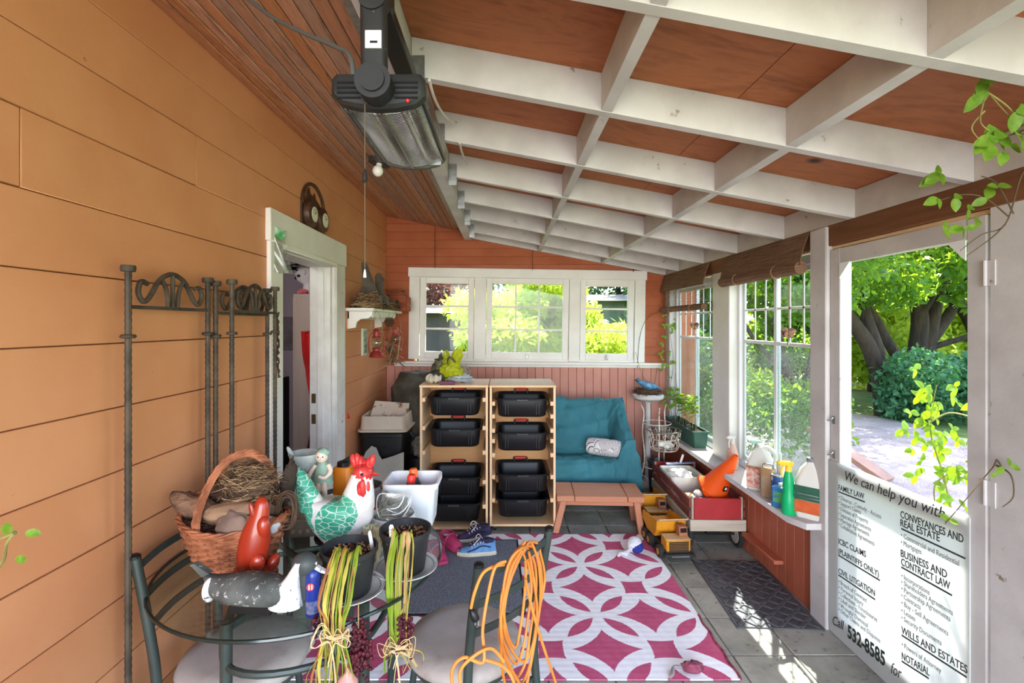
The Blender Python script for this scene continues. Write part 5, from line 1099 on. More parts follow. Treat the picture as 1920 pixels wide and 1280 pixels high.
mb.build('housing', mat('heater_housing', (84, 86, 84), ro=.35, me=.6), t)
for s in (-1, 1):
    r_ = MB()
    for i in range(3): r_.bb(s*(.100)-.0015, s*(.100)+.0015, -.16, .18, -.012+i*.011, -.008+i*.011)
    r_.build('side_slat', M['chrome'], t)
RF = mat('reflector', (205, 200, 196), (160, 152, 146), sc=10, st=(1, .2, 1), ro=.25, me=1)
mb = MB(); mb.grid(lambda u, v: V((-.086+.172*u, -.19+.38*v, .012-.020*abs(math.cos(2*PI*u)))), 24, 2); mb.build('reflector', RF, t, smooth=60)
for x in (-.042, .042): MB().cyl((x, -.185, -.012), (x, .19, -.012), .006, 10).build('heat_tube', mat('quartz', (226, 222, 214), ro=.15), t)
mb = MB()
def bow(x): return -.014-.024*(1-(x/.09)**2)
for i in range(46):
    y = -.178+i*.0079; mb.tube([V((x, y, bow(x))) for x in (-.09, -.06, -.03, 0, .03, .06, .09)], .0011, 4, caps=False)
for x in (-.088, 0, .088): mb.cyl((x, -.19, bow(x)-.001), (x, .195, bow(x)-.001), .0018, 5)
lab(mb.build('wire_grille', M['chrome'], t), 'fine chrome wire grille')
mb = MB()
for i in range(20): mb.bb(-.082+i*.0085, -.078+i*.0085, -.194, -.176, -.03, -.012)
mb.build('front_fin', M['steel'], t)
mb = MB(); mb.bb(.02, .085, .186, .194, -.030, -.014); mb.build('badge', M['steel'], t)
mb = MB(); pts = [V((0, -.243, -.004)), V((-.002, -.244, .10)), V((-.006, -.24, .19))]
arm = [];
mb.loft([[V((p.x+x, p.y+yy, p.z)) for x, yy in rrect(.056, .030, .012, 4)] for p in (V((0, -.244, -.004)), V((-.001, -.246, .05)), V((-.002, -.246, .12)), V((-.003, -.244, .18)))]); a_ = mb.build('arm', HK, t)
mb = MB(); mb.cyl((0, -.222, 0), (0, -.268, 0), .038, 26); mb.cyl((0, -.266, 0), (0, -.274, 0), .026, 22); mb.build('pivot', HK, a_); MB().cyl((-.003, -.222, .18), (-.003, -.264, .18), .030, 22).build('pivot', HK, a_)
MB().bb(-.016, .018, -.2635, -.260, .068, .105).build('sticker', mat('sticker_white', (230, 224, 226), ro=.5), a_, smooth=0); MB().bb(-.006, .010, -.264, -.263, .078, .083).build('print', M['blackm'], a_, smooth=0)
mb = MB(); mb.bb(-.032, .026, -.24, -.17, .19, .40, .006); mb.build('mount_block', M['blackm'], t)
o = MB().bb(-.375, -.31, 1.0, 1.98, 2.478, 2.512, .004).build('mounting_rail', M['blackm'], origin='c'); tag(o, 'black steel rail under the ledger above the heater', 'rail')
o = MB().loft([[V((-.50, y, zroof(-.50)-.004)), V((-.46, y, zroof(-.46)-.004)), V((-.46, y, zroof(-.46)-.001)), V((-.50, y, zroof(-.50)-.001))] for y in (.9, 5.0)]).build('metal_strip', M['steel'], origin='c', smooth=0); tag(o, 'grey metal strip along the plank ceiling behind the heater', 'strip')
mb = MB(); mb.tube(catmull([V((-.94, 1.55, zroof(-.94)-.008)), V((-.88, 1.5, 2.69)), P(500, 25, 1.38), P(560, 58, 1.28), P(630, 88, 1.16), P(657, 108, 1.09), V((-.335, 1.082, 2.155))], 8), .0055, 8); o = mb.build('heater_cord', mat('cord_grey', (78, 80, 78), ro=.6), origin='c'); tag(o, 'grey power cord running from the plank ceiling to the heater', 'cord')
t = thing('pull_cord', 'thin brown pull cord with toggle hanging from the heater', 'cord', (-.301, 1.05, 1.72)); mb = MB(); mb.cyl((0, 0, .02), (0, 0, .375), .0011, 5); mb.build('string', mat('string', (96, 84, 66), ro=.9), t); mb = MB(); mb.lathe([(.002, .205), (.006, .21), (.0045, .225), (.0015, .235)], 10); mb.build('toggle', HK, t); mb = MB(); mb.lathe([(.0038, 0), (.003, .010), (.0014, .018)], 10); mb.build('end_bell', M['white_old'], t)
t = thing('ceiling_lamp', 'bare white bulb in a black box on the plank ceiling', 'lamp', (-.80, 3.12, 2.655), rot=(0, math.radians(11), .3)); mb = MB(); mb.prism([(.075*math.cos(a), .06*math.sin(a)) for a in [PI/8+i*PI/4 for i in range(8)]], .05, Matrix.Translation((0, 0, -.01))); mb.build('junction_box', mat('box_black', (46, 42, 40), (70, 66, 62), sc=20, ro=.6), t); mb = MB(); mb.cyl((0, -.01, -.03), (0, -.01, 0), .018, 14); mb.build('socket', M['white'], t); mb = MB(); mb.ball((0, -.012, -.058), (.034, .034, .036), 20, 14); mb.build('bulb', mat('bulb_white', (246, 244, 238), ro=.3), t)
for i, (x, z1, z0, lb) in enumerate(((-.725, 2.65, 2.215, 'thin chain above the left back window'), (.30, 2.40, 2.195, 'thin chain above the middle back window'), (1.36, 2.19, 2.175, 'short chain above the right back window'))):
    mb = MB(); n = int((z1-z0)/.016); n = max(n, 4)
    for k in range(n):
        z = z0+(z1-z0)*k/n; a = circ(.0075, 8, (0, 0, 0), 'y' if k % 2 else 'x'); mb.tube([V((x, 5.10, z))+V((p.x*.6, p.y*.6, p.z*1.35)) for p in a], .0018, 4, closed=True)
    o = mb.build('hanging_chain', mat('chain_brown', (92, 66, 46), ro=.6, me=.5), origin='c', kind='stuff'); tag(o, lb, 'chain')
for i, (a, lb) in enumerate((([P(805, 150, 1.72), P(815, 185, 1.85), P(832, 215, 2.1), P(852, 232, 2.3)], 'white wire stapled along the ledger by the heater'), ([P(862, 268, 2.36), P(866, 285, 2.5), P(875, 308, 2.85)], 'short white wire on the ledger at the third rafter'))):
    mb = MB(); mb.tube(catmull(a, 6), .006, 6); o = mb.build('wire', M['white_old'], origin='c'); tag(o, lb, 'wire')
# ---- railway plaque with dials
t = thing('wall_plaque', 'brown arched metal plaque with two dials above the door', 'plaque', (XL, 3.19, 2.245)); BZ = mat('bronze', (92, 62, 42), (66, 44, 32), sc=12, ro=.5, me=.3)
mY = Matrix(((0, 0, 1, 0), (1, 0, 0, 0), (0, 1, 0, 0), (0, 0, 0, 1)))          # outline (Y,Z) extruded along +X
def arc(r, n=16, cz=.13): return [(r*math.cos(PI*i/n), cz+r*.86*math.sin(PI*i/n)) for i in range(n+1)]
mb = MB(); mb.prism([(-.19, 0), (.19, 0), (.19, .13), (-.19, .13)], .012, mY); mb.build('base_plate', BZ, t, smooth=0)
mb = MB(); mb.tube([V((.008, y, z)) for y, z in arc(.18)], .012, 8); mb.build('arch', BZ, t)
mb = MB()
for i in range(5): mb.cyl((.008, -.15+i*.012, .15+i*.018), (.008, -.08, .15+i*.018), .005, 6)
mb.prism([(-.08, .13), (-.085, .22), (-.07, .25), (-.055, .22), (.0, .2), (.02, .235), (.035, .2), (.10, .18), (.15, .13)], .010, mY); mb.build('train_cutout', BZ, t, smooth=0)
for y in (-.085, .10):
    mb = MB(); mb.lathe([(.085, 0), (.085, .02), (.078, .035), (.05, .04)], 24, (0.01, y, .075), Matrix.Rotation(PI/2, 3, 'Y')); bz_ = mb.build('bezel', BZ, t); mb = MB(); mb.cyl((.05, y, .075), (.0525, y, .075), .048, 24); mb.build('dial', mat('dial_cream', (222, 220, 196), ro=.5), bz_)
    mb = MB(); mb.bar((.053, y, .075), (.053, y+.022, .092), .003, .002); mb.bar((.053, y, .075), (.053, y-.006, .108), .003, .002)
    for k in range(12): a = k*PI/6; mb.box((.053, y+.039*math.cos(a), .075+.039*math.sin(a)), (.0015, .004, .004))
    mb.build('hand', M['black'], bz_)
# ---- clear bag on the door corner
t = thing('zip_bag', 'clear plastic bag with green top hung on the door casing corner', 'bag', (-1.205, 2.655, 1.925), -.85)
mb = MB(); mb.sheet(lambda u, v: V((.012+.016*math.sin(PI*u)+.006*math.sin(9*u+5*v), -.055-.03*v+.10*u-.02*v*u, -.03+.19*v+.02*u*v)), 14, 14, .012); mb.build('pouch', M['film'], t, smooth=70)
mb = MB(); mb.sheet(lambda u, v: V((.014+.012*math.sin(PI*u), -.085+.085*u+.01*v, .16+.045*v+.012*math.sin(6*u))), 8, 4, .012); lab(mb.build('zip_top', mat('green_zip', (70, 160, 90), (190, 220, 196), sc=18, ro=.4, tr=.3), t, smooth=70), 'green zip strip')
# ---- wall shelf and what is on it
t = thing('wall_shelf', 'white bracketed shelf on the orange wall beyond the door', 'shelf', (XL, 4.4, 1.735))
MB().prism([(.001, -.58), (.17, -.58), (.22, -.53), (.22, .55), (.17, .60), (.001, .60)], .022, Matrix.Translation((0, 0, -.011))).build('board', M['white'], t)
for y in (-.50, .32):
    mb = MB(); mb.prism([(0.001, -.012), (.20, -.012), (.20, -.045), (.17, -.07), (.11, -.075), (.075, -.10), (.065, -.145), (.001, -.155)], .022, Matrix(((1, 0, 0, 0), (0, 0, 1, y), (0, 1, 0, 0), (0, 0, 0, 1)))); mb.build('bracket', M['white'], t, smooth=0)
MB().bb(.001, .016, -.5, .34, -.075, -.012, .002).build('back_rail', M['white'], t); MB().bb(.185, .20, -.47, .32, -.06, -.012, .002).build('front_rail', M['white'], t)
nest_thing('bird_nest', 'wide straw nest at the near end of the white wall shelf', (-1.13, 4.08, 1.748), .12, .22, .13, 420, 11, .0024, .15, 0)
nest_thing('bird_nest', 'darker straw nest at the far end of the white wall shelf', (-1.12, 4.58, 1.748), .12, .26, .09, 360, 15, .0024, .15, 1)
SL = mat('old_board', (92, 82, 70), (66, 58, 48), sc=8, ro=.8)
def silhouette(name, label, ol, loc, th, rz):
    m = Matrix.Translation(loc) @ Matrix.Rotation(rz, 4, 'Z') @ Matrix(((1, 0, 0, 0), (0, 0, -1, th/2), (0, 1, 0, 0), (0, 0, 0, 1))); o = MB().prism(ol, th, m).build(name, SL, origin='c', smooth=0); tag(o, label, 'silhouette'); return o
silhouette('goose_cutout', 'grey wooden wing-shaped cutout standing in the near nest', [(-.09, 0), (.12, 0), (.115, .09), (.10, .06), (.085, .10), (.05, .18), (.02, .26), (-.005, .33), (-.03, .35), (-.05, .33), (-.045, .24), (-.04, .15), (-.07, .08)], (-1.13, 4.02, 1.79), .016, .15)
silhouette('goose_cutout', 'grey wooden goose-neck cutout standing behind the wing cutout', [(-.10, 0), (.09, 0), (.08, .07), (.05, .10), (.035, .12), (.03, .2), (.05, .22), (.03, .245), (.015, .275), (-.015, .28), (-.035, .25), (-.03, .15), (-.05, .10), (-.06, .13), (-.085, .08)], (-1.08, 4.20, 1.78), .016, .1)
t = thing('birdhouse', 'rust-red wooden birdhouse at the far end of the white wall shelf', 'birdhouse', (-1.06, 4.93, 1.747)); RW = mat('rust_wood', (156, 78, 44), (124, 58, 34), sc=6, st=(1, 1, 3), ro=.7)
MB().bb(-.10, .08, -.06, .06, 0, .16, .003).build('box', RW, t); mb = MB(); mb.bar((-.13, -.0, .17), (.05, 0, .215), .15, .014); mb.bb(-.11, .03, -.06, .06, .16, .20, .002); mb.build('roof', RW, t); MB().bb(.08, .115, -.055, .0, 0, .14, .003).build('front_panel', RW, t); MB().cyl((.116, -.03, .06), (.13, -.03, .06), .014, 12).build('knob', M['steel'], t); MB().cyl((-.02, -.062, .09), (-.02, -.059, .09), .022, 14).build('hole', M['black'], t)
t = thing('wall_tile', 'small pale green tile plaque with leaf pattern under the shelf', 'plaque', (XL, 4.33, 1.46)); mb = MB(); mb.bb(.001, .022, -.06, .06, -.12, .12, .003); mb.build('tile', mat('pale_tile', (196, 202, 180), ro=.5), t); MB().bb(.020, .0232, -.046, .046, -.10, .10).build('pattern', mat('leaf_print', (190, 200, 178), (70, 92, 70), sc=34, ro=.5, con=(.48, .52)), t, smooth=0)
LR = mat('lantern_red', (146, 46, 38), (120, 36, 30), sc=9, ro=.4, c3=(110, 60, 46), sc3=26, con3=(.62, .68))
def lantern(label, loc, rz, m1, gl):
    t = thing('oil_lantern', label, 'lantern', loc, rz, 'oil lanterns under the wall shelf')
    mb = MB(); mb.lathe([(.055, 0), (.06, .008), (.058, .018), (.042, .045), (.03, .055), (.03, .07), (.036, .074), (.032, .08)], 22); mb.build('font', m1, t)
    mb = MB(); mb.lathe([(.028, .08), (.044, .105), (.047, .12), (.042, .14), (.027, .16)], 20, cap0=False, cap1=False); mb.build('globe', gl, t, smooth=60)
    mb = MB(); mb.lathe([(.034, .158), (.036, .168), (.028, .175), (.026, .21), (.03, .215), (.02, .228), (.012, .236)], 20); mb.build('chimney', m1, t)
    mb = MB()
    for s in (-1, 1): mb.tube(catmull([V((s*.05, 0, .03)), V((s*.062, 0, .08)), V((s*.060, 0, .15)), V((s*.045, 0, .19)), V((s*.024, 0, .205))], 6), .006, 7)
    mb.build('side_tube', m1, t); mb = MB(); mb.tube(catmull([V((-.046, 0, .19)), V((-.046, 0, .26)), V((-.02, 0, .355)), V((0, 0, .375)), V((.02, 0, .355)), V((.046, 0, .26)), V((.046, 0, .19))], 6), .0018, 5); mb.build('bail', M['steel'], t); return t
lantern('red oil lantern hanging at the near end under the wall shelf', (-1.045, 3.98, 1.345), .4, LR, M['cglass']); lantern('pinkish oil lantern with twigs hanging at the far end under the shelf', (-1.03, 4.62, 1.355), .2, mat('lantern_pink', (170, 92, 78), (140, 64, 54), sc=12, ro=.5), M['cglass'])
t = thing('twig_bundle', 'dry twig bundle tangled around the far oil lantern', 'twigs', (-1.03, 4.55, 1.25)); q = random.Random(8)
for k in range(14):
    a = V((q.uniform(-.10, .08), q.uniform(-.1, .0), q.uniform(.12, .26))); c = V((q.uniform(-.03, .05), q.uniform(-.1, -.05), q.uniform(.02, .12))); e = V((q.uniform(-.13, .12), q.uniform(-.12, .05), q.uniform(-.06, .06)))
    mb = MB(); cc = catmull([a, c, e], 5); mb.tube(cc, [.0075*(1-.6*i/len(cc)) for i in range(len(cc))], 5); mb.tube([cc[4], cc[4]+V((q.uniform(-.06, .06), q.uniform(-.05, .02), q.uniform(-.08, .02)))], .003, 4); mb.build('twig', TW[k % 3], t)
t = thing('pine_cone', 'dark brown pine cone hanging from the shelf rail beside the far lantern', 'pine cone', (-1.035, 4.38, 1.60)); mb = MB()
for i in range(7):
    for k in range(8): a = k*PI/4+i*.4; r = .030*math.sin(PI*(i+1)/8.5)+.006; mb.ball((r*math.cos(a), r*math.sin(a), .012*i), (.011, .011, .006), 6, 4)
mb.build('scales', TW[2], t, kind='stuff'); MB().cyl((0, 0, .08), (0, 0, .115), .002, 5).build('string', TW[2], t)
# ---- rebar folding screen against the orange wall
RI = mat('rusted_iron', (84, 72, 58), (58, 50, 42), sc=16, ro=.7, me=.2, bs=60, bst=.3)
def rebar(mb, p, q, r=.0105):
    p, q = V(p), V(q); n = int((q-p).length/.012); pts = [p+(q-p)*i/n for i in range(n+1)]; mb.tube(pts, [r*(1.0 if i % 2 else .86) for i in range(n+1)], 8); return mb
def panel(t, p0, p1, ztop, z0):
    p0, p1 = V(p0), V(p1); d = p1-p0; W = d.length
    def L(u, z): q = p0+d*u; return V((q.x, q.y, z))
    for u in (0, 1): mb = MB(); rebar(mb, L(u, z0), L(u, ztop)); mb.lathe([(.020, ztop-.012), (.022, ztop), (.020, ztop+.008)], 12, (L(u, 0).x, L(u, 0).y, 0)); mb.build('pole', RI, t, world=True); mb = MB(); mb.tube(circ(.016, 10, L(u, ztop-.22)), .007, 6, closed=True); mb.build('hook_ring', RI, t, world=True)
    mb = MB(); mb.bar(L(.02, ztop-.125), L(.98, ztop-.125), .012, .012); mb.build('top_rail', RI, t, world=True); mb = MB(); mb.bar(L(.02, .30), L(.98, .30), .012, .012); mb.build('bottom_rail', RI, t, world=True)
    mb = MB(); a = [(.20, -.045), (.13, -.04), (.10, -.075), (.15, -.105), (.22, -.09), (.33, -.03), (.42, -.008), (.5, 0), (.58, -.008), (.67, -.03), (.78, -.09), (.85, -.105), (.90, -.075), (.87, -.04), (.80, -.045)]; mb.tube(catmull([L(u, ztop-.0+z) for u, z in a], 5), .0085, 7); mb.build('arch', RI, t, world=True)
    for b in ([(.5, -.12), (.5, -.005)], [(.44, -.12), (.42, -.06), (.36, -.022)], [(.56, -.12), (.58, -.06), (.64, -.022)]): mb = MB(); mb.tube(catmull([L(u, ztop+z) for u, z in b], 5), .0075, 7); mb.build('spoke', RI, t, world=True)
t = thing('folding_screen', 'rusty rebar folding screen with arched tops leaning on the orange wall', 'screen', (-1.2, 2.0, 0))
panel(t, (-1.205, 1.556, 0), (-1.205, 1.975, 0), 1.80, .0); panel(t, (-1.20, 2.02, 0), (-1.195, 2.45, 0), 1.79, .0); panel(t, (-1.165, 2.47, 0), (-1.155, 2.06, 0), 1.80, .0)
t = thing('bead_strand', 'dark twisted strand hanging from the folding screen near the door', 'strand', (-1.165, 2.50, 1.35)); mb = MB(); q = random.Random(6); mb.tube([V((q.uniform(-.006, .006), q.uniform(-.008, .008)-.0, .33-i*.016)) for i in range(22)], [.004+.004*(i % 2) for i in range(22)], 6); mb.build('strand', TW[2], t)

# ================================================================ SIDE ROOM (seen through the left door)
CB = wood('pale_oak', (188, 168, 156), (206, 188, 176), 2, 8, .6, None, .1, .07)
t = thing('wardrobe', 'tall pale wood-grain cabinet inside the left doorway', 'cabinet', (-1.78, 4.25, 0)); MB().bb(.02, .36, -.2, .28, 0, 1.87, .004).build('body', CB, t); MB().bb(.022, .358, -.212, -.2, .04, 1.85, .003).build('door', CB, t)
t = thing('mannequin_head', 'white mannequin head in a black hat on top of the cabinet', 'mannequin', (-1.70, 4.20, 1.87)); MW = mat('mannequin_white', (228, 224, 224), ro=.35)
mb = MB(); secs = []
for z, cx, rx, ry in ((0, .0, .085, .075), (.012, 0, .08, .07), (.05, .012, .05, .05), (.09, .012, .045, .046), (.115, -.01, .07, .055), (.14, -.012, .084, .064), (.175, -.008, .092, .070), (.21, -.004, .094, .072), (.25, 0, .086, .066), (.28, .004, .05, .04), (.285, .004, .01, .01)): secs.append([V((cx+rx*math.cos(a), ry*math.sin(a), z)) for a in [2*PI*i/20 for i in range(20)]])
mb.loft(secs); mb.loft([[V((-.098, 0, .215)), V((-.085, .012, .215)), V((-.085, -.012, .215))], [V((-.118, 0, .178)), V((-.09, .016, .172)), V((-.09, -.016, .172))], [V((-.098, 0, .165)), V((-.088, .012, .165)), V((-.088, -.012, .165))]]); mb.ball((0, -.07, .19), (.016, .01, .024), 10, 7); mb.build('head', MW, t, smooth=60)
for nm, c_, r_ in (('lip', (-.088, -.02, .148), (.016, .018, .006)), ('lip', (-.09, -.018, .139), (.014, .016, .006)), ('eye', (-.07, -.050, .21), (.012, .012, .009)), ('cheek_mark', (-.05, -.062, .16), (.018, .008, .012))): MB().ball(c_, r_, 10, 6).build(nm, M['black'], t)
mb = MB(); mb.bar((-.085, -.045, .228), (-.05, -.064, .232), .006, .006); mb.build('eyebrow', M['black'], t)
mb = MB(); mb.lathe([(.0, .36), (.07, .355), (.085, .33), (.098, .262), (.10, .25)], 24, cap0=False, cap1=False); mb.lathe([(.098, .252), (.165, .244), (.17, .25), (.10, .262)], 28, (-.01, 0, 0), Matrix.Rotation(-.12, 3, 'Y'), cap0=False, cap1=False); lab(mb.build('hat', mat('felt_black', (26, 24, 26), ro=.9), t), 'black felt hat')
o = blob((-1.70, 4.10, 1.893), (.045, .03, .022), 5, .5, 18, 10, 4, 1.8705).build('pink_cloth', mat('pink_cloth', (226, 120, 124), ro=.8), origin='c'); tag(o, 'small pink cloth beside the mannequin head', 'cloth')
t = thing('hanging_coat', 'bright red coat hanging on the cabinet inside the doorway', 'coat', (-1.50, 3.93, .86)); RC = mat('coat_red', (216, 36, 34), (190, 28, 28), sc=5, ro=.7)
mb = MB(); mb.sheet(lambda u, v: V((-.10*math.sin(PI*v*.5+.2)+(.06+.22*(1-v)**.5)*u-.0, -.03-.02*math.sin(10*u+3*v), .70*v)), 16, 16, .04); mb.build('body', RC, t, smooth=60); mb = MB(); mb.ball((.005, -.05, .655), (.05, .03, .05), 14, 9, None, .2, 3, 1); lab(mb.build('collar', mat('coat_trim', (224, 90, 40), (220, 170, 70), sc=30, ro=.7), t), 'orange trimmed collar'); MB().cyl((.035, -.06, .28), (.035, -.066, .28), .016, 12).build('button', mat('gold', (224, 190, 120), ro=.3, me=.5), t)
t = thing('broom', 'dark red-brown broom handle leaning inside the left doorway', 'broom', (-1.62, 3.82, 0)); MB().cyl((-.02, .02, .16), (.13, .05, .98), .013, 10).build('handle', mat('broom_brown', (96, 48, 34), ro=.5), t); mb = MB(); mb.loft([[V((x-.03, y+.02, z)) for x, y in rrect(.06+.10*f, .05, .012, 3)] for z, f in ((.17, 0), (.12, .4), (0, 1))]); mb.build('bristles', TW[1], t)
t = thing('dark_shelving', 'dark shelving unit with black gear inside the doorway at the left', 'shelving', (-2.12, 4.15, 0)); DK = mat('dark_unit', (40, 36, 36), ro=.6)
for z, h in ((.02, .03), (.5, .03), (.78, .03)): MB().bb(-.2, .19, -.2, .2, z, z+h).build('shelf', DK if z < .7 else mat('brown_shelf', (120, 66, 44), ro=.6), t)
for x in (-.2, .175): MB().bb(x, x+.02, -.2, .2, 0, 1.15).build('side', DK, t)
o = blob((-2.12, 4.06, 1.02), (.15, .12, .19), 61, .55, 26, 16, 4, .812).build('gear_bag', mat('gear_black', (32, 30, 34), (60, 58, 64), sc=12, ro=.6), origin='c'); tag(o, 'lumpy black gear bag on the dark shelving in the doorway', 'bag')
o = MB().bb(-2.28, -1.95, 4.0, 4.28, .535, .70, .01).build('grey_box', mat('box_grey', (110, 108, 110), ro=.6), origin='c'); tag(o, 'grey box on the lower dark shelf in the doorway', 'box')
o = MB().bb(-2.28, -1.95, 3.98, 4.28, .052, .45, .01).build('black_crate', mat('crate_black', (34, 32, 34), ro=.6), origin='c'); tag(o, 'black crate at the bottom of the dark shelving in the doorway', 'crate')
o = MB().bb(-1.975, -1.945, 3.74, 3.90, 0.0, 1.20, .003).build('white_divider', M['white'], origin='c'); tag(o, 'narrow white panel standing in front of the pale cabinet', 'panel')
o = MB().box((-2.1, 5.188, 1.52), (.55, .012, .35), None, .004).build('wall_picture', mat('picture_grey', (130, 118, 126), (160, 150, 158), sc=5, ro=.6), origin='c'); tag(o, 'grey unframed picture on the lavender wall inside the doorway', 'picture')

# ================================================================ BLINDS
def cloth_bamboo():
    m, nt, b, o = newmat('woven_bamboo'); k = coords(nt, False); n = nz(nt, coords(nt, False, (3, 4, 160)), 1, 3); sp = nt.nodes.new('ShaderNodeSeparateXYZ'); nt.links.new(k, sp.inputs[0]); st = (E(nt, sp.outputs[1])*14).fract().lt(.06); rows = (E(nt, sp.outputs[2])*900).op('SINE')
    col = ramp(nt, n, [(.3, (96, 66, 48)), (.5, (140, 104, 80)), (.7, (160, 124, 98))]); nt.links.new(mixc(nt, st*.5, col, (92, 64, 46)), b.inputs['Base Color']); b.inputs['Roughness'].default_value = .85; bump(nt, b, rows, .5, .002)
    t = nt.nodes.new('ShaderNodeBsdfTranslucent'); nt.links.new(col, t.inputs[0]); mx = nt.nodes.new('ShaderNodeMixShader'); mx.inputs[0].default_value = .18; nt.links.new(b.outputs[0], mx.inputs[1]); nt.links.new(t.outputs[0], mx.inputs[2]); nt.links.new(mx.outputs[0], o.inputs[0]); return m
BB = cloth_bamboo()
def blind(label, y0, y1, zv, zr, rr, yt, zt):
    t = thing('roman_blind', label, 'blind', (1.66, (y0+y1)/2, zr))
    mb = MB(); mb.sheet(lambda u, v: V((1.705-.02*v-.035*math.sin(PI*v*.5), y0+(y1-y0)*u, 2.135-(2.135-zv)*v)), 20, 8, .006); mb.build('valance', BB, t, world=True, smooth=60)
    mb = MB(); mb.cyl((1.665, y0+.01, zr), (1.665, y1-.01, zr), rr, 20); mb.build('roll', BB, t, world=True)
    if zr < zv-.08:
        mb = MB(); n = int((zv-zr)/.011)
        for i in range(n): z = zr+(zv-zr)*(i+.5)/n; mb.bar((1.672, y0+.02, z), (1.672, y1-.02, z), .002, .0038)
        mb.build('open_slats', BB, t, world=True, kind='stuff')
    mb = MB()
    for f in (.25, .75): y = y0+(y1-y0)*f; mb.tube([V((1.665+(rr+.003)*math.cos(a), y, zr+(rr+.003)*math.sin(a))) for a in [2*PI*i/16 for i in range(16)]], .003, 5, closed=True)
    mb.cyl((1.66, yt, zr-rr), (1.66, yt, zt+.05), .0016, 5); mb.build('cord', TW[1], t, world=True)
    mb = MB()
    for i in range(7):
        a = i*.9; mb.ball((1.66+.016*math.cos(a), yt+.018*math.sin(a), zt+.012*math.cos(i*2.1)), (.020, .028, .014), 10, 6, (a*.4, a*.3, a), .4, 3, i)
    lab(mb.build('tassel', mat('shell_brown', (176, 138, 116), (110, 76, 60), sc=26, ro=.6), t, world=True), 'frilled brown shell tassel'); MB().lathe([(.002, .02), (.009, .005), (.006, -.008)], 10, (1.66, yt, zt-.06)).build('pull', M['steel'], t, world=True); return t
blind('woven brown blind rolled up over the nearer right window', 2.712, 3.71, 1.950, 1.935, .036, 2.83, 1.565); blind('woven brown blind half lowered over the farther right window', 4.03, 5.13, 1.95, 1.765, .026, 4.22, 1.60)

# ================================================================ SIGN ON THE SCREEN DOOR
SX = 1.712
SM = mat('sign_plastic', (230, 232, 230), (222, 224, 222), sc=3, ro=.35, tr=.5); INK = mat('sign_ink', (58, 58, 58), ro=.6); INKB = mat('sign_ink_dark', (44, 56, 52), ro=.6); INKL = mat('sign_ink_light', (128, 126, 122), ro=.6)
t = thing('law_sign', 'white plastic sign listing legal services on the lower screen door', 'sign', (SX, 2.17, .012))
MB().bb(0, .005, -.385, .39, 0, .895).build('panel', SM, t, smooth=0)
def S(u, v):
    px, py = 1540+u/2.977, 850+v/2.977; Y = SX*F/(px-CX); return Y, CH-(py-CY)/F*Y
def stext(s, a, b, h, m, shear=0, off=0, dz=.03, name='lettering'):
    (y0, z0), (y1, z1) = S(*a), S(*b); z0 += dz; z1 += dz
    cu = bpy.data.curves.new('t', 'FONT'); cu.body = s; cu.size = 1; cu.shear = shear; cu.offset = off; cu.extrude = .004; cu.resolution_u = 3
    ob = bpy.data.objects.new('t', cu); C.objects.link(ob); dg = bpy.context.evaluated_depsgraph_get(); me = bpy.data.meshes.new_from_object(ob.evaluated_get(dg)); bpy.data.objects.remove(ob)
    xs = [v.co.x for v in me.vertices]; w0, w1 = min(xs), max(xs); Wt = math.hypot(y0-y1, z1-z0); ang = math.atan2(z1-z0, y0-y1); sx = Wt/(w1-w0); sy = h/.69
    for v in me.vertices:
        x, y = (v.co.x-w0)*sx, v.co.y*sy; X, Z = x*math.cos(ang)-y*math.sin(ang)*0, x*math.sin(ang)+y
        v.co = V((-.0006-.0008*(v.co.z > 0), y0-X-2.17, z0+Z-.012))
    me.materials.clear(); me.materials.append(m); me.flip_normals(); o = bpy.data.objects.new(name, me); C.objects.link(o); o.parent = t; return o
def sline(a, b, dz=.03):
    (y0, z0), (y1, z1) = S(*a), S(*b); mb = MB(); mb.bar((-.0008, y0-2.17, z0+dz-.014), (-.0008, y1-2.17, z1+dz-.014), .002, .0065, (0, 0, 1)); mb.build('underline', INK, t, smooth=0)
stext('We can help you with,', (135, 162), (705, 392), .047, INK, .25, 0, .012)
for s, a, b, h in (('FAMILY LAW', (97, 234), (240, 290), .030), ('ICBC CLAIMS', (97, 535), (250, 615), .032), ('(PLAINTIFFS ONLY)', (97, 588), (322, 725), .030), ('CIVIL LITIGATION', (97, 700), (300, 832), .031),
                   ('CONVEYANCES AND', (443, 395), (795, 545), .034), ('REAL ESTATE', (443, 442), (662, 535), .034), ('BUSINESS AND', (445, 612), (703, 740), .034), ('CONTRACT LAW', (447, 660), (720, 805), .034), ('WILLS AND ESTATES', (448, 1040), (817, 1275), .034), ('NOTARIAL', (450, 1185), (605, 1283), .034)):
    stext(s, a, b, h*.88, INK, 0, .012)
for a, b in (((97, 243), (243, 303)), ((97, 598), (327, 742)), ((97, 708), (300, 848)), ((448, 455), (805, 628)), ((448, 670), (730, 832)), ((450, 1050), (812, 1290)), ((450, 1195), (600, 1293))): sline(a, b)
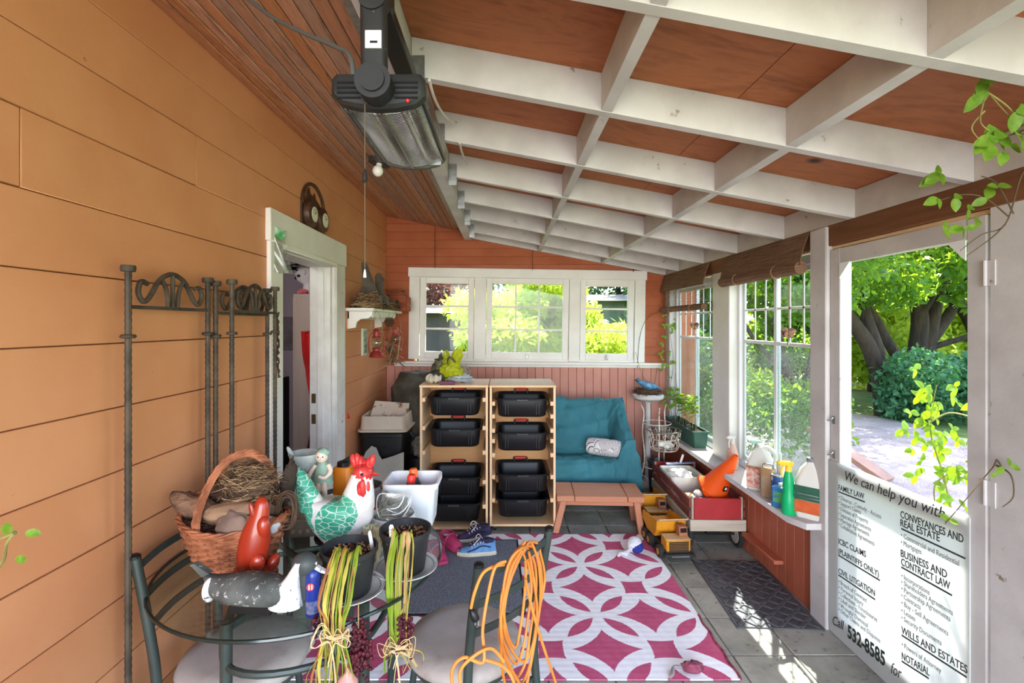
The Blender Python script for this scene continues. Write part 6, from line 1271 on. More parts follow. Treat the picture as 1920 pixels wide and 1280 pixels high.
for s, a, b in (('• Divorce - Custody - Access', (98, 285), (335, 402)), ('• Support Claims', (98, 315), (222, 374)), ('• Division of Property', (98, 347), (262, 428)), ('• Separation Agreements', (98, 378), (278, 472)), ('• Marriage Agreements', (98, 408), (268, 498)), ('• Cohabitation Agreements', (98, 438), (298, 553)),
                ('• Breach of Contract', (98, 755), (255, 868)), ('• Personal Injury', (98, 787), (235, 888)), ('• Collections - Foreclosures', (98, 818), (312, 977)), ('• Libel and Slander', (98, 850), (250, 962)), ('• Wrongful Dismissal', (98, 882), (260, 1007)), ('• Other Claims and Disputes', (98, 912), (330, 1095)),
                ('• Commercial and Residential', (446, 505), (770, 672)), ('• Mortgages', (446, 545), (560, 604)), ('• Incorporations', (448, 732), (605, 832)), ('• Shareholders Agreements', (448, 767), (735, 948)), ('• Partnership Agreements', (448, 803), (722, 982)), ('• Contracts', (448, 842), (555, 914)), ('• Buy - Sell Agreements', (448, 882), (710, 1062)), ('• Leases', (448, 925), (525, 978)), ('• Security Documents', (448, 966), (672, 1115)), ('• Powers of Attorney', (450, 1115), (670, 1270))):
    stext(s, a, b, .021, INKL)
stext('Call', (65, 985), (128, 1020), .048, INK, .25); stext('532-8585', (148, 1062), (357, 1232), .062, INKB, 0, .03, .035); stext('for', (390, 1262), (450, 1300), .05, INK, .25)
# ================================================================ GLASS TABLE, CHAIRS AND WHAT IS ON THEM
DG = mat('dark_green_metal', (66, 74, 70), (54, 62, 58), sc=6, ro=.4, me=.25); TZ = .74
tb = thing('glass_table', 'round glass-topped table with dark grey metal legs', 'table', (-.745, 1.85, 0))
mb = MB(); mb.lathe([(.0, TZ-.010), (.498, TZ-.010), (.5, TZ-.008), (.5, TZ-.002), (.498, TZ), (.0, TZ)], 72, cap0=False, cap1=False); mb.build('glass_top', M['tglass'], tb)
mb = MB(); mb.tube(circ(.5, 72, (0, 0, TZ-.005)), .006, 6, closed=True); lab(mb.build('edge', mat('glass_edge', (30, 42, 38), ro=.15), tb), 'dark polished glass edge')
LG = [(-.085, -.40), (.295, -.29), (.238, .337), (-.285, .25)]
for x, y in LG: mb = MB(); mb.cyl((x, y, 0), (x, y, TZ-.011), .0175, 14); mb.build('leg', DG, tb)
for a, b in ((0, 2), (1, 3)): mb = MB(); mb.bar((LG[a][0], LG[a][1], TZ-.03), (LG[b][0], LG[b][1], TZ-.03), .012, .022); mb.build('cross_bar', DG, tb)
mb = MB(); mb.tube(catmull([V((x*1.0, y*1.0, .60)) for x, y in LG], 10, True), .011, 8, closed=True); mb.build('lower_ring', DG, tb)
SEAT = mat('stained_suede', (184, 174, 168), (166, 154, 146), sc=5, ro=.9, bs=120, bst=.15, c3=(128, 104, 84), sc3=4, con3=(.60, .82))
def chair(label, loc, rz):
    t = thing('bistro_chair', label, 'chair', loc, rz, 'metal bistro chairs around the glass table')   # faces +y
    mb = MB(); mb.lathe([(.02, .395), (.19, .395), (.212, .41), (.217, .43), (.205, .452), (.15, .462), (.02, .465)], 40); mb.build('seat', SEAT, t, smooth=60)
    mb = MB(); mb.tube(circ(.185, 36, (0, 0, .385)), .011, 8, closed=True); mb.build('seat_ring', DG, t)
    for s in (-1, 1):
        mb = MB(); mb.tube(catmull([V((s*.185, -.235, 0)), V((s*.175, -.205, .30)), V((s*.172, -.20, .46)), V((s*.178, -.225, .66)), V((s*.182, -.262, .87))], 6), .0155, 12); mb.build('back_upright', DG, t); MB().lathe([(.0165, .862), (.0165, .872), (.008, .878)], 12, (s*.182, -.262, 0)).build('end_plug', M['black'], t)
        mb = MB(); mb.tube(catmull([V((s*.17, .15, 0)), V((s*.155, .13, .2)), V((s*.14, .11, .385))], 5), .0125, 10); mb.build('leg', DG, t)
    for z, y in ((.83, -.255), (.73, -.238), (.63, -.222)):
        mb = MB(); n = 12; mb.loft([[V((x, yy+dy, z+dz)) for dy, dz in ((-.003, -.0125), (.003, -.0125), (.003, .0125), (-.003, .0125))] for x, yy in [(-.178+.356*i/n, y-.028*math.sin(PI*i/n)) for i in range(n+1)]]); mb.build('back_slat', DG, t)
    mb = MB(); mb.bar((-.16, -.2, .30), (.16, -.2, .30), .012, .012); mb.build('stretcher', DG, t); return t
ch = chair('bistro chair in front of the rug with orange cord over its back', (-.15, 1.826, 0), math.radians(47.8))
copy_thing(ch, 'bistro chair between the glass table and the orange wall', (-.93, 1.75, 0), math.radians(-90))
copy_thing(ch, 'bistro chair behind the glass table, mostly hidden by the rooster', (-.76, 2.36, 0), math.radians(-126.9))
# ---- orange extension cord
CO = mat('cord_orange', (226, 146, 66), (206, 120, 48), sc=6, ro=.5)
t = thing('extension_cord', 'coiled orange extension cord draped over the front chair back', 'cord', (.02, 1.60, .4))
A, B = V((-.035, 1.50, .87)), V((.12, 1.76, .87)); dirx = (B-A); dirx.z = 0; dirx.normalize(); nrm = V((dirx.y, -dirx.x, 0))   # nrm points toward the camera side
q = random.Random(12); path = []
loops = [(.10, .085, .50, .0), (.11, .10, .44, .3), (.13, .11, .40, .6), (.09, .07, .56, .1), (.12, .095, .36, .9), (.15, .115, .47, .4), (.10, .09, .30, .7)]
for cxk, wk, zb, ph in loops:
    for i in range(12):
        a = 2*PI*i/12+PI*.5; zt = .885+.012*math.sin(ph*9); zz = (zt+zb)/2+(zt-zb)/2*math.sin(a); xx = cxk*1.1+1.35*wk*math.cos(a)*(1.0-.45*max(0, -math.sin(a)))+ .06*(.885-zz)
        p = A+dirx*(xx+.02*ph); path.append(V((p.x, p.y, zz))+nrm*(.028+.018*math.cos(a*.5+ph)+q.uniform(-.006, .006)))
mb = MB(); c = catmull(path, 4); mb.tube(c, .0049, 7); mb.build('coil', CO, t, world=True)
e0 = P(985, 1085, 1.62); tail = [P(985, 1085, 1.55), P(1000, 1150, 1.6), P(1020, 1215, 1.65), P(1048, 1300, 1.7), V((.26, 1.78, .03)), V((.20, 1.6, .006)), V((0, 1.55, .006))]
mb = MB(); mb.tube(catmull(tail, 8), .0049, 7); mb.build('loose_end', CO, t, world=True)
mb = MB(); mb.tube(catmull([P(945, 1058, 1.53), P(925, 1062, 1.48), P(905, 1075, 1.46), P(890, 1110, 1.45), P(883, 1140, 1.45)], 8), .0049, 7); mb.tube(catmull([P(948, 1052, 1.50), P(928, 1064, 1.47), P(914, 1120, 1.455), P(905, 1180, 1.44), P(906, 1240, 1.42), P(870, 1232, 1.40), P(848, 1255, 1.39), P(850, 1300, 1.38)], 8), .0049, 7)
mb.tube(catmull([P(945, 1240, 1.43), P(920, 1215, 1.42), P(885, 1232, 1.40), P(862, 1262, 1.39), P(872, 1310, 1.38)], 8), .0049, 7); mb.tube(catmull([P(905, 1235, 1.43), P(945, 1250, 1.42), P(965, 1285, 1.41), P(962, 1330, 1.4)], 8), .0049, 7); mb.build('loose_end', CO, t, world=True)
pe = P(884, 1142, 1.45); mb = MB(); d_ = (P(894, 1166, 1.45)-pe).normalized(); m3 = V((0, 0, 1)).rotation_difference(d_).to_matrix(); mb.lathe([(.006, 0), (.011, .006), (.013, .03), (.010, .036)], 12, pe, m3); pl = mb.build('plug', M['black'], t, world=True); mb = MB()
for s in (-1, 1): mb.box(pe+d_*.043+V((s*.005, 0, 0)), (.0025, .005, .014))
mb.build('prong', M['steel'], t, world=True)
TOP = TZ+.0006
# ---- wicker basket
WK1 = mat('wicker', (172, 108, 74), (128, 74, 48), sc=22, ro=.55); WK2 = mat('wicker_dark', (132, 80, 54), (96, 56, 38), sc=22, ro=.6)
bk = thing('wicker_basket', 'brown wicker basket with tall hooped handle on the glass table', 'basket', (-.965, 1.74, TOP), -.05)
def bl(f, a):   # basket wall point: f 0..1 bottom to rim
    rx = .105+.085*f**.8; ry = .075+.045*f**.8; z = .165*f+.035*f*f*abs(math.cos(a))**2
    return V((rx*math.cos(a), ry*math.sin(a), z))
mb = MB(); rows = 17
for r in range(rows):
    f = (r+.5)/rows; pts = [];
    for k in range(56):
        a = 2*PI*k/56; p = bl(f, a); o_ = .0035*(1 if (k//2+r) % 2 else -1); d = V((math.cos(a), math.sin(a), 0)); pts.append(p+d*o_)
    mb.tube(pts, .0058, 6, closed=True)
mb.build('weave', WK1, bk)
mb = MB()
for k in range(28): a = 2*PI*k/28+.05; mb.tube([bl(f, a) for f in (0, .3, .6, 1)], .0042, 5)
mb.build('stake', WK2, bk)
mb = MB()
for j in range(3): mb.tube([bl(1, 2*PI*k/60)+V((.006*math.cos(k*.9+j*2.1)*math.cos(2*PI*k/60), .006*math.cos(k*.9+j*2.1)*math.sin(2*PI*k/60), .006*math.sin(k*.9+j*2.1)+.004)) for k in range(60)], .0055, 6, closed=True)
mb.build('rim', WK1, bk)
mb = MB(); mb.lathe([(.01, .001), (.105, .001), (.106, .008), (.01, .010)], 30, sy=.72); mb.build('bottom', WK2, bk)
hp = catmull([V((-.075, -.085, .10)), V((-.082, -.088, .20)), V((-.07, -.05, .30)), V((-.03, -.01, .385)), V((.03, .03, .41)), V((.08, .06, .37)), V((.10, .085, .27)), V((.10, .09, .16))], 8)
mb = MB()
for j in range(5): mb.tube([p+V((.010*math.cos(i*.42+j*1.257), .008*math.sin(i*.42+j*1.257)*.7, .008*math.sin(i*.42+j*1.257))) for i, p in enumerate(hp)], .0062, 6)
mb.build('handle', WK1, bk)
# basket contents
DWD = mat('driftwood', (132, 98, 76), (78, 54, 42), sc=14, st=(.5, 1, 1), ro=.9, bs=34, bst=1.0, bd=.02, dist=1.5)
def lump(name, label, cat, c, r, seed, m, rot=None, nzv=.35, ns=2.2):
    mb = MB(); mb.ball((0, 0, 0), r, 26, 16, rot, nzv, ns, seed); o = mb.build(name, m, smooth=70); o.location = c; return tag(o, label, cat)
q = random.Random(2); mb = MB(); pts = [V((-.115, .03, .0)), V((-.05, .01, -.02)), V((.02, 0, -.035)), V((.10, -.02, -.06))]; c = catmull(pts, 5); mb.loft([[p+V((0, .036*w*math.cos(a)*(1+.3*mnoise.noise(V((a*1.5, p.x*20, 1)))), .040*w*math.sin(a)*(1+.35*mnoise.noise(V((a*2, p.x*26, 4)))))) for a in [2*PI*i/16 for i in range(16)]] for p, w in zip(c, [.12, .45, .6, .8, .9, 1, 1.1, 1.1, 1.0, 1.1, 1.2, 1.1, 1, .9, .7, .4])]); o = mb.build('driftwood', DWD, smooth=70); o.location = (-1.10, 1.735, .995); tag(o, 'brown gnarled driftwood sticking out of the basket at the left', 'driftwood')
lump('driftwood', 'dark bark slab behind the driftwood in the basket', 'driftwood', (-1.02, 1.80, 1.005), (.10, .03, .040), 9, mat('dark_bark', (84, 60, 48), (60, 42, 34), sc=14, ro=.9, bs=40, bst=.7, bd=.01), (0, -.25, .1))
lump('stone', 'tan flat stone under the nest in the basket', 'stone', (-.96, 1.70, .965), (.10, .045, .032), 13, mat('tan_stone', (160, 128, 100), (130, 102, 80), sc=6, ro=.8), (0, -.12, 0), .18)
lump('stone', 'round grey-brown stone at the front of the basket', 'stone', (-.925, 1.665, .930), (.062, .036, .048), 14, mat('grey_stone', (136, 112, 98), (104, 84, 74), sc=8, ro=.85, bs=40, bst=.4), None, .22)
lump('stone', 'white rounded stone at the right front of the basket', 'stone', (-.845, 1.69, .918), (.062, .035, .034), 15, mat('white_rock', (224, 222, 224), (200, 198, 202), sc=12, ro=.7), (0, .1, .2), .15)
lump('stone', 'mossy brown stone behind the white stone in the basket', 'stone', (-.865, 1.76, .945), (.05, .035, .032), 16, mat('mossy', (128, 104, 82), (92, 74, 58), sc=22, ro=.9), None, .3)
nest_thing('bird_nest', 'dome of straw nest on top of the basket', (-.93, 1.78, .985), .105, .075, .125, 520, 31, .0014, .085, 1)
lump('bark_piece', 'upright dark bark piece behind the red figurine', 'bark', (-.815, 1.83, 1.02), (.026, .022, .09), 17, BARK, (0, .2, 0), .3, 3)
t = thing('twig_wreath', 'small twig wreath leaning at the right of the basket', 'wreath', (-.775, 1.735, .955)); mb = MB(); q = random.Random(3)
for k in range(16): r_ = .055+q.uniform(-.012, .012); y_ = q.uniform(-.012, .012); mb.tube([V((.030*math.cos(a)*(r_/.055), y_+.008*math.sin(3*a+k), r_*math.sin(a)*1.05)) for a in [2*PI*i/22 for i in range(22)]], .0022, 4, closed=True)
mb.build('twigs', TW[2], t, kind='stuff')
# ---- red ceramic figurine
RD = mat('red_ceramic', (158, 46, 24), (140, 38, 20), sc=6, ro=.3, coat=.2)
t = thing('figurine', 'glossy red ceramic bird figurine in front of the wicker basket', 'figurine', (-.815, 1.595, TOP), .2); t.scale = (1.08, 1.0, 1.18)
mb = MB(); mb.ball((.005, 0, .038), (.060, .044, .040), 22, 14, (0, -.25, 0)); mb.ball((-.042, 0, .058), (.022, .03, .022), 14, 10); mb.ball((.045, 0, .07), (.018, .024, .035), 14, 10, (0, .5, 0)); mb.v = [(p[0], p[1], max(0, p[2])) for p in mb.v]; mb.build('base', RD, t, smooth=80)
mb = MB(); secs = []
for x, z, r in ((-.01, .048, .030), (-.012, .075, .042), (-.008, .11, .046), (-.002, .15, .045), (.002, .18, .038), (.008, .205, .030), (.013, .225, .026), (.016, .245, .020), (.016, .262, .010)): secs.append([V((x+r*math.cos(a), r*.85*math.sin(a), z)) for a in [2*PI*i/20 for i in range(20)]])
mb.loft(secs); mb.build('body', RD, t, smooth=80)
for nm, c_, r_, ro_ in (('face', (.026, -.020, .185), (.02, .018, .03), None), ('ear', (-.006, -.012, .225), (.009, .009, .03), (0, -.25, 0)), ('chest', (.012, -.034, .092), (.022, .016, .026), None)): MB().ball(c_, r_, 14, 10, ro_).build(nm, RD, t, smooth=80)
# ---- duck decoy
t = thing('duck_decoy', 'worn grey duck decoy with white neck at the front of the glass table', 'decoy', (-.755, 1.475, TOP), -.06)
DKB = mat('decoy_grey', (92, 94, 90), (58, 60, 58), sc=14, ro=.7, bs=60, bst=.35, c3=(176, 176, 170), sc3=60, con3=(.60, .66)); DKW = mat('decoy_white', (226, 224, 224), (204, 202, 204), sc=12, ro=.7, c3=(70, 70, 70), sc3=40, con3=(.62, .66)); DKD = mat('decoy_dark', (64, 68, 68), (48, 52, 52), sc=8, ro=.5)
mb = MB(); secs = []
for x, w, z0, z1 in ((-.165, .004, .108, .118), (-.15, .018, .085, .116), (-.125, .036, .050, .112), (-.09, .050, .034, .115), (-.03, .058, .030, .122), (.04, .058, .030, .118), (.09, .050, .032, .105), (.125, .034, .036, .09), (.145, .012, .045, .07)): secs.append([V((x, w*math.cos(a), (z0+z1)/2+(z1-z0)/2*math.sin(a))) for a in [2*PI*i/20 for i in range(20)]])
mb.loft(secs); mb.build('body', DKB, t, smooth=70)
mb = MB(); mb.ball((-.135, -.012, .075), (.018, .030, .036), 14, 10); lab(mb.build('rump', DKW, t), 'white painted rump')
mb = MB(); secs = []
for x, z, rx, ry in ((.10, .034, .052, .036), (.102, .06, .046, .036), (.110, .09, .034, .028), (.122, .12, .020, .020), (.133, .145, .015, .016), (.141, .165, .010, .012)): secs.append([V((x+rx*math.cos(a), -.012+ry*math.sin(a), z)) for a in [2*PI*i/20 for i in range(20)]])
mb.loft(secs); lab(mb.build('neck', DKW, t, smooth=70), 'white painted neck and breast')
mb = MB(); mb.ball((.150, .008, .150), (.040, .030, .036), 20, 14); mb.loft([[V((.155+r*math.cos(a), .012+r*.9*math.sin(a), z)) for a in [2*PI*i/16 for i in range(16)]] for z, r in ((.05, .024), (.09, .024), (.13, .028))]); lab(mb.build('head', DKD, t, smooth=70), 'dark painted head')
mb = MB(); mb.loft([[V((x, .008+w*y, z+h*zz)) for y, zz in ((-1, 0), (-.6, .8), (.6, .8), (1, 0), (.6, -.6), (-.6, -.6))] for x, w, z, h in ((.184, .012, .142, .010), (.205, .012, .132, .007), (.225, .011, .126, .004))]); mb.build('bill', DKW, t)
mb = MB(); mb.prism([(-.165, .11), (-.20, .145), (-.19, .15), (-.14, .12)], .02, Matrix(((1, 0, 0, 0), (0, 0, -1, .01), (0, 1, 0, 0), (0, 0, 0, 1)))); mb.build('tail', DKB, t)
MB().bb(-.075, .055, -.012, .012, 0, .036, .004).build('keel', M['black'], t)
# ---- blue bottle
t = thing('blue_bottle', 'dark blue squeeze bottle with white cap beside the decoy', 'bottle', (-.578, 1.47, TOP), .2); mb = MB(); mb.lathe([(.020, 0), (.0225, .004), (.0225, .12), (.020, .135), (.012, .142)], 24); mb.build('body', mat('bottle_blue', (34, 52, 136), (28, 44, 118), sc=5, ro=.3), t); MB().lathe([(.012, .14), (.0125, .158), (.008, .163)], 16).build('cap', M['white'], t)
mb = MB(); mb.cyl((-.004, -.0222, .095), (-.004, -.0236, .095), .011, 18); mb.build('emblem', mat('emblem_red', (206, 60, 66), ro=.4), t); mb = MB(); mb.lathe([(.0229, .012), (.0229, .05)], 24, cap0=False, cap1=False); mb.build('label_band', mat('band_grey', (110, 112, 130), (52, 62, 120), sc=60, ro=.4), t); MB().bb(-.009, -.006, -.0245, -.0235, .088, .102).build('mark', M['white'], t); MB().bb(-.001, .002, -.0245, -.0235, .088, .102).build('mark', M['white'], t)
# ---- black nursery pots on white saucers
SOIL = mat('bark_soil', (96, 70, 52), (46, 34, 28), sc=50, ro=.95, bs=90, bst=.9, bd=.01, con=(.42, .58)); PB = mat('pot_black', (46, 46, 46), (36, 36, 36), sc=12, ro=.5, c3=(90, 86, 80), sc3=40, con3=(.66, .7)); SAU = mat('saucer_white', (226, 226, 222), (200, 200, 196), sc=9, ro=.3)
def pot(label, loc, k=1):
    t = thing('plant_pot', label, 'plant pot', loc); mb = MB(); mb.lathe([(.01, .0), (.066*k, 0), (.068*k, .004), (.086*k, .130*k), (.092*k, .131*k), (.092*k, .146*k), (.087*k, .146*k), (.083*k, .12*k), (.08*k, .115*k)], 36, cap1=False); mb.build('pot', PB, t)
    mb = MB(); mb.grid(lambda u, v: V((.0835*k*v*math.cos(2*PI*u), .0835*k*v*math.sin(2*PI*u), .118*k+.012*mnoise.noise(V((v*math.cos(2*PI*u)*6, v*math.sin(2*PI*u)*6, loc[0]*9))))), 36, 8); mb.build('soil', SOIL, t)
    q = random.Random(int(loc[1]*1000)); mb = MB()
    for _ in range(90): a, r = q.uniform(0, 6.28), .078*k*q.random()**.5; mb.box((r*math.cos(a), r*math.sin(a), .121*k+q.uniform(0, .006)), (q.uniform(.004, .011), q.uniform(.003, .007), .004), (q.uniform(-.5, .5), q.uniform(-.5, .5), q.uniform(0, 3)))
    mb.build('bark_chips', TW[1], t, kind='stuff'); return t
def saucer(label, loc, k=1):
    t = thing('saucer', label, 'saucer', loc); mb = MB(); mb.lathe([(.01, 0), (.07*k, 0), (.105*k, .012), (.114*k, .017), (.114*k, .020), (.104*k, .016), (.07*k, .005), (.01, .005)], 40); mb.build('dish', SAU, t); mb = MB(); mb.tube(circ(.10*k, 40, (0, 0, .0155)), .0014, 5, closed=True); mb.build('rim_line', M['steel'], t)
saucer('white saucer under the nearer black plant pot', (-.507, 1.59, TOP)); saucer('white saucer under the farther black plant pot', (-.352, 1.735, TOP))
p1 = pot('nearer black plastic pot of soil on the glass table', (-.507, 1.59, TOP+.0055)); p2 = pot('farther black plastic pot of soil with white plant tag', (-.352, 1.735, TOP+.0055))
def ptag(label, p, tilt, txt=True):
    t = thing('plant_tag', label, 'plant tag', p, rot=tilt); MB().prism([(-.008, 0), (.008, 0), (.008, .075), (.004, .082), (-.004, .082), (-.008, .075)], .0012, Matrix(((1, 0, 0, 0), (0, 0, 1, 0), (0, 1, 0, 0), (0, 0, 0, 1)))).build('tag', M['white'], t, smooth=0)
    mb = MB()
    for i in range(5): mb.bar((-.004, -.0008, .022+i*.010), (.003, -.0008, .026+i*.010), .001, .0014)
    if txt: mb.build('scribble', M['blackm'], t)
ptag('white written plant tag at the front of the farther pot', (-.385, 1.668, TOP+.112), (.12, 0, 0)); ptag('thin white plant tag in the right side of the nearer pot', (-.435, 1.62, TOP+.112), (-.1, -.15, 1.2), False)
# ---- withered strap leaves hanging over the pots
LV = [leafmat('leaf_green', (150, 170, 50), (112, 140, 40), .25, (210, 220, 80)), leafmat('leaf_straw', (214, 184, 124), (190, 150, 92), .25, (230, 200, 130)), leafmat('leaf_brown', (188, 128, 78), (160, 100, 60), .2, (210, 150, 90)), leafmat('leaf_yellow', (206, 190, 88), (180, 160, 66), .25, (230, 215, 110))]
RAF = mat('raffia', (226, 196, 150), (206, 170, 122), sc=9, ro=.8); DRK = mat('dark_red_husk', (88, 20, 34), (60, 12, 24), sc=30, ro=.6)
def withered(label, x, y, ztop, yedge, zend, n, seed, spread, tie_z, down_x):
    t = thing('withered_plant', label, 'plant', (x, y, ztop)); q = random.Random(seed)
    for k in range(n):
        dx = q.uniform(-spread, spread); x0 = x+dx*.9; xe = x+down_x+dx*1.1+q.uniform(-.035, .035); ze = zend+q.uniform(-.0, .26)*(k % 3 > 0)
        pts = [V((x0, y+q.uniform(-.01, .02), ztop-.01)), V((x0, y-.03, ztop+.035+q.uniform(0, .03))), V((x0+.2*(xe-x0), yedge+.045, ztop+.012)), V((x0+.3*(xe-x0), yedge-.004+q.uniform(-.012, .006), ztop-.06)), V((x+down_x*.5+dx*.62+q.uniform(-.008, .008), yedge-.01+q.uniform(-.016, .006), tie_z+q.uniform(-.03, .03))), V((xe, yedge-.012+q.uniform(-.015, .012), (tie_z+ze)/2)), V((xe+q.uniform(-.03, .03), yedge-.01+q.uniform(-.02, .012), ze))]
        c = catmull(pts, 4); w0 = q.choice((q.uniform(.002, .005), q.uniform(.003, .007), q.uniform(.008, .016))); mb = MB(); mb.ribbon(c, [w0*(1-.55*(i/len(c))**2)*(.7+.5*math.sin(i*.9+k)**2) for i in range(len(c))], .0008, (1, q.uniform(-.5, .5), 0)); mb.build('leaf', LV[q.choice((0, 0, 1, 1, 2, 3))], t, world=True)
    mb = MB()
    for k in range(5):
        z = tie_z+q.uniform(-.012, .012); mb.tube([V((x+down_x*.5+(.030+.004*k)*math.cos(a), yedge-.012+(.016)*math.sin(a), z+.008*math.sin(a*2+k))) for a in [2*PI*i/14 for i in range(15)]], .0018, 5)
    for k in range(6):
        s = 1 if k % 2 else -1; L_ = q.uniform(.03, .06); c0 = V((x+down_x*.5, yedge-.028, tie_z))
        mb.tube(catmull([c0, c0+V((s*L_*.5, -.012, L_*q.uniform(.2, 1.1))), c0+V((s*L_, -.016, L_*q.uniform(-.2, .8))), c0+V((s*L_*.8, -.012, -L_*.35)), c0+V((s*.006, -.006, -.012)), c0+V((-s*.012, -.008, -q.uniform(.05, .16)))], 5), .0013, 5)
    lab(mb.build('raffia_tie', RAF, t, world=True), 'pale raffia tie'); return t
withered('limp green and straw leaves tied with raffia over the nearer pot', -.487, 1.545, TOP+.125, 1.418, .36, 22, 3, .046, .72, -.005); withered('limp yellow-green leaves hanging over the farther pot and table edge', -.345, 1.672, TOP+.125, 1.578, .50, 18, 8, .036, .585, .010)
def husks(label, c, r, n, seed):
    t = thing('dried_flower_head', label, 'dried flowers', c); q = random.Random(seed); mb = MB()
    for _ in range(n):
        p = V((q.gauss(0, .4)*r[0], q.gauss(0, .4)*r[1], q.gauss(0, .45)*r[2])); mb.ball(p, q.uniform(.004, .0085), 6, 4, None, .3, 3, q.random()*9)
    mb.build('husks', DRK, t, kind='stuff'); MB().cyl((0, 0, 0), (0, .0, r[2]*1.6), .002, 5).build('stalk', TW[1], t)
husks('dark red dried flower heads hanging left of the nearer leaves', P(618, 1165, 1.43), (.05, .02, .04), 170, 1); husks('dark red dried flower heads behind the ends of the nearer leaves', P(672, 1215, 1.43), (.04, .02, .085), 220, 2); husks('dark red dried flower heads below the farther pot', P(757, 1180, 1.565), (.032, .02, .05), 170, 3)
t = thing('onion_bulb', 'pale pink bulb hanging at the bottom of the nearer leaves', 'bulb', P(652, 1278, 1.41)); mb = MB(); mb.lathe([(.004, .04), (.008, .028), (.026, .012), (.03, -.004), (.022, -.022), (.006, -.03)], 18); mb.build('bulb', mat('pink_bulb', (226, 170, 160), (206, 132, 128), sc=14, ro=.5), t)
# ---- rooster
t = thing('rooster_figurine', 'large white and green ceramic rooster with red comb on the glass table', 'figurine', (-.635, 1.85, TOP), -.15)
m_, nt, b, o_ = newmat('rooster_glaze'); k = coords(nt, False); sp = nt.nodes.new('ShaderNodeSeparateXYZ'); nt.links.new(k, sp.inputs[0]); X, Z = E(nt, sp.outputs[0]), E(nt, sp.outputs[2]); n1 = E(nt, nz(nt, k, 26, 2)); n2 = E(nt, nz(nt, k, 9, 4))
jag = (n1-.5)*.030
wing = (((X-.022)/.082).pow(2)+((Z-.150+X*-.35)/.080).pow(2)+jag*5).lt(1); tail = (X+Z*.10+.056+jag).lt(0).op('MULTIPLY', Z.gt(.10+.0)); green = wing.max(tail)
vo = nt.nodes.new('ShaderNodeTexVoronoi'); vo.feature = 'DISTANCE_TO_EDGE'; nt.links.new(coords(nt, False, (1, 1, 2.2)), vo.inputs['Vector']); vo.inputs['Scale'].default_value = 26; vein = E(nt, vo.outputs['Distance']).lt(.045)
gcol = ramp(nt, n2.k, [(.3, (36, 128, 100)), (.6, (74, 172, 142)), (.8, (110, 190, 164))]); wcol = ramp(nt, n2.k, [(.3, (196, 186, 180)), (.6, (226, 222, 216))])
g2 = mixc(nt, vein*.75, gcol, (206, 222, 206)); nt.links.new(mixc(nt, green, wcol, g2), b.inputs['Base Color']); b.inputs['Roughness'].default_value = .35; bump(nt, b, n2-vein*.25, .4, .004)
ol_c = [(.00, .045, .030, .030), (.0, .075, .060, .045), (-.005, .11, .100, .062), (-.012, .15, .130, .070)]
mb = MB(); secs = []
# body: lofted horizontal slices (cx, z, rx, ry)
for cx, z, rx, ry in ((.0, .0, .040, .036), (.0, .025, .036, .032), (0, .04, .040, .034), (.004, .065, .070, .050), (.004, .095, .100, .062), (.006, .125, .124, .068), (.006, .155, .136, .070), (.004, .185, .140, .066), (.0, .205, .142, .060)): secs.append([V((cx+rx*math.cos(a), ry*math.sin(a), z)) for a in [2*PI*i/28 for i in range(28)]])
mb.loft(secs)
secs = []
for cx, z, rx, ry in ((.070, .185, .076, .060), (.082, .22, .064, .054), (.088, .25, .056, .048), (.094, .285, .046, .042), (.100, .315, .038, .036), (.102, .335, .025, .026)): secs.append([V((cx+rx*math.cos(a), ry*math.sin(a), z)) for a in [2*PI*i/24 for i in range(24)]])
mb.loft(secs); secs = []
for cx, z, rx, ry in ((-.095, .17, .060, .050), (-.112, .205, .048, .042), (-.128, .245, .038, .034), (-.142, .28, .030, .026), (-.155, .31, .018, .016), (-.162, .325, .006, .008)): secs.append([V((cx+rx*math.cos(a), ry*math.sin(a), z)) for a in [2*PI*i/20 for i in range(20)]])
mb.loft(secs); mb.build('body', m_, t, smooth=80)
RR = mat('comb_red', (214, 66, 62), (186, 44, 44), sc=12, ro=.4, c3=(240, 160, 150), sc3=40, con3=(.62, .7))
mb = MB(); mb.ball((.104, 0, .318), (.040, .040, .036), 20, 12, None, .25, 5, 3); mb.loft([[V((.135, 0, .325)), V((.138, .014, .313)), V((.138, -.014, .313)), V((.135, 0, .305))], [V((.168, 0, .314)), V((.168, .002, .312)), V((.168, -.002, .312)), V((.168, 0, .31))]]); lab(mb.build('face', RR, t, smooth=80), 'red painted face')
mb = MB()
for i in range(6): mb.ball((.068+i*.014, 0, .352+.012*math.sin(i*1.3+.6)), (.013, .014, .028), 10, 8, (0, -.3+i*.12, 0), .35, 4, i)
lab(mb.build('comb', RR, t, smooth=80), 'jagged red comb'); mb = MB()
for i in range(5): a = -1.3+i*.6; mb.ball((.108+.012*math.sin(i), -.040*math.cos(a*.6), .275-.008*(i % 2)), (.012, .010, .030), 10, 8, None, .3, 4, i)
mb.ball((.128, -.018, .268), (.011, .011, .030), 10, 8); lab(mb.build('wattle', RR, t, smooth=80), 'red wattles'); MB().ball((.115, -.036, .322), (.006, .005, .006), 10, 7).build('eye', M['black'], t)
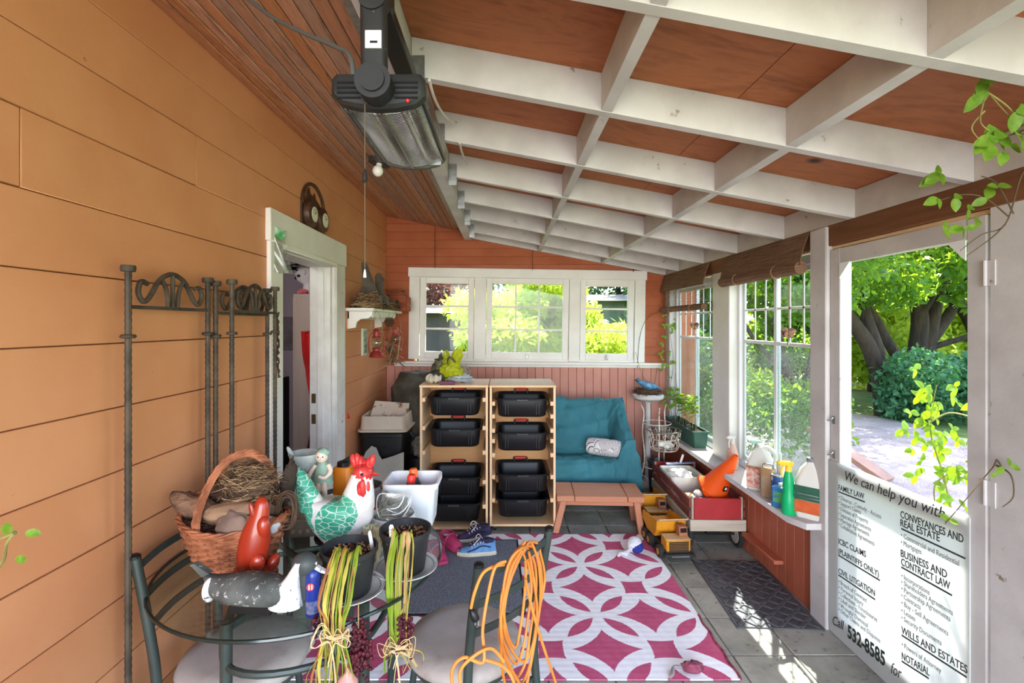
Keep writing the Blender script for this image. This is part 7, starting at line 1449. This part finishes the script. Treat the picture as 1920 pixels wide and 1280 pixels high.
# ---- carved stone, cherub statue
SG = mat('carved_stone', (136, 118, 102), (98, 84, 72), sc=7, ro=.85, bs=40, bst=.5, bd=.008)
t = thing('carved_stone', 'brown carved stone block under the cherub statue on the glass table', 'stone carving', (-.815, 2.06, TOP), .15)
mb = MB(); mb.loft([[V((x+.004*math.sin(z*60), y, z)) for x, y in rrect(w_, d_, .03, 5)] for w_, d_, z in ((.17, .11, 0), (.19, .13, .01), (.19, .13, .05), (.175, .12, .058), (.19, .13, .066), (.185, .125, .10), (.16, .11, .115), (.14, .10, .118))]); mb.build('block', SG, t)
mb = MB()
for i in range(5): mb.box((-.06+i*.03, -.066, .03), (.02, .012, .022), (0, 0, .1*i), .005)
mb.tube(catmull([V((-.08, -.066, .085)), V((-.03, -.068, .075)), V((.03, -.068, .09)), V((.08, -.066, .08))], 5), .006, 6); mb.build('carving', SG, t)
t = thing('round_tray', 'dark round pan on the glass table behind the decoy head', 'tray', (-.665, 1.97, TOP)) if False else None
CHB = mat('statue_grey', (196, 202, 196), (150, 158, 152), sc=8, ro=.6, c3=(120, 132, 124), sc3=18, con3=(.6, .68)); CHG = mat('statue_green', (150, 176, 158), (120, 148, 130), sc=10, ro=.6); CHS = mat('statue_skin', (222, 200, 180), ro=.5)
t = thing('cherub_statue', 'small grey-green garden statue of a child, lamb and shell vase', 'statue', (-.815, 2.05, TOP+.1185), .1)
mb = MB(); mb.lathe([(.075, 0), (.075, .012), (.06, .02), (.03, .025)], 20, sy=.7); mb.build('plinth', CHB, t)
mb = MB(); mb.lathe([(.025, .02), (.030, .06), (.034, .12), (.052, .17), (.062, .20), (.066, .215), (.058, .21), (.03, .15), (.01, .12)], 22, (-.03, .015, 0)); mb.ball((-.088, .015, .215), (.010, .008, .030), 10, 8, (0, -.5, 0)); mb.build('shell_vase', CHB, t, smooth=60)
mb = MB(); mb.ball((.048, -.015, .205), (.026, .025, .028), 18, 12); mb.ball((.046, -.041, .202), (.005, .006, .005), 8, 6); mb.build('face', CHS, t); mb = MB(); mb.ball((.05, -.008, .216), (.029, .028, .024), 18, 12, None, .2, 6, 2); lab(mb.build('hair', CHG, t), 'greenish curled hair'); mb = MB()
for s in (-1, 1): mb.ball((.048+s*.010, -.040, .208), .0028, 6, 5)
mb.build('eye', M['black'], t)
mb = MB(); mb.loft([[V((.05+rx*math.cos(a), -.01+ry*math.sin(a), z)) for a in [2*PI*i/18 for i in range(18)]] for z, rx, ry in ((.09, .045, .038), (.12, .038, .034), (.155, .030, .026), (.175, .022, .018), (.182, .012, .012))]); mb.build('dress', CHG, t, smooth=60)
mb = MB(); mb.tube(catmull([V((.075, -.02, .17)), V((.088, -.03, .145)), V((.07, -.05, .125)), V((.045, -.05, .13))], 5), [.010]*8+[.008]*8, 8); mb.tube(catmull([V((.025, -.02, .17)), V((.008, -.03, .145)), V((.0, -.04, .12))], 5), .009, 8); mb.tube(catmull([V((.06, -.03, .10)), V((.07, -.06, .08)), V((.07, -.055, .03))], 5), .011, 8); mb.tube(catmull([V((.04, -.03, .10)), V((.045, -.06, .075)), V((.045, -.055, .03))], 5), .011, 8); mb.build('limbs', CHS, t, smooth=60)
mb = MB(); mb.ball((-.07, -.03, .06), (.026, .03, .055), 16, 12, None, .2, 6, 1); mb.ball((-.072, -.045, .135), (.020, .022, .020), 14, 10); mb.ball((-.082, -.062, .128), (.010, .014, .009), 10, 8); mb.ball((-.095, -.04, .145), (.012, .005, .006), 8, 6, (0, .4, 0)); mb.ball((-.05, -.04, .145), (.012, .005, .006), 8, 6, (0, -.4, 0)); mb.build('lamb', CHB, t, smooth=70)
t = thing('round_dish', 'black round dish on the glass table in front of the carved stone', 'dish', (-.70, 1.965, TOP)); mb = MB(); mb.lathe([(.01, 0), (.05, 0), (.062, .008), (.066, .022), (.062, .022), (.056, .01), (.01, .006)], 28); mb.build('dish', M['black'], t)
# ---- orange container, terracotta pot, tub, white bin
t = thing('orange_container', 'orange plastic container with black lid behind the rooster', 'container', (-.745, 2.25, TOP)); mb = MB(); rtub(mb, [(.075, .07, .015, 0), (.078, .073, .016, .006), (.078, .073, .016, .215), (.07, .066, .014, .222)]); mb.build('body', mat('orange_box', (238, 140, 30), (228, 126, 22), sc=4, ro=.4), t, smooth=45); mb = MB(); mb.lathe([(.028, .22), (.028, .24), (.02, .245)], 16); mb.bar((.0, 0, .242), (.03, 0, .262), .02, .014); mb.build('lid', M['black'], t)
t = thing('terracotta_pot', 'terracotta pot behind the rooster on the glass table', 'plant pot', (-.60, 2.055, TOP)); mb = MB(); mb.lathe([(.01, 0), (.048, 0), (.062, .085), (.068, .086), (.070, .115), (.063, .115), (.058, .085), (.01, .08)], 28); mb.build('pot', mat('terracotta', (176, 92, 66), (156, 76, 54), sc=6, ro=.8), t)
t = thing('plastic_tub', 'white round plastic tub with blue label beside the rooster', 'tub', (-.445, 1.945, TOP)); mb = MB(); mb.lathe([(.01, 0), (.074, 0), (.076, .004), (.082, .098), (.088, .10), (.088, .122), (.083, .122), (.078, .01), (.01, .008)], 36); mb.build('tub', M['vinyl'], t); mb = MB(); mb.lathe([(.0772, .012), (.0826, .09)], 36, cap0=False, cap1=False); mb.build('label_band', mat('tub_blue', (58, 58, 150), (46, 46, 132), sc=4, ro=.35), t)
MB().box((-.032, -.0725, .05), (.05, .008, .06), (math.radians(3), 0, -.42), .001).build('label_panel', mat('label_grey', (196, 198, 206), (150, 152, 164), sc=50, ro=.4), t); MB().box((.058, -.056, .06), (.035, .006, .05), (math.radians(3), 0, .80), .001).build('label_panel', mat('label_white', (230, 230, 230), (60, 60, 64), sc=70, ro=.4, con=(.55, .6)), t)
t = thing('string_bag', 'clear plastic bag with white cord gathered in the round tub', 'bag', (-.445, 1.945, TOP+.09)); mb = MB(); mb.sheet(lambda u, v: (lambda a, r, z: V((r*math.cos(a)+.01*math.sin(5*a), r*.85*math.sin(a), z+.012*math.sin(3*a+2*v))))(2*PI*u, .072*(1-.35*v+.1*math.sin(7*v)), .0+.085*v), 36, 10, .0012); mb.build('bag', M['film'], t, smooth=70)
mb = MB()
for k in range(3): mb.tube([V(((.066-.006*k)*math.cos(a)+.012*math.sin(2*a+k*2.1), (.05-.006*k)*math.sin(a)+.008*math.sin(3*a+k), .06+.04*math.sin(a+.9*k)+.010*math.sin(3*a+k))) for a in [2*PI*i/26 for i in range(26)]], .0028, 6, closed=True)
mb.build('cord', M['white'], t)
t = thing('white_bin', 'white rectangular plastic bin on the far side of the glass table', 'bin', (-.405, 2.165, TOP)); mb = MB(); rtub(mb, [(.18, .16, .02, 0), (.19, .17, .025, .008), (.215, .19, .03, .17), (.24, .21, .035, .172), (.24, .21, .035, .195), (.225, .195, .03, .195), (.2, .175, .025, .16), (.175, .155, .02, .012), (.05, .05, .01, .010)]); mb.build('bin', M['vinyl'], t, smooth=45)
for lb, x, y, capm, h, tl in (('black bottle with red cap standing in the white bin', -.432, 2.15, mat('cap_red', (226, 52, 40), ro=.4), .20, .12), ('black bottle with orange cap leaning in the white bin', -.385, 2.19, mat('cap_orange', (246, 104, 40), ro=.4), .215, -.12)):
    t = thing('squeeze_bottle', lb, 'bottle', (x, y, TOP+.0135), rot=(0, tl, 0)); mb = MB(); mb.lathe([(.028, 0), (.03, .004), (.03, h*.6), (.020, h*.78), (.016, h*.84)], 18); mb.build('body', M['black'], t); MB().lathe([(.018, h*.82), (.019, h*.96), (.015, h)], 16).build('cap', capm, t)
t = thing('straw_bundle', 'small bundle of pale woven straw beside the farther pot', 'bundle', (-.488, 1.79, TOP)); q = random.Random(17); mb = MB()
for k in range(26): x, y = q.uniform(-.03, .03), q.uniform(-.025, .025); mb.tube(catmull([V((x, y, 0)), V((x*1.1+q.uniform(-.01, .01), y*1.1, .06)), V((x*.6+q.uniform(-.02, .02), y*.7, .135))], 3), .004, 5)
mb.build('straws', mat('pale_straw', (206, 204, 170), (176, 166, 130), sc=14, ro=.85), t, kind='stuff'); mb = MB(); mb.tube(circ(.036, 18, (0, 0, .075)), .004, 5, closed=True); mb.build('tie', RAF, t)
t = thing('metal_pail', 'small grey metal pail on the seat of the chair behind the table', 'pail', (-.70, 2.42, .466)); mb = MB(); mb.lathe([(.01, 0), (.075, 0), (.09, .34), (.094, .345), (.094, .352), (.086, .352), (.07, .012), (.01, .01)], 26); mb.build('pail', M['steel'], t); mb = MB(); mb.tube(catmull([V((-.092, 0, .33)), V((-.08, -.05, .37)), V((0, -.085, .375)), V((.08, -.05, .37)), V((.092, 0, .33))], 5), .003, 6); mb.build('handle', M['blackm'], t)
